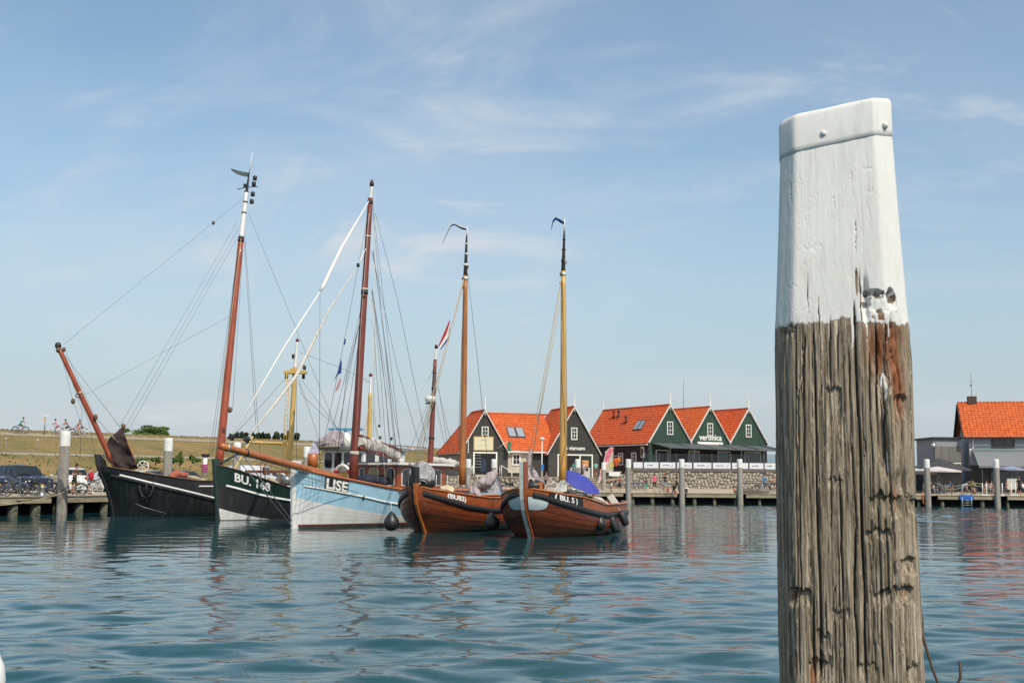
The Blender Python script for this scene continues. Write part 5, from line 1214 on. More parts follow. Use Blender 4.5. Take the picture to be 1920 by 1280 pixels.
def botter_details():
    # pale blue fans either side of the stem of the right boat
    for sd in (1, -1):
        k = MB(); rows = []
        zc = H5.zz('strake', .01) - .10; R_ = .62
        for i in range(8):
            tau = .002 + i / 7 * .036
            q0 = H5.pt(tau, zc, sd, .035, 'strake'); x = i / 7; dz = R_ * .72 * math.sqrt(max(0, 1 - x ** 2)); rows.append([tuple(H5.pt(tau, H5.zz('strake', tau) - .08 - dz * j / 4, sd, .030, 'strake')) for j in range(5)])
        k.grid(np.array(rows), flip=(sd > 0)); part('bow_fan', k, mat('pale_blue_fan', (.50, .58, .60), .5, var=.12, vscale=5), b5)
    # grey tarpaulin over the bow of the left boat
    Yb = 46.2
    drape(b82, 'tarpaulin', [[at(775, 872, Yb), at(790, 862, Yb), at(800, 866, Yb), at(815, 880, Yb + .5)], [at(768, 884, Yb), at(785, 880, Yb - .2), at(803, 884, Yb - .1), at(816, 888, Yb + .5)], [at(766, 893, Yb), at(780, 894, Yb - .3), at(800, 897, Yb - .3), at(814, 905, Yb + .3)], [at(770, 897, Yb + .2), at(776, 897, Yb - .2), at(796, 902, Yb - .3), at(808, 915, Yb + .2)]], m_greycl, 3, .05)
    k = MB(); k.ball(at(788, 906, Yb + .3), (.62, .5, .28), 12, 8); part('coiled_rope_bag', k, m_black, b82)
    k = MB(); c = at(783, 902, Yb - .25); k.ring(c, .13, .022, Matrix.Translation(c) @ Matrix.Rotation(R(75), 4, 'X') @ Matrix.Rotation(R(30), 4, 'Y'), 16, 6); part('rope_loop', k, m_rope_w, b82)
    # furled sail heaps amidships
    Yc = 50
    drape(b82, 'furled_sail', [[at(893, 910, Yc), at(905, 902, Yc), at(922, 893, Yc + .3), at(931, 882, Yc + .6)], [at(892, 914, Yc), at(908, 910, Yc - .3), at(925, 900, Yc), at(935, 893, Yc + .4)], [at(893, 922, Yc - .2), at(912, 915, Yc - .4), at(930, 910, Yc), at(940, 908, Yc + .2)], [at(902, 924, Yc - .2), at(916, 924, Yc - .4), at(932, 924, Yc - .2), at(946, 922, Yc)]], m_greycl, 5, .06)
    cloth_roll(b82, 'sail_roll', [at(890, 913, Yc - .5), at(905, 905, Yc - .5), at(922, 895, Yc - .2), at(930, 884, Yc + .2)], [.12, .24, .24, .10], m_pinkgrey, 4)
    drape(b82, 'tarpaulin', [[at(880, 912, 49), at(892, 911, 48.8), at(900, 918, 49)], [at(880, 920, 48.8), at(893, 920, 48.5), at(902, 926, 48.8)], [at(884, 928, 48.6), at(894, 930, 48.4), at(902, 932, 48.6)]], m_pinkgrey, 6, .04)
    k = MB(); k.box(BT82(2.5, .2, 1.02), (1.5, .8, .35), -R(18)); part('hatch', k, m_varn, b82)
    drape(b82, 'sail_cloth', [[at(826, 912, 48.6), at(838, 908, 48.5), at(852, 914, 48.6)], [at(826, 916, 48.3), at(838, 917, 48.2), at(850, 921, 48.3)]], mat('cream_cloth', (.58, .52, .36), .9, var=.15), 8, .03)
    k = MB(); k.box(BT82(4.1, 0, 1.0), (.5, .5, 1.0), -R(18)); part('mast_case', k, m_hullB, b82)
    k = MB(); k.box(BT82(5.5, .0, .85), (2.2, 2.2, .5), -R(18)); part('cabin', k, m_varn, b82)
    k = MB(); k.box(BT5(4.2, 0, .8), (.5, .5, 1.1), -R(18)); part('mast_case', k, m_hullB, b5)
    k = MB(); k.box(BT5(1.9, .0, 1.25), (1.1, .5, .35), -R(18)); part('windlass', k, m_hullB, b5)
    # right boat: mauve sail over the bow, grey sail foot at the mast, parasol, rudder, boards
    Ya = 43.4
    drape(b5, 'furled_sail', [[at(988, 878, Ya), at(993, 870, Ya), at(1000, 876, Ya)], [at(984, 884, Ya), at(998, 880, Ya - .1), at(1008, 888, Ya)], [at(985, 892, Ya - .2), at(1000, 890, Ya - .3), at(1014, 900, Ya)], [at(988, 899, Ya - .2), at(1004, 902, Ya - .3), at(1018, 914, Ya)]], m_pinkgrey, 13, .05)
    cloth_roll(b5, 'sail_tie', [at(996, 842, Ya), at(992, 858, Ya), at(989, 876, Ya)], [.05, .08, .05], m_pinkgrey, 2)
    k = MB(); k.ball(at(1000, 911, 43.1), (.42, .35, .24), 12, 8); part('coiled_rope_bag', k, m_black, b5)
    k = MB(); c = at(995, 902, 42.9); k.ring(c, .11, .03, Matrix.Translation(c) @ Matrix.Rotation(R(80), 4, 'X'), 16, 6); part('rope_loop', k, m_rope_w, b5)
    k = MB(); c = at(1013, 913, 42.9); k.box(c, (.17, .17, .36)); part('bitt', k, m_orange, b5)
    drape(b5, 'furled_sail', [[at(1052, 900, 45.4), at(1058, 898, 45.2), at(1061, 903, 45.3)], [at(1044, 912, 45.2), at(1056, 908, 45), at(1064, 912, 45.2)], [at(1036, 922, 45), at(1052, 921, 44.8), at(1066, 922, 45)]], mat('pale_grey_canvas', (.45, .44, .40), .9, var=.2), 15, .05)
    k = MB(); k.box(at(1063, 921, 45.2), (.28, .3, .22)); part('wooden_box', k, m_hullB, b5)
    k = MB(); Mx = Matrix.Translation(at(1074, 921, 45)); k.lathe([(.08, -.2), (.2, .05), (.21, .1)], 10, Mx); part('bucket', k, m_steel, b5)
    k = MB(); k.ball(at(1086, 929, 46.2), (.35, .3, .16), 10, 6); part('coil', k, m_black, b5)
    # parasol
    p = thing('parasol', 'tilted blue violet parasol on the deck of the right wooden boat', 'parasol', tuple(BT5(6.4, .6, .9)))
    c = at(1083, 893, 47.6); ax = Vector((.42, -.30, .82)).normalized(); M0 = Matrix.Translation(at(1086, 903, 47.7)) @ ax.to_track_quat('Z', 'Y').to_matrix().to_4x4()
    for i in range(8):
        k = MB(); rows = []
        for j in range(5):
            rr = .92 * j / 4; z = .30 * (1 - (j / 4) ** 1.7); rows.append([tuple(M0 @ Vector((rr * math.cos(a) * (1 - .03 * math.sin(q * math.pi)), rr * math.sin(a) * (1 - .03 * math.sin(q * math.pi)), z - .03 * (j / 4) * math.sin(q * math.pi)))) for q in (0, .25, .5, .75, 1) for a in [2 * math.pi * (i + q) / 8]])
        k.grid(np.array(rows)); part('canopy_panel', k, mat('blue_violet_cloth', (.045, .055, .33), .75, var=.1), p)
    k = MB(); k.tube([M0 @ V(0, 0, .33), M0 @ V(0, 0, -1.4)], .02, 6); part('pole', k, m_trim, p)
    # stern gear of the right boat
    k = MB(); k.prism([at(1138, 931, 51), at(1147, 926, 51), at(1160, 944, 51), at(1152, 951, 51)], (.05, .10, 0)); part('rudder_board', k, mat('pale_board', (.6, .56, .5), .6), b5)
    k = MB(); k.prism([at(1136, 936, 51.1), at(1143, 932, 51.1), at(1158, 953, 51.1), at(1148, 958, 51.1)], (.05, .12, 0)); part('rudder', k, m_orange, b5)
    spar(b5, 'tiller', at(1112, 928, 49.5), at(1150, 948, 51), .05, .04, m_orange, 8)
    spar(b5, 'boathook', at(1104, 921, 48), at(1128, 936, 50), .025, .025, m_orange, 6)
    cloth_roll(b5, 'rolled_mat', [at(1114, 935, 48.4), at(1124, 938, 48.8), at(1138, 946, 49.4)], [.10, .13, .10], m_sail, 8)
    cloth_roll(b5, 'life_line_bundle', [at(1140, 948, 50), at(1150, 950, 50.2), at(1164, 956, 50.4)], [.08, .12, .05], m_orange, 9)
    # fenders
    def fender(px0, py0, px1, py1, Y, r, label, roundish=False, tie=None):
        t = thing('fender', label, 'fender', tuple(at(px1, py1, Y)), 0, 'black rubber fenders on the wooden boats'); a, b = at(px0, py0, Y), at(px1, py1, Y); d = b - a; M0 = Matrix.Translation(a) @ d.to_track_quat('Z', 'Y').to_matrix().to_4x4(); L_ = d.length; k = MB()
        prof = [(.02, 0), (.05, .03 * L_), (r * .55, .2 * L_), (r * .93, .45 * L_), (r, .62 * L_), (r * .88, .82 * L_), (r * .5, .96 * L_), (.01, L_)] if roundish else [(.02, 0), (.05, .03 * L_), (r * .8, .1 * L_), (r, .2 * L_), (r, .85 * L_), (r * .75, .95 * L_), (.01, L_)]
        k.lathe(prof, 14, M0); part('body', k, m_rubber, t)
        if tie: k = MB(); k.tube([a, at(*tie)], .014, 5); part('lanyard', k, m_rope_w, t)
    fender(734, 958, 734, 995, 44.6, .30, 'big round black fender hanging between the light blue hull and the left wooden boat', True, (733, 942, 44.8))
    fender(1124, 964, 1126, 994, 44.1, .23, 'round black fender on the port quarter of the right wooden boat', True, (1118, 943, 44.6))
    fender(1143, 966, 1157, 998, 45.2, .17, 'long black sausage fender next to the round one', False, (1139, 950, 45.8))
    fender(1162, 957, 1175, 985, 46.0, .15, 'rightmost long black fender at the stern of the right wooden boat', False, (1158, 949, 46.8))
    fender(920, 960, 924, 994, 44.0, .30, 'dark round fender squeezed between the two wooden boats', True)
    # rope hanging from stem of the left boat; anchor flukes on the right one
    lines(b82, 'rope', [[(766, 900, 45), (765, 944, 45)]], m_rope_w, .014)
    k = MB(); a = at(950, 905, 42.6)
    for q in ((-.35, .22), (-.15, .3), (.12, .28), (.28, .1)): k.tube([a + V(.25, 0, -.1), a + V(.05 + q[0] * .5, 0, .02), a + V(q[0], .05, q[1])], [.03, .026, .012], 6)
    part('grapnel_anchor', k, m_blackmetal, b5)
    # standing rigging
    Y = Y82; fw_ = Y - 4
    lines(b82, 'forestay', [[(870, 520, Y), (776, 882, fw_ + .2)], [(870, 525, Y), (772, 884, fw_)], [(869, 530, Y), (781, 880, fw_ + .4)]], m_rope, .013)
    lines(b82, 'shroud', [[(877, 512, Y), (897, 690, Y + 1), (918, 905, Y + 2)], [(869, 545, Y), (857, 905, Y + 1)]], m_wire, .010)
    Y = Y5; fw_ = Y - 2.6
    lines(b5, 'forestay', [[(1053, 518, Y), (988, 880, fw_)], [(1053, 522, Y), (994, 880, fw_)], [(1052, 560, Y), (999, 850, fw_)]], m_rope, .013)
    lines(b5, 'halyard', [[(1060, 470, Y - .2), (1064, 900, Y - .2)], [(1053, 600, Y - .16), (1062, 830, Y - .17), (1047, 895, Y - .2)]], m_rope, .012)
    lines(b5, 'mooring_line', [[(1018, 920, 43.2), (1060, 926, 44.6), (1100, 926, 46.5), (1140, 945, 49)]], m_rope, .02)
botter_details()
# ---- black sailing barge on the left
def barge():
    b0 = at(213, 966.5, 62.0); bt = Boat((b0.x, b0.y), R(40), 22.0)
    root = thing('sailing_barge', 'black sailing barge with red mast, raised bowsprit and white rail stripes', 'sailing barge', tuple(bt.B), -R(40))
    hb = lambda t: 2.55 * (1 - (1 - min(1, t / .22)) ** 2.2) ** .62 if t < .22 else 2.55 * (1 - .55 * max(0, (t - .7) / .3) ** 2)
    hw = lambda t: 2.45 * (1 - (1 - min(1, t / .24)) ** 2.0) ** .72 if t < .24 else 2.45 * (1 - .7 * max(0, (t - .7) / .3) ** 2)
    stem = lambda z: -interp(z, [(0, 0), (.8, .22), (1.6, .55), (2.4, .95), (3.4, 1.25)])
    ln = {'sheer': [(185, 866), (200, 872), (250, 881), (300, 890), (350, 898), (402, 905)], 'stripe2': [(185, 874), (215, 879), (297, 896), (350, 907), (402, 916)], 'stripe': [(185, 880), (214, 885), (250, 894), (286, 904), (345, 919), (403, 934)]}
    H = Hull(bt, hb, hw, stem, ln, TAUS, flare=.8, bulge=.06)
    k = MB()
    for sd in (1, -1): H.shell(k, -.6, 'stripe', 0, sd, 6); H.shell(k, 'stripe', 'sheer', 1, sd, 3)
    H.deck(k, 'stripe', .1, 2); H.transom(k, -.4, 'sheer', 0)
    hull = part('hull', k, [m_tar, m_char, m_deck], root)
    for sd in (1, -1):
        k = MB(); H.rail(k, 'stripe', sd, .05, .055, 0, .02, 0, 2); part('white_rail', k, m_white, hull)
        k = MB(); H.rail(k, 'stripe', sd, .06, .10, 0, .0, -.13, 1); part('wale', k, m_tar, hull)
        k = MB(); H.rail(k, 'stripe2', sd, .03, .04, 0, .03, 0, 7); part('white_line', k, m_white, hull)
        k = MB(); H.rail(k, 'sheer', sd, .07, .03, 0, .0, .02, 1); part('cap_rail', k, mat('brown_cap', (.16, .07, .03), .5), hull)
    k = MB()
    rows = [];
    for z in np.linspace(-.4, 3.2, 12):
        c = bt(stem(z) - .06, 0, z); rows.append([tuple(c + bt.P * .09), tuple(c + bt.P * .09 + bt.A * .5), tuple(c - bt.P * .09 + bt.A * .5), tuple(c - bt.P * .09)])
    k.grid(np.array(rows), close=True, smooth=False); k.add(rows[-1], [(0, 1, 2, 3)]); part('stem', k, m_char, root)
    k = MB(); k.box(bt(.1, 0, 3.0), (.5, .7, .5), -R(40)); part('bow_fitting', k, m_char, root)
    # anchor lying on the bow
    a = H.pt(.055, 1.35, 1, .10); k = MB(); k.tube([a + V(-.02, 0, .55), a + V(0, 0, -.35)], .05, 6)
    for s_ in (-1, 1): k.tube([a + V(0, 0, -.35), a + V(.22 * s_, -.05, -.28), a + V(.36 * s_, -.05, .12), a + V(.33 * s_, -.05, .42)], [.06, .07, .07, .02], 6)
    part('anchor', k, m_blackmetal, root)
    # mast
    Yb, Yt = 67.6, 69.6
    spar(root, 'mast', at(409, 885, Yb), at(452, 447, Yt - .4), .245, .165, m_redmast, 14, [(.99, m_black, .15)])
    spar(root, 'mast_head', at(452, 448, Yt - .4), at(462, 360, Yt), .16, .12, m_white, 12, [(.02, m_black, .12), (.55, m_black, .08), (.78, m_black, .08), (1, m_black, .06)])
    spar(root, 'topmast', at(462, 362, Yt), at(467.5, 322, Yt), .10, .03, m_blackspar, 8)
    k = MB(); k.tube([at(467.5, 324, Yt), at(473, 286, Yt)], [.03, .012], 6); part('aerial', k, m_trim, root)
    k = MB(); k.tube([at(445, 355, Yt), at(463, 351, Yt), at(484, 350, Yt)], .025, 6); part('crosstree', k, m_blackspar, root)
    for i, (x, y) in enumerate(((478, 334), (476, 345), (474, 364), (472, 378))):
        k = MB(); k.lathe([(.10, -.14), (.13, -.1), (.13, .1), (.10, .14)], 8, Matrix.Translation(at(x, y, Yt))); part('lantern', k, m_blackmetal, root)
    k = MB(); k.box(at(459, 348, Yt), (.16, .16, .18)); part('lantern', k, m_blackmetal, root)
    # wind vane: long dark green banner
    rows = [[at(467, 324, Yt), at(455, 322, Yt), at(444, 319, Yt), at(433, 316, Yt)], [at(466, 332, Yt), at(454, 330, Yt), at(443, 326, Yt), at(434, 320, Yt)]]
    k = MB(); P = np.array([[tuple(q) for q in r] for r in rows]); k.grid(P); k.grid(P + np.array([0, .03, 0]), flip=True); part('vane', k, mat('vane_green', (.03, .075, .075), .7, col2=(.10, .13, .12), vscale=3), root)
    # raised bowsprit
    s0, s1 = bt(-.9, 0, 2.6), at(108, 648, 60.4)
    s0 = at(212, 868, 61.6)
    sp = spar(root, 'bowsprit', s0, s1, .15, .115, m_redmast, 12, [(.60, mat('tan_lashing', (.5, .38, .25), .9), .10)])
    k = MB(); k.ball(at(109, 648, 60.4), (.17, .17, .19), 10, 7); part('spar_cap', k, m_blackmetal, sp)
    block(root, at(109, 656, 60.3), .12); block(root, at(120, 655, 60.4), .10); block(root, at(137, 752, 60.6), .12); block(root, at(179, 782, 61), .13); block(root, at(400, 418, 67.9), .10); block(root, at(431, 768, 66.8), .14)
    k = MB(); c = at(146, 741, 60.5); k.ring(c, .11, .025, Matrix.Translation(c) @ Matrix.Rotation(R(80), 4, 'X'), 14, 6); part('iron_ring', k, m_blackmetal, root)
    lines(root, 'stay', [[(456, 372, 69.4), (120, 645, 60.4)], [(445, 415, 69), (224, 800, 62)], [(446, 430, 69), (232, 806, 62.2)], [(448, 440, 69), (244, 800, 62.4)], [(436, 590, 68.2), (150, 745, 60.6)]], m_wire, .008)
    lines(root, 'shroud', [[(449, 452, 69.2), (398, 855, 67.0)], [(448, 456, 69.2), (392, 862, 66.6)], [(459, 440, 69.3), (473, 640, 69.5), (488, 860, 70)], [(458, 452, 69.3), (480, 800, 70)], [(466, 400, 69.4), (532, 560, 70), (650, 850, 72)], [(456, 455, 69.2), (436, 770, 67)]], m_wire, .011)
    lines(root, 'halyard', [[(112, 655, 60.4), (136, 748, 60.5), (172, 850, 61), (182, 880, 61.4)], [(121, 655, 60.4), (179, 782, 60.9), (206, 812, 61.3)], [(118, 662, 60.4), (225, 800, 61.9)], [(131, 704, 60.5), (154, 770, 60.7), (150, 860, 61)], [(148, 745, 60.6), (166, 790, 60.8), (180, 858, 61.2)]], m_wire, .010)
    lines(root, 'rope', [[(204, 812, 61.2), (236, 840, 61.6), (268, 877, 62.2)], [(452, 447, 68.9), (420, 700, 67.4), (404, 870, 67.1)], [(190, 851, 61), (200, 865, 61.2), (216, 874, 61.6), (268, 882, 62.8), (300, 891, 63.5), (340, 896, 64.2)]], m_rope, .018)
    # tanned staysail bundled at the bow
    Yf = 61.5
    drape(root, 'staysail', [[at(224, 803, Yf), at(231, 805, Yf)], [at(208, 818, Yf - .1), at(236, 818, Yf)], [at(193, 838, Yf - .1), at(243, 838, Yf)], [at(200, 862, Yf - .2), at(252, 866, Yf + .1)], [at(214, 878, Yf), at(262, 880, Yf + .4)]], m_browncl, 31, .10, 9)
    spar(root, 'club_boom', at(229, 808, Yf + .1), at(257, 878, Yf + .6), .06, .06, m_redmast, 8)
    block(root, at(231, 799, Yf), .12)
    # steering wheel, post with pink rope, orange cloth
    k = MB(); c = at(268, 874, 64.0); Mx = Matrix.Translation(c) @ Matrix.Rotation(R(80), 4, 'X')
    k.ring(c, .30, .03, Mx, 22, 6)
    for i in range(6): a_ = i * math.pi / 3; k.tube([Mx @ V(0, 0, 0), Mx @ V(.30 * math.cos(a_ + .3), .30 * math.sin(a_ + .3), 0)], .02, 5)
    part('winch_wheel', k, m_white, root)
    p = at(383, 893, 66.6); k = MB(); k.tube([p, p + V(.02, 0, 1.15)], .13, 8); part('samson_post', k, m_white, root)
    k = MB(); k.lathe([(.2, 0), (.24, .08), (.2, .16)], 10, Matrix.Translation(p + V(.02, 0, 1.12))); part('post_cap', k, m_blackmetal, root)
    k = MB()
    for i in range(5): k.ring((0, 0, 0), .15, .035, Matrix.Translation(p + V(0, 0, .25 + i * .1)), 12, 5)
    part('rope_turns', k, mat('magenta_rope', (.45, .05, .22), .9), root, kind='stuff')
    cloth_roll(root, 'folded_cloth', [at(318, 893, 65.2), at(332, 888, 65.4), at(352, 890, 65.8)], [.15, .2, .1], mat('faded_red_cloth', (.42, .12, .08), .9, var=.2), 5)
    cloth_roll(root, 'rope_coil', [at(352, 893, 65.6), at(366, 896, 65.9), at(392, 903, 66.4)], [.08, .12, .06], m_rope, 6)
    lines(root, 'rope', [[(282, 892, 63.2), (283, 906, 63.0), (290, 903, 63.2)], [(289, 891, 63.4), (296, 901, 63.3)]], m_rope, .025)
    cloth_roll(root, 'rope_knot', [at(270, 904, 62.7), at(277, 903, 62.8), at(285, 905, 62.9)], [.06, .13, .08], m_rope, 7)
    lines(root, 'waterline_chain', [[(234, 934, 61.7), (268, 950, 61.8), (312, 962, 62)]], m_steel, .012)
    # mooring lines to the quay
    sag_line(root, 'mooring_line', at(222, 878, 61.8), at(122, 922, 64.5), .12, m_rope, .03); sag_line(root, 'mooring_line', at(122, 922, 64.4), at(-20, 948, 60.2), .15, m_rope, .03); sag_line(root, 'mooring_line', at(128, 913, 64.6), at(0, 935, 61), .35, m_black, .025)
    return bt
barge()

def cutter(name, label, bowpx, Yb, ang, L, beam, ln, zones, stemf, flare=.75):
    b0 = at(bowpx[0], bowpx[1], Yb); bt = Boat((b0.x, b0.y), ang, L)
    root = thing(name, label, 'sailing boat' if name == 'sailing_ketch' else 'fishing cutter', tuple(bt.B), -ang)
    hb = lambda t: beam / 2 * (1 - (1 - min(1, t / .40)) ** 2.0) ** .80 if t < .40 else beam / 2 * (1 - .45 * ((t - .40) / .60) ** 2.4)
    hw = lambda t: beam / 2 * .93 * (1 - (1 - min(1, t / .46)) ** 1.75) ** 1.0 if t < .46 else beam / 2 * .93 * (1 - .65 * ((t - .46) / .54) ** 2)
    H = Hull(bt, hb, hw, stemf, ln, TAUS, flare=flare, bulge=.03)
    k = MB(); mats = [z[2] for z in zones] + [m_deck]
    for sd in (1, -1):
        for i, (lo, hi, m_) in enumerate(zones): H.shell(k, lo, hi, i, sd, 4 if i < 2 else 2)
    H.deck(k, 'sheer', -.35, len(zones)); H.transom(k, -.3, 'sheer', len(zones) - 1)
    hull = part('hull', k, mats, root)
    return root, bt, H, hull

# ---- green and black cutter BU.168
def bu168():
    ln = {'sheer': [(394, 870), (430, 877), (460, 886), (500, 900), (543, 915), (560, 920)], 'stripe': [(394, 903), (409, 906), (450, 916), (500, 930), (541, 937), (560, 940)], 'boot': [(394, 949), (407, 951.5), (450, 962), (498, 971), (520, 974), (560, 974)]}
    stemf = lambda z: -interp(z, [(0, 0), (1, .12), (2, .28), (3.2, .42)])
    root, bt, H, hull = cutter('fishing_cutter', 'black and dark green fishing cutter with yellow ladder mast and white wheelhouse', (407, 975), 57.0, R(33), 19, 5.0, ln,
        [(-.6, .03, m_weed), (.03, 'boot', m_hullw), ('boot', 'stripe', m_char), ('stripe', 'sheer', m_dkgreen)], stemf)
    for sd in (1, -1):
        k = MB(); H.rail(k, 'stripe', sd, .05, .06, 0, .02, 0, 2); part('white_rail', k, m_white, hull)
        k = MB(); H.rail(k, 'sheer', sd, .06, .04, 0, 0, .03, 1); part('cap_rail', k, mat('dark_cap', (.05, .03, .022), .5), hull)
    k = MB(); rows = []
    for z in np.linspace(-.4, 2.95, 10):
        c = bt(stemf(z) - .03, 0, z); rows.append([tuple(c + bt.P * .07), tuple(c + bt.P * .08 + bt.A * .4), tuple(c - bt.P * .08 + bt.A * .4), tuple(c - bt.P * .07)])
    k.grid(np.array(rows), close=True, smooth=False); k.add(rows[-1], [(0, 1, 2, 3)]); part('stem', k, mat('stem_dark', (.03, .05, .045), .5), root)
    # name
    tau_ = min(H.taus[2:14], key=lambda t: abs(pix(H.pt(t, 2.2, 1))[0] - 474))
    taus = np.linspace(.01, .4, 300); pxs = [pix(H.pt(t, 2.0, 1))[0] for t in taus]; tau_ = float(np.interp(474, pxs, taus))
    def bend(x, y, zo):
        tau = tau_ + x / bt.Len * 1.0; zl, zh = H.zz('stripe', tau), H.zz('sheer', tau); return H.pt(tau, zl * .42 + zh * .58 + y, 1, .02 + zo)
    text_on('lettering', 'BU. 168', .56, m_trim, (0, 0, 0), (1, 0, 0), (0, 1, 0), root, .004, .014, 1.0, bend, .84)
    # yellow mast with ladder
    Ym = 61.4
    mb_, mt_ = at(541, 905, Ym), at(553, 690, Ym)
    ms = spar(root, 'mast', mb_, mt_, .165, .12, m_yellow, 12)
    spar(root, 'topmast', mt_, at(557.5, 640, Ym), .09, .06, m_white, 10)
    k = MB(); k.lathe([(.09, 0), (.11, .05), (.05, .12), (.01, .2)], 8, Matrix.Translation(at(557.6, 640, Ym))); part('truck', k, mat('maroon', (.12, .01, .015), .5), root)
    l0, l1 = at(534, 900, Ym - .2), at(543, 695, Ym - .2); r0, r1 = at(529, 900, Ym - .3), at(537.5, 695, Ym - .3)
    lad = MB(); lad.tube([l0, l1], .022, 5); part('ladder_rail', lad, m_yellow, ms); lad = MB(); lad.tube([r0, r1], .022, 5); part('ladder_rail', lad, m_yellow, ms)
    for i in range(1, 22): k = MB(); k.tube([l0.lerp(l1, i / 22), r0.lerp(r1, i / 22)], .016, 5); part('rung', k, m_yellow, ms)
    k = MB(); c = at(554, 698, Ym); k.box(c, (1.15, .5, .14)); k.box(c + V(0, 0, .12), (.5, .45, .16)); part('crosstree', k, m_yellow, ms)
    for x, y in ((550, 668), (571, 689), (537, 706), (569, 706)): k = MB(); k.lathe([(.07, -.12), (.09, 0), (.07, .12)], 8, Matrix.Translation(at(x, y, Ym))); part('lantern', k, m_blackmetal, ms)
    k = MB(); k.box(at(553, 672, Ym), (.35, .1, .05)); part('lamp_bracket', k, m_white, ms)
    # derrick boom and struts
    spar(root, 'boom', at(537, 831, Ym), at(470, 829, 60), .055, .05, m_yellow, 8); spar(root, 'boom', at(538, 834, Ym), at(478, 827, 60.4), .05, .045, m_yellow, 8)
    spar(root, 'strut', at(437, 884, 59), at(474, 818, 60), .055, .05, m_yellow, 8); spar(root, 'strut', at(414, 868, 58.5), at(462, 842, 59.6), .06, .05, m_blackspar, 8)
    lines(root, 'rope', [[(520, 835, 60.5), (516, 846, 60.5), (500, 857, 60)], [(566, 712, Ym), (690, 880, 65)], [(562, 716, Ym), (600, 830, 63), (620, 870, 64)], [(538, 706, Ym), (440, 815, 59)], [(561, 660, Ym), (640, 690, 66), (695, 716, 68)], [(556, 700, Ym), (556, 880, 61.5)], [(560, 712, Ym), (566, 740, Ym), (640, 810, 64), (660, 880, 65)]], m_wire, .011)
    # fore deck gear: windlass, mushroom vent, coils
    k = MB(); c = at(535, 899, 60.2); k.tube([c + V(-.1, -.15, 0), c + V(.25, .1, 0)], .22, 12); part('winch_drum', k, m_steel, root)
    k = MB(); k.box(at(505, 884, 60.2), (2.5, .14, .14), R(0)); part('boom_rest', k, mat('rust_brown', (.16, .05, .03), .7), root)
    for x in (489, 497): k = MB(); k.tube([at(x, 900, 59.9), at(x, 866, 59.9)], .03, 6); part('stanchion', k, mat('rust_brown', (.16, .05, .03), .7), root)
    k = MB(); k.lathe([(.16, -.2), (.16, .1), (.26, .12), (.26, .26), (.1, .34)], 12, Matrix.Translation(at(524, 897, 60.6)) @ Matrix.Rotation(R(25), 4, 'Y')); part('vent_cowl', k, m_white, root)
    cloth_roll(root, 'rope_coil', [at(502, 897, 59.6), at(515, 904, 59.6), at(530, 914, 59.5)], [.10, .12, .06], m_rope, 11)
    # wheelhouse
    za = 1.3; t0, t1, hwid = 9.0, 12.6, 1.45
    def face(a, b, z0, z1, m_, out, nm, par, th=.05): k = MB(); k.prism([Vector((a.x, a.y, z0)), Vector((b.x, b.y, z0)), Vector((b.x, b.y, z1)), Vector((a.x, a.y, z1))], out * -th); return part(nm, k, m_, par)
    wh = MB(); c4 = [bt(t0, -hwid, 0), bt(t0, hwid, 0), bt(t1, hwid, 0), bt(t1, -hwid, 0)]
    wh.prism([Vector((q.x, q.y, .9)) for q in c4], (0, 0, 1.55)); lowr = part('wheelhouse_base', wh, m_yellow, root)
    wh = MB(); wh.prism([Vector((q.x, q.y, 2.455)) for q in c4], (0, 0, 1.15)); up_ = part('wheelhouse', wh, m_white, root)
    k = MB(); c5 = [bt(t0 - .25, -hwid - .2, 3.61), bt(t0 - .25, hwid + .2, 3.61), bt(t1 + .2, hwid + .2, 3.61), bt(t1 + .2, -hwid - .2, 3.61)]; k.prism(c5, (0, 0, .16)); part('wheelhouse_roof', k, mat('grey_roof', (.22, .23, .22), .7), root)
    def win(a, b, out):
        k = MB(); e = (b - a); n = 8; P = []
        w = e.length; h = .80; r = .10; ex = e.normalized(); c = (a + b) / 2
        for (sx, sz) in ((1, 1), (-1, 1), (-1, -1), (1, -1)):
            for q in range(3):
                an = {(1, 1): 0, (-1, 1): 90, (-1, -1): 180, (1, -1): 270}[(sx, sz)] + q * 45
                P.append(c + ex * (sx * (w / 2 - r) + r * math.cos(R(an))) + V(0, 0, sz * (h / 2 - r) + r * math.sin(R(an))) + out * .012)
        k.prism(P, out * .02); f = part('window', k, m_darkpane, up_)
        k = MB(); k.tube(P + [P[0]], .022, 5, cap=False); part('frame', k, m_dgrey, f)
    zc = 3.05
    for i in range(4): a_ = -hwid + .16 + i * .70; win(bt(t0, a_, zc), bt(t0, a_ + .48, zc), -bt.A)
    for i in range(3): a_ = t0 + .22 + i * 1.1; win(bt(a_, hwid, zc), bt(a_ + .72, hwid, zc), bt.P)
    # rail and life ring on the front
    k = MB(); c = bt(t0 - .14, .1, 2.25); Mx = Matrix.Translation(c) @ Matrix.Rotation(-R(33), 4, 'Z') @ Matrix.Rotation(R(90), 4, 'X'); k.ring(c, .52, .09, Mx, 24, 8); lr = part('lifebuoy', k, m_white, root)
    for q in (20, 160): k = MB(); P_ = [Mx @ V(.52 * math.cos(R(q + d)), .52 * math.sin(R(q + d)), 0) for d in (-14, 0, 14)]; k.tube(P_, .098, 8); part('band', k, m_flagred, lr)
    # radar, bundle and second mast
    k = MB(); c = bt(t0 + .4, -.2, 4.75); k.box(c, (1.9, .28, .14), R(-8)); part('radar_bar', k, mat('blue_bar', (.10, .30, .50), .5), root)
    k = MB(); k.lathe([(.3, 3.75), (.32, 4.2), (.25, 4.5), (.1, 4.6), (.08, 4.72)], 10, Matrix.Translation(bt(t0 + .4, -.2, 0))); part('radar_mast', k, m_white, root)
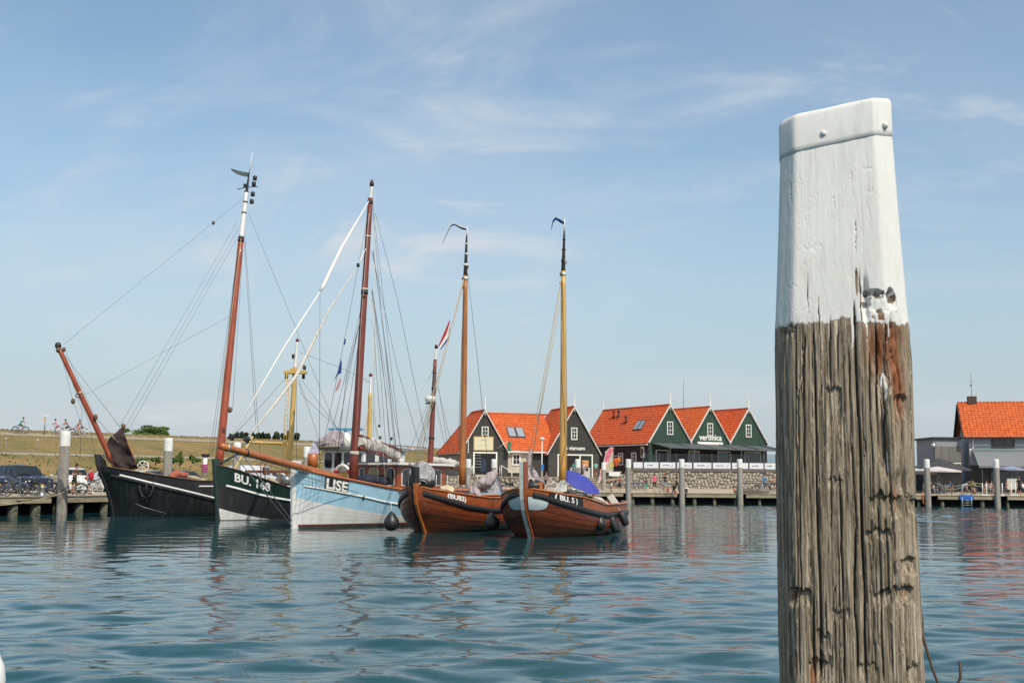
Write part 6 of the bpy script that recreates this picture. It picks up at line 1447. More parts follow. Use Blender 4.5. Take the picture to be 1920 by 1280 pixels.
    drape(root, 'covered_dinghy', [[bt(t0 - .1, -1.5, 4.35), bt(t0 - .1, -.6, 4.75), bt(t0 - .2, .2, 4.5)], [bt(t0 - .5, -1.7, 4.0), bt(t0 - .55, -.6, 4.2), bt(t0 - .5, .4, 4.05)], [bt(t0 - .6, -1.3, 3.8), bt(t0 - .6, -.5, 3.82), bt(t0 - .5, .5, 3.82)]], m_pinkgrey, 44, .06)
    Y2 = bt(13.6, 0, 0).y; spar(root, 'mizzen_mast', at(692, 845, Y2), at(694, 737, Y2), .14, .11, m_yellow, 10); spar(root, 'topmast', at(694, 738, Y2), at(695, 705, Y2), .08, .05, m_white, 8)
    k = MB(); k.tube([at(684, 716, Y2), at(706, 716, Y2)], .03, 6); part('crosstree', k, m_white, root)
    k = MB(); k.lathe([(.10, 0), (.12, .06), (.03, .2)], 8, Matrix.Translation(at(695, 705, Y2))); part('truck', k, mat('maroon', (.12, .01, .015), .5), root)
    lines(root, 'shroud', [[(692, 760, Y2), (675, 845, Y2 - 1)], [(696, 760, Y2), (715, 845, Y2)], [(690, 770, Y2), (683, 845, Y2 - .5)]], m_rope, .02)
    # rust drum with violet canvas on the fore deck
    k = MB(); k.lathe([(.28, 0), (.28, .72), (.22, .74)], 12, Matrix.Translation(at(586, 876, 62.6))); part('deck_drum', k, m_orange, root)
    drape(root, 'violet_canvas', [[at(588, 826, 62.8), at(590, 827, 62.8)], [at(580, 843, 62.6), at(599, 842, 62.7)], [at(576, 857, 62.5), at(596, 852, 62.6)]], mat('pale_violet_cloth', (.42, .40, .52), .9, var=.2), 52, .05)
bu168()

# ---- light blue and white ketch
def ketch():
    ln = {'sheer': [(545, 876), (560, 880), (610, 892), (680, 906), (740, 918), (780, 922)], 'rail': [(545, 906), (553, 908), (610, 917), (690, 932), (735, 943), (780, 948)], 'blue': [(545, 925), (560, 933), (600, 942), (650, 950), (735, 965), (780, 968)]}
    stemf = lambda z: -interp(z, [(0, 0), (1, .06), (2, .12), (3.2, .18)])
    root, bt, H, hull = cutter('sailing_ketch', 'light blue and white two masted ketch with long orange bowsprit and black name board', (548, 989), 48.8, R(29), 17.5, 4.9, ln,
        [(-.6, .02, m_weed), (.02, .10, m_weed), (.10, .15, m_redln), (.15, 'blue', m_hullw), ('blue', 'rail', m_ltblue), ('rail', 'sheer', m_ltblue)], stemf, .9)
    for sd in (1, -1):
        k = MB(); H.rail(k, 'rail', sd, .035, .04, 0, .02, 0, 2); part('white_rail', k, m_white, hull)
        k = MB(); H.rail(k, 'sheer', sd, .10, .06, 0, -.01, .05, 1); part('cap_rail', k, m_orange, hull)
        # seams between hull planks
        for f in (.25, .5, .75):
            k = MB(); pts = []
            for tau in H.taus[2:]:
                zb = H.zz('blue', tau); pts.append(H.pt(tau, .15 + (zb - .15) * f, sd, .001))
            k.tube(pts, .006, 4); part('seam', k, mat('seam_grey', (.45, .44, .42), .7), hull)
    k = MB(); rows = []
    for z in np.linspace(-.4, 2.75, 10):
        c = bt(stemf(z) - .04, 0, z); rows.append([tuple(c + bt.P * .12 + bt.A * .1), tuple(c + bt.P * .12 + bt.A * .5), tuple(c - bt.P * .12 + bt.A * .5), tuple(c - bt.P * .12 + bt.A * .1), tuple(c - bt.P * .05), tuple(c + bt.P * .05)])
    k.grid(np.array(rows), close=True, smooth=False); k.add(rows[-1], [(0, 1, 2, 3, 4, 5)]); part('stem', k, m_hullw, root)
    # bowsprit
    bs1, bs0 = at(414, 836, 43.2), at(640, 897, 51.5)
    bs = spar(root, 'bowsprit', bs0, bs1, .17, .125, m_orange, 12, [(.82, m_blackmetal, .10), (.955, m_steel, .10)])
    # name board
    taus = np.linspace(.005, .4, 400); pxs = [pix(H.pt(t, 1.8, 1))[0] for t in taus]; tau_ = float(np.interp(631, pxs, taus)); ta, tb = float(np.interp(607.5, pxs, taus)), float(np.interp(653, pxs, taus))
    k = MB(); rows = []
    for i in range(9):
        t = ta + (tb - ta) * i / 8; zs = H.zz('sheer', t); rows.append([tuple(H.pt(t, zs - .60, 1, .03)), tuple(H.pt(t, zs - .02, 1, .03))])
    k.grid(np.array(rows)); nb = part('name_board', k, m_black, root)
    def bend(x, y, zo): t = tau_ + x / bt.Len; return H.pt(t, H.zz('sheer', t) - .31 + y, 1, .04 + zo)
    text_on('lettering', 'LISE', .56, m_trim, (0, 0, 0), (1, 0, 0), (0, 1, 0), nb, .004, .018, 1.0, bend, .92)
    k = MB(); c = H.pt(float(np.interp(685, pxs, taus)), 1.25, 1, .02); k.lathe([(.07, 0), (.07, .03), (.04, .035)], 10, Matrix.Translation(c) @ bt.P.to_track_quat('Z', 'Y').to_matrix().to_4x4()); part('hawse_hole', k, m_black, root)
    k = MB(); c = at(608, 922, 49.6); k.tube([c, c + V(-.1, 0, -.4)], .03, 6); k.tube([c + V(-.2, 0, -.28), c + V(-.1, 0, -.4), c + V(.1, 0, -.33)], .03, 6); part('anchor', k, m_steel, root)
    # net under the bowsprit: shroud and mesh lines
    n0, n1 = at(553, 878, 47.8), at(606, 917, 49.4); sh0, sh1 = at(436, 852, 44), at(640, 922, 50)
    lines(root, 'bowsprit_shroud', [[tuple(at(430, 846, 43.8)), tuple(at(560, 890, 47.2)), tuple(H.pt(.14, 1.45, 1, .05))]], m_wire, .014)
    g0, g1 = at(556, 876, 47.9), at(556, 908, 47.2); h0, h1 = at(612, 893, 49.3), at(604, 918, 48.9)
    for i in range(9): k = MB(); t = i / 8; k.tube([g0.lerp(h0, t), g1.lerp(h1, t) + V(.12, 0, 0)], .008, 4); part('net_cord', k, m_wire, root)
    for i in range(4): k = MB(); t = (i + .5) / 4; k.tube([g0.lerp(g1, t), h0.lerp(h1, t)], .008, 4); part('net_cord', k, m_wire, root)
    lines(root, 'bobstay', [[(437, 850, 44), tuple(bt(-.05, 0, .10))], [(458, 856, 44.6), tuple(bt(-.05, 0, .32))]], m_steel, .022)
    lines(root, 'stay', [[(452, 850, 44.4), (424, 838, 43.6)], [(425, 845, 43.6), (408, 822, 43.2)]], m_wire, .010)
    # masts
    Ym = 52.5; ms = spar(root, 'mast', at(661, 905, Ym), at(694.5, 372, Ym + .9), .20, .115, m_darkmast, 14, [(.10, m_rope_w, .15), (.66, m_blackmetal, .2), (.67, m_rope_w, .08), (.86, m_rope_w, .07), (.985, m_blackmetal, .12)])
    spar(root, 'topmast', at(694.5, 374, Ym + .9), at(697, 350, Ym + .9), .075, .06, m_white, 8)
    k = MB(); k.lathe([(.07, 0), (.11, .1), (.09, .2), (.02, .34)], 8, Matrix.Translation(at(697, 350, Ym + .9))); part('truck', k, mat('maroon_dark', (.05, .008, .01), .5), root)
    # furled headsails
    def furl(pts, rad, m_=m_white, nm='furled_jib'): k = MB(); k.tube([at(*p) for p in pts], rad, 9); part(nm, k, m_, root)
    furl([(691, 378, 53.2), (640, 465, 50.6), (606, 536, 49.0), (600, 547, 48.9)], [.03, .07, .085, .05]); furl([(600, 547, 48.9), (530, 655, 46.6), (437, 814, 43.9)], [.035, .035, .03])
    furl([(686, 466, 53.1), (671, 497, 52.4)], [.02, .03]); furl([(668, 503, 52.3), (620, 575, 50.5), (555, 705, 48.2), (500, 777, 46.1), (466, 818, 44.8)], [.025, .035, .085, .045, .03], m_sail)
    for (x, y, Yz) in ((434, 819, 43.8), (463, 824, 44.7)): k = MB(); k.lathe([(.12, -.1), (.15, -.05), (.10, 0), (.15, .06), (.12, .1)], 10, Matrix.Translation(at(x, y, Yz)) @ Matrix.Rotation(R(28), 4, 'Y')); part('furler_drum', k, m_blackmetal, root)
    k = MB(); k.lathe([(.07, -.08), (.07, .08)], 8, Matrix.Translation(at(671.5, 497, 52.4))); part('halyard_block', k, m_blackmetal, root)
    lines(root, 'forestay', [[(434, 819, 43.8), (428, 842, 43.6)], [(463, 824, 44.7), (458, 852, 44.6)]], m_steel, .02)
    lines(root, 'shroud', [[(685, 545, Ym + .6), (612, 852, Ym + .5)], [(686, 545, Ym + .6), (625, 852, Ym + 1)], [(687, 545, Ym + .6), (640, 852, Ym + 1.5)], [(690, 400, Ym + .8), (655, 590, Ym), (600, 868, Ym - .5)], [(698, 545, Ym + .6), (713, 690, Ym), (728, 905, Ym - .3)], [(698, 540, Ym + .6), (718, 690, Ym), (740, 905, Ym + .3)], [(699, 390, Ym + .8), (716, 600, Ym), (750, 905, Ym + .8)], [(700, 470, Ym + .7), (740, 780, Ym + 1), (756, 860, Ym + 1.5)], [(698, 378, Ym + .9), (745, 560, Ym + 2), (800, 830, Ym + 5)], [(698, 475, Ym + .8), (745, 690, Ym + 2), (785, 830, Ym + 4)], [(600, 547, 48.9), (599, 880, 50)], [(697, 545, Ym + .6), (706, 700, Ym), (713, 790, Ym)], [(683, 570, Ym + .5), (650, 700, Ym), (633, 850, Ym + .2)], [(688, 545, Ym + .6), (648, 720, Ym + .8), (632, 852, Ym + 1.2)], [(698, 548, Ym + .6), (724, 740, Ym + .4), (735, 905, Ym)], [(699, 548, Ym + .6), (732, 760, Ym + .8), (746, 905, Ym + .6)], [(699, 470, Ym + .7), (722, 640, Ym + .4), (742, 840, Ym + .5)], [(701, 400, Ym + .8), (728, 640, Ym + .8), (753, 860, Ym + 1)]], m_wire, .010)
    lines(root, 'halyard', [[(692, 400, Ym + .6), (676, 620, Ym - .2), (667, 850, Ym - .3)], [(703, 360, Ym + .8), (703, 600, Ym - .2), (700, 820, Ym - .2)], [(696, 545, Ym + .3), (716, 800, Ym), (722, 905, Ym - .4)], [(694, 560, Ym + .3), (709, 905, Ym - .5)]], m_rope_w, .009)
    for x, y in ((734, 822, ), (713, 820), (711, 798), (683, 556)): block(root, at(x, y, Ym), .06, m_blackmetal)
    # signal flags on the port flag halyard
    Yf = Ym - .5
    k = MB(); P = np.array([[tuple(at(640, 672, Yf)), tuple(at(632, 700, Yf)), tuple(at(625, 714, Yf))], [tuple(at(641, 680, Yf)), tuple(at(640, 699, Yf)), tuple(at(634, 702, Yf + .05))]]); k.grid(P); part('signal_flag', k, m_flagblue, root)
    k = MB(); P = np.array([[tuple(at(638, 708, Yf)), tuple(at(632, 722, Yf)), tuple(at(628, 735, Yf))], [tuple(at(640, 712, Yf)), tuple(at(637, 724, Yf)), tuple(at(633, 731, Yf + .05))]]); k.grid(P); part('signal_flag', k, mat('flag_pink', (.50, .25, .28), .8), root)
    k = MB(); P = np.array([[tuple(at(646, 634, Yf)), tuple(at(644, 645, Yf))], [tuple(at(649, 636, Yf)), tuple(at(647, 647, Yf))]]); k.grid(P); part('signal_flag', k, m_flagblue, root)
    # boom, gaff and furled mainsail
    Ys = 53.4
    spar(root, 'boom', at(675, 840, Ym), at(745, 860, 56), .10, .085, m_darkmast, 10); k = MB(); k.tube([at(745, 860, 56), at(757, 863, 56.6)], [.085, .07], 8); part('boom_end', k, m_white, root)
    spar(root, 'gaff', at(672, 815, Ym), at(752, 843, 56), .06, .055, m_darkmast, 8)
    cloth_roll(root, 'furled_sail', [at(674, 828, Ym), at(690, 833, Ym + .8), at(712, 838, Ym + 1.8), at(735, 848, Ym + 3), at(750, 856, Ym + 3.6)], [.22, .30, .26, .26, .12], m_sail, 71, 14, .30, .7)
    for i in range(7): t = i / 6; p = at(680 + 62 * t, 832 + 19 * t, Ym + 3.3 * t); k = MB(); k.ring(p, .30, .014, Matrix.Translation(p) @ Matrix.Rotation(-R(29), 4, 'Z') @ Matrix.Rotation(R(90), 4, 'X'), 14, 5); part('sail_tie', k, m_wire, root)
    # deck house: varnished, white roof, arched windows
    t0, t1, hw_ = 5.9, 10.0, 1.12; z0, z1 = 1.35, 2.72
    k = MB(); cs = [bt(t0, -hw_, z0), bt(t0, hw_, z0), bt(t1, hw_, z0), bt(t1, -hw_, z0)]; k.prism(cs, (0, 0, z1 - z0)); dh = part('deck_house', k, m_varn, root)
    k = MB(); rows = [[tuple(bt(t, p, z1 + .10 - .05 * (p / 1.4) ** 2)) for p in (-1.42, -.7, 0, .7, 1.42)] for t in (t0 - .35, t0 + 1.3, t1 - 1, t1 + .3)]; k.grid(np.array(rows)); k.grid(np.array(rows) - np.array([0, 0, .09]), flip=True); k.prism([bt(t0 - .36, -1.42, z1 - .04), bt(t0 - .36, 1.42, z1 - .04), bt(t0 - .36, 1.42, z1 + .06), bt(t0 - .36, -1.42, z1 + .06)], bt.A * .03); k.prism([bt(t0 - .35, 1.42, z1 - .04), bt(t1 + .3, 1.42, z1 - .04), bt(t1 + .3, 1.42, z1 + .06), bt(t0 - .35, 1.42, z1 + .06)], -bt.P * .03); part('deck_house_roof', k, m_white, root)
    def pane(a, b, zlo, zhi, out, m_):
        k = MB(); ex = (b - a).normalized(); w = (b - a).length; c = (a + b) / 2; P = [c + ex * (-w / 2) + V(0, 0, zlo), c + ex * (w / 2) + V(0, 0, zlo)] + [c + ex * (w / 2 * math.cos(q)) + V(0, 0, zhi - .12 + .12 * math.sin(q)) for q in np.linspace(0, math.pi, 7)]
        P = [q + out * .008 for q in P]; k.prism(P, out * .012); f = part('window', k, m_, dh); k = MB(); k.tube(P + [P[0]], .025, 5, cap=False); part('frame', k, m_trim, f)
    for i, (a, b, m_) in enumerate(((-1.0, -.72, m_darkpane), (-.45, .05, mat('amber_pane', (.45, .33, .12), .15)), (.5, .95, m_darkpane))): pane(bt(t0, a, 0), bt(t0, b, 0), 1.75, 2.55, -bt.A, m_)
    for a in (t0 + .35, t0 + 1.6, t0 + 2.9): pane(bt(a, hw_, 0), bt(a + .75, hw_, 0), 1.75, 2.5, bt.P, m_darkpane)
    # deck clutter: navy covered hatch, white dinghy end, rails
    k = MB(); k.ball(at(690, 900, 53.6), (.55, .45, .28), 12, 8); part('navy_cover', k, mat('navy_canvas', (.018, .020, .045), .8), root)
    k = MB(); k.ball(at(717, 904, 54), (.5, .45, .38), 12, 8); part('navy_cover', k, mat('navy_canvas', (.018, .020, .045), .8), root)
    k = MB(); k.ball(at(740, 910, 54.4), (.48, .3, .18), 12, 7); part('white_tender', k, m_white, root)
    for i in range(7):
        tau = .30 + i * .055; p = H.pt(tau, H.zz('sheer', tau), 1, -.05); k = MB(); k.tube([p, p + V(0, 0, .75)], .02, 5); part('stanchion', k, m_rope_w, root)
    # mizzen
    Yz = 58.3; spar(root, 'mizzen_mast', at(806, 885, Yz), at(816, 674, Yz + .4), .15, .085, m_darkmast, 12, [(.30, m_blackmetal, .1), (.74, m_blackmetal, .14), (.88, m_blackmetal, .06)]); spar(root, 'mizzen_topmast', at(816, 675, Yz + .4), at(818, 654, Yz + .4), .06, .05, m_white, 8); k = MB(); k.ball(at(818, 650, Yz + .4), (.09, .09, .12), 8, 6); part('truck', k, mat('maroon_dark', (.05, .008, .01), .5), root)
    k = MB(); c = at(807, 748, Yz - .3); k.lathe([(.14, -.16), (.26, -.1), (.26, .1), (.2, .14)], 12, Matrix.Translation(c)); part('radar_dome', k, m_white, root); k = MB(); k.box(c + V(0, .15, -.2), (.5, .4, .05)); part('radar_bracket', k, m_blackmetal, root)
    lines(root, 'mizzen_shroud', [[(812, 730, Yz), (766, 850, Yz - 1)], [(812, 732, Yz), (778, 850, Yz)], [(813, 735, Yz), (838, 850, Yz)], [(822, 730, Yz), (850, 848, Yz)], [(822, 725, Yz), (842, 850, Yz + 1)], [(813, 690, Yz + .3), (803, 712, Yz)], [(817, 700, Yz), (793, 845, Yz - 1.5)], [(817, 690, Yz), (800, 830, Yz - 3), (782, 880, Yz - 6)]], m_wire, .010)
    spar(root, 'mizzen_boom', at(810, 872, Yz), at(868, 881, Yz + 3), .07, .06, m_darkmast, 8); cloth_roll(root, 'furled_mizzen', [at(812, 862, Yz), at(830, 866, Yz + 1), at(850, 869, Yz + 2), at(864, 872, Yz + 3)], [.15, .2, .2, .1], m_sail, 81, 12, .3)
    # tricolour at the mizzen head
    Yq = Yz + .4
    A_ = [at(843, 600, Yq), at(838, 618, Yq), at(832, 634, Yq), at(828, 648, Yq)]; B_ = [at(844, 606, Yq), at(842, 622, Yq + .1), at(836, 640, Yq + .1), at(826, 650, Yq)]
    ts = [0, .33, .66, 1]
    rowsf = [[at(843, 599, Yq), at(834, 620, Yq), at(822, 648, Yq)], [at(843.5, 604, Yq), at(837, 626, Yq + .1), at(823, 651, Yq)], [at(844, 612, Yq), at(840, 632, Yq + .05), at(825, 654, Yq)], [at(844, 620, Yq), at(841, 637, Yq), at(826, 656, Yq)]]
    flag(root, 'ensign_stripe', None, rowsf, [m_flagred, m_flagwhite, m_flagblue])
ketch()
# ---------------------------------------------------------------- trees and shrubs
def leaf_mat(n, a, b): return mat(n, a, .8, col2=b, vscale=.8, detail=6)
m_leaf1 = leaf_mat('leaves', (.075, .135, .025), (.12, .18, .04)); m_leaf2 = leaf_mat('leaves_dark', (.022, .045, .018), (.04, .065, .026)); m_bark = mat('bark', (.06, .045, .035), .9)
def crown(root, c, rx, ry, rz, n, leaf, m, seed, blobs=14, trunk_h=0.0):
    g = np.random.default_rng(seed); c = Vector(c); vs_, fs = [], []
    B = [(g.normal(0, .45), g.normal(0, .45), g.uniform(-.5, .75), g.uniform(.22, .42)) for _ in range(blobs)]
    for i in range(n):
        bx, by, bz, br = B[int(g.integers(0, blobs))]; d = g.normal(0, 1, 3); d /= np.linalg.norm(d); r = br * g.uniform(.55, 1.05)
        p = c + Vector(((bx + d[0] * r) * rx, (by + d[1] * r) * ry, (bz + d[2] * r) * rz))
        a = Vector(g.normal(0, 1, 3)).normalized(); b = a.cross(Vector(g.normal(0, 1, 3))).normalized(); k = len(vs_); l = leaf * g.uniform(.6, 1.4)
        vs_ += [tuple(p - a * l), tuple(p + b * l * .5), tuple(p + a * l), tuple(p - b * l * .5)]; fs.append((k, k + 1, k + 2, k + 3))
    k = MB(); k.v = vs_; k.f = fs; k.m = [0] * len(fs); k.sm = [False] * len(fs); o = part('crown', k, m, root, kind='stuff')
    t = MB(); base = Vector((c.x, c.y, c.z - rz * 1.1 - trunk_h))
    t.tube([base, base.lerp(c, .6), c + V(0, 0, rz * .4)], [.05 * rz + .05, .04 * rz + .03, .02], 7)
    for q in range(5): a = g.uniform(0, 6.28); t.tube([base.lerp(c, .55 + .06 * q), c + V(math.cos(a) * rx * .6, math.sin(a) * ry * .6, g.uniform(-.2, .4) * rz)], [.03 * rz + .02, .012], 5)
    part('trunk', t, m_bark, root)
def tree(name, label, px, py0, py1, w_px, Y, n, leaf, m, seed, group=None, blobs=14):
    s_ = F_PX / Y; top, bot = at(px, py0, Y), at(px, py1, Y); h = top.z - bot.z; c = (top + bot) / 2
    root = thing(name, label, 'tree' if 'tree' in name else 'shrub', tuple(bot), 0, group); crown(root, c, w_px / s_ / 2 / 1.0, w_px / s_ / 2.4, h / 2 / 1.0, n, leaf, m, seed, blobs)
tree('round_tree', 'rounded green tree showing above the dyke crest', 289, 797, 824, 76, 150, 6500, .13, m_leaf1, 1, None, 26)
fars = [(446, 806, 834, 20), (462, 808, 834, 20), (478, 812, 834, 16), (488, 808, 836, 16), (500, 810, 836, 14), (512, 818, 838, 12), (524, 806, 838, 22), (540, 804, 838, 22), (553, 812, 838, 16)]
for i, (x, a, b, w) in enumerate(fars):
    tree('far_tree', ['leftmost', 'second', 'third', 'fourth', 'fifth', 'sixth', 'seventh', 'eighth', 'rightmost'][i] + ' of the dark far off trees beyond the dyke, counted from the left', x, a, b, w, 200, 900, .22, m_leaf2, 20 + i, 'far trees beyond the dyke', 9)
for i, (x, a, b, w, Y, nm) in enumerate(((338, 846, 872, 12, 97, 'slender green sapling behind the parked cars'), (262, 858, 872, 34, 98, 'low green shrub behind the winch wheel of the barge'), (292, 857, 871, 30, 98, 'low green shrub on the verge left of the middle post'), (362, 851, 868, 16, 99, 'small shrub right of the slender sapling'), (176, 863, 872, 26, 97, 'low green shrub left of the black barge bow'), (326, 854, 869, 18, 98.5, 'low green shrub just left of the slender sapling'))):
    tree('shrub', nm, x, a, b, w, Y, 1100, .07, m_leaf1, 50 + i, None, 10)

# ---------------------------------------------------------------- bicycles
def bike_proto(frame_m, tyre_m, name='bicycle'):
    root = thing(name, 'bicycle', 'bicycle'); rW = .345; wb = .54
    def Rx(c): return Matrix.Translation(c) @ Matrix.Rotation(R(90), 4, 'X')
    for x in (-wb, wb):
        k = MB(); k.ring((x, 0, rW), rW - .02, .021, Rx((x, 0, rW)), 26, 6); w = part('wheel', k, tyre_m, root, world=False)
        k = MB(); k.ring((x, 0, rW), rW - .048, .010, Rx((x, 0, rW)), 26, 5); part('rim', k, m_steel, w, world=False)
        k = MB()
        for i in range(14): a = i * math.pi / 7; k.tube([(x, 0, rW), (x + (rW - .05) * math.cos(a), .0, rW + (rW - .05) * math.sin(a))], .0028, 4)
        k.lathe([(.03, -.04), (.03, .04)], 8, Rx((x, 0, rW))); part('spokes', k, m_steel, w, world=False, kind='stuff')
    T = lambda P, r, nm, m: part(nm, MB().tube(P, r, 6), m, root, world=False)
    bb, st, hd = (-.08, 0, .29), (-.22, 0, .80), (.40, 0, .88)
    T([bb, st], .018, 'seat_tube', frame_m); T([(-.20, 0, .70), (.38, 0, .78)], .018, 'top_tube', frame_m); T([bb, (.42, 0, .66)], .021, 'down_tube', frame_m)
    T([hd, (.42, 0, .66), (wb, 0, rW)], .016, 'fork', frame_m); T([bb, (-wb, .03, rW)], .012, 'chain_stay', frame_m); T([(-.20, 0, .70), (-wb, .03, rW)], .011, 'seat_stay', frame_m)
    T([(.30, -.28, 1.0), (.37, -.14, 1.03), (.40, 0, .98), (.37, .14, 1.03), (.30, .28, 1.0)], .014, 'handlebar', m_steel); T([hd, (.40, 0, .99)], .014, 'stem', m_steel)
    k = MB(); k.ball((-.24, 0, .86), (.13, .075, .045), 10, 6); part('saddle', k, m_blackmetal, root, world=False)
    k = MB(); k.lathe([(.09, -.012), (.09, .012)], 14, Rx((-.08, .03, .29))); k.beam((-.08, .05, .29), (.02, .06, .16), .02, .03); k.beam((-.08, -.05, .29), (-.18, -.06, .42), .02, .03); part('crank', k, m_steel, root, world=False)
    k = MB(); k.box((-.50, 0, .735), (.36, .13, .015)); part('carrier', k, m_blackmetal, root, world=False)
    for x in (-wb, wb):
        k = MB(); k.tube([(x + (rW + .02) * math.cos(a), 0, rW + (rW + .02) * math.sin(a)) for a in np.linspace(R(20 if x < 0 else 10), R(175 if x < 0 else 140), 9)], .022, 5); part('mudguard', k, frame_m, root, world=False)
    k = MB(); k.tube([(-.1, .05, .29), (-.2, .22, .02)], .01, 5); part('kick_stand', k, m_blackmetal, root, world=False)
    return root
fm = lambda n, c: mat('bike_' + n, c, .4)
B1 = bike_proto(fm('black', (.015, .015, .018)), m_rubber); B2 = bike_proto(fm('white', (.7, .7, .68)), mat('white_tyre', (.62, .60, .56), .7)); B3 = bike_proto(fm('blue', (.10, .16, .26)), m_rubber)
used = set()
def bike(proto, p, rz, label, tilt=0.0):
    o = proto if id(proto) not in used else copy_tree(proto); used.add(id(proto)); place(o, p, rz, label, 'bicycles on the quays'); o.rotation_euler = (R(tilt), 0, rz)
def qpoint(px, inl): k = (960 - px) / F_PX; Y = (45.99 + inl / .951) / (k + .326); return Vector((-k * Y, Y, terrain(-k * Y, Y) + .035))
for px, inl, rz, pr, lab in ((2, 1.3, 15, B1, 'dark bicycle cut off by the left edge of the photo'), (33, 1.5, 8, B3, 'blue grey step-through bicycle in front of the black car, left one'), (66, 1.2, -30, B1, 'black bicycle turned sideways with a white saddle pack behind it'), (90, 1.6, 25, B1, 'black bicycle just left of the leftmost mooring post'),
                            (143, 1.0, 8, B1, 'dark bicycle held by the man in the brown shirt'), (174, 1.1, 176, B2, 'white wheeled bicycle in front of the barge bow'), (108, 2.2, 40, B3, 'blue grey bicycle standing behind the leftmost mooring post')): bike(pr, qpoint(px, inl), R(rz), lab, 6)
def deckp(px, Y): p = at(px, 900, Y); return Vector((p.x, Y, terrain(p.x, Y) + .02))
for px, Y, rz, pr, lab in ((1192, 119, 20, B3, 'grey bicycle parked against the boulder wall, left of the boy in green shorts'), (1200, 119.6, 35, B1, 'dark bicycle leaning next to the grey one at the boulder wall'), (1243, 113.5, -65, B2, 'white wheeled bicycle ridden by the person with the red cap'), (1428, 113, 0, B1, 'dark bicycle left of the man in the blue shirt'), (1447, 113.6, 10, B1, 'dark bicycle beside the person in the straw hat'), (1029, 121, 10, B2, 'pale bicycle behind the man in the grey shirt and black shorts'), (1818, 112.5, 15, B1, 'dark bicycle behind the rope fence of the cafe')): bike(pr, deckp(px, Y), R(rz), lab, 3)

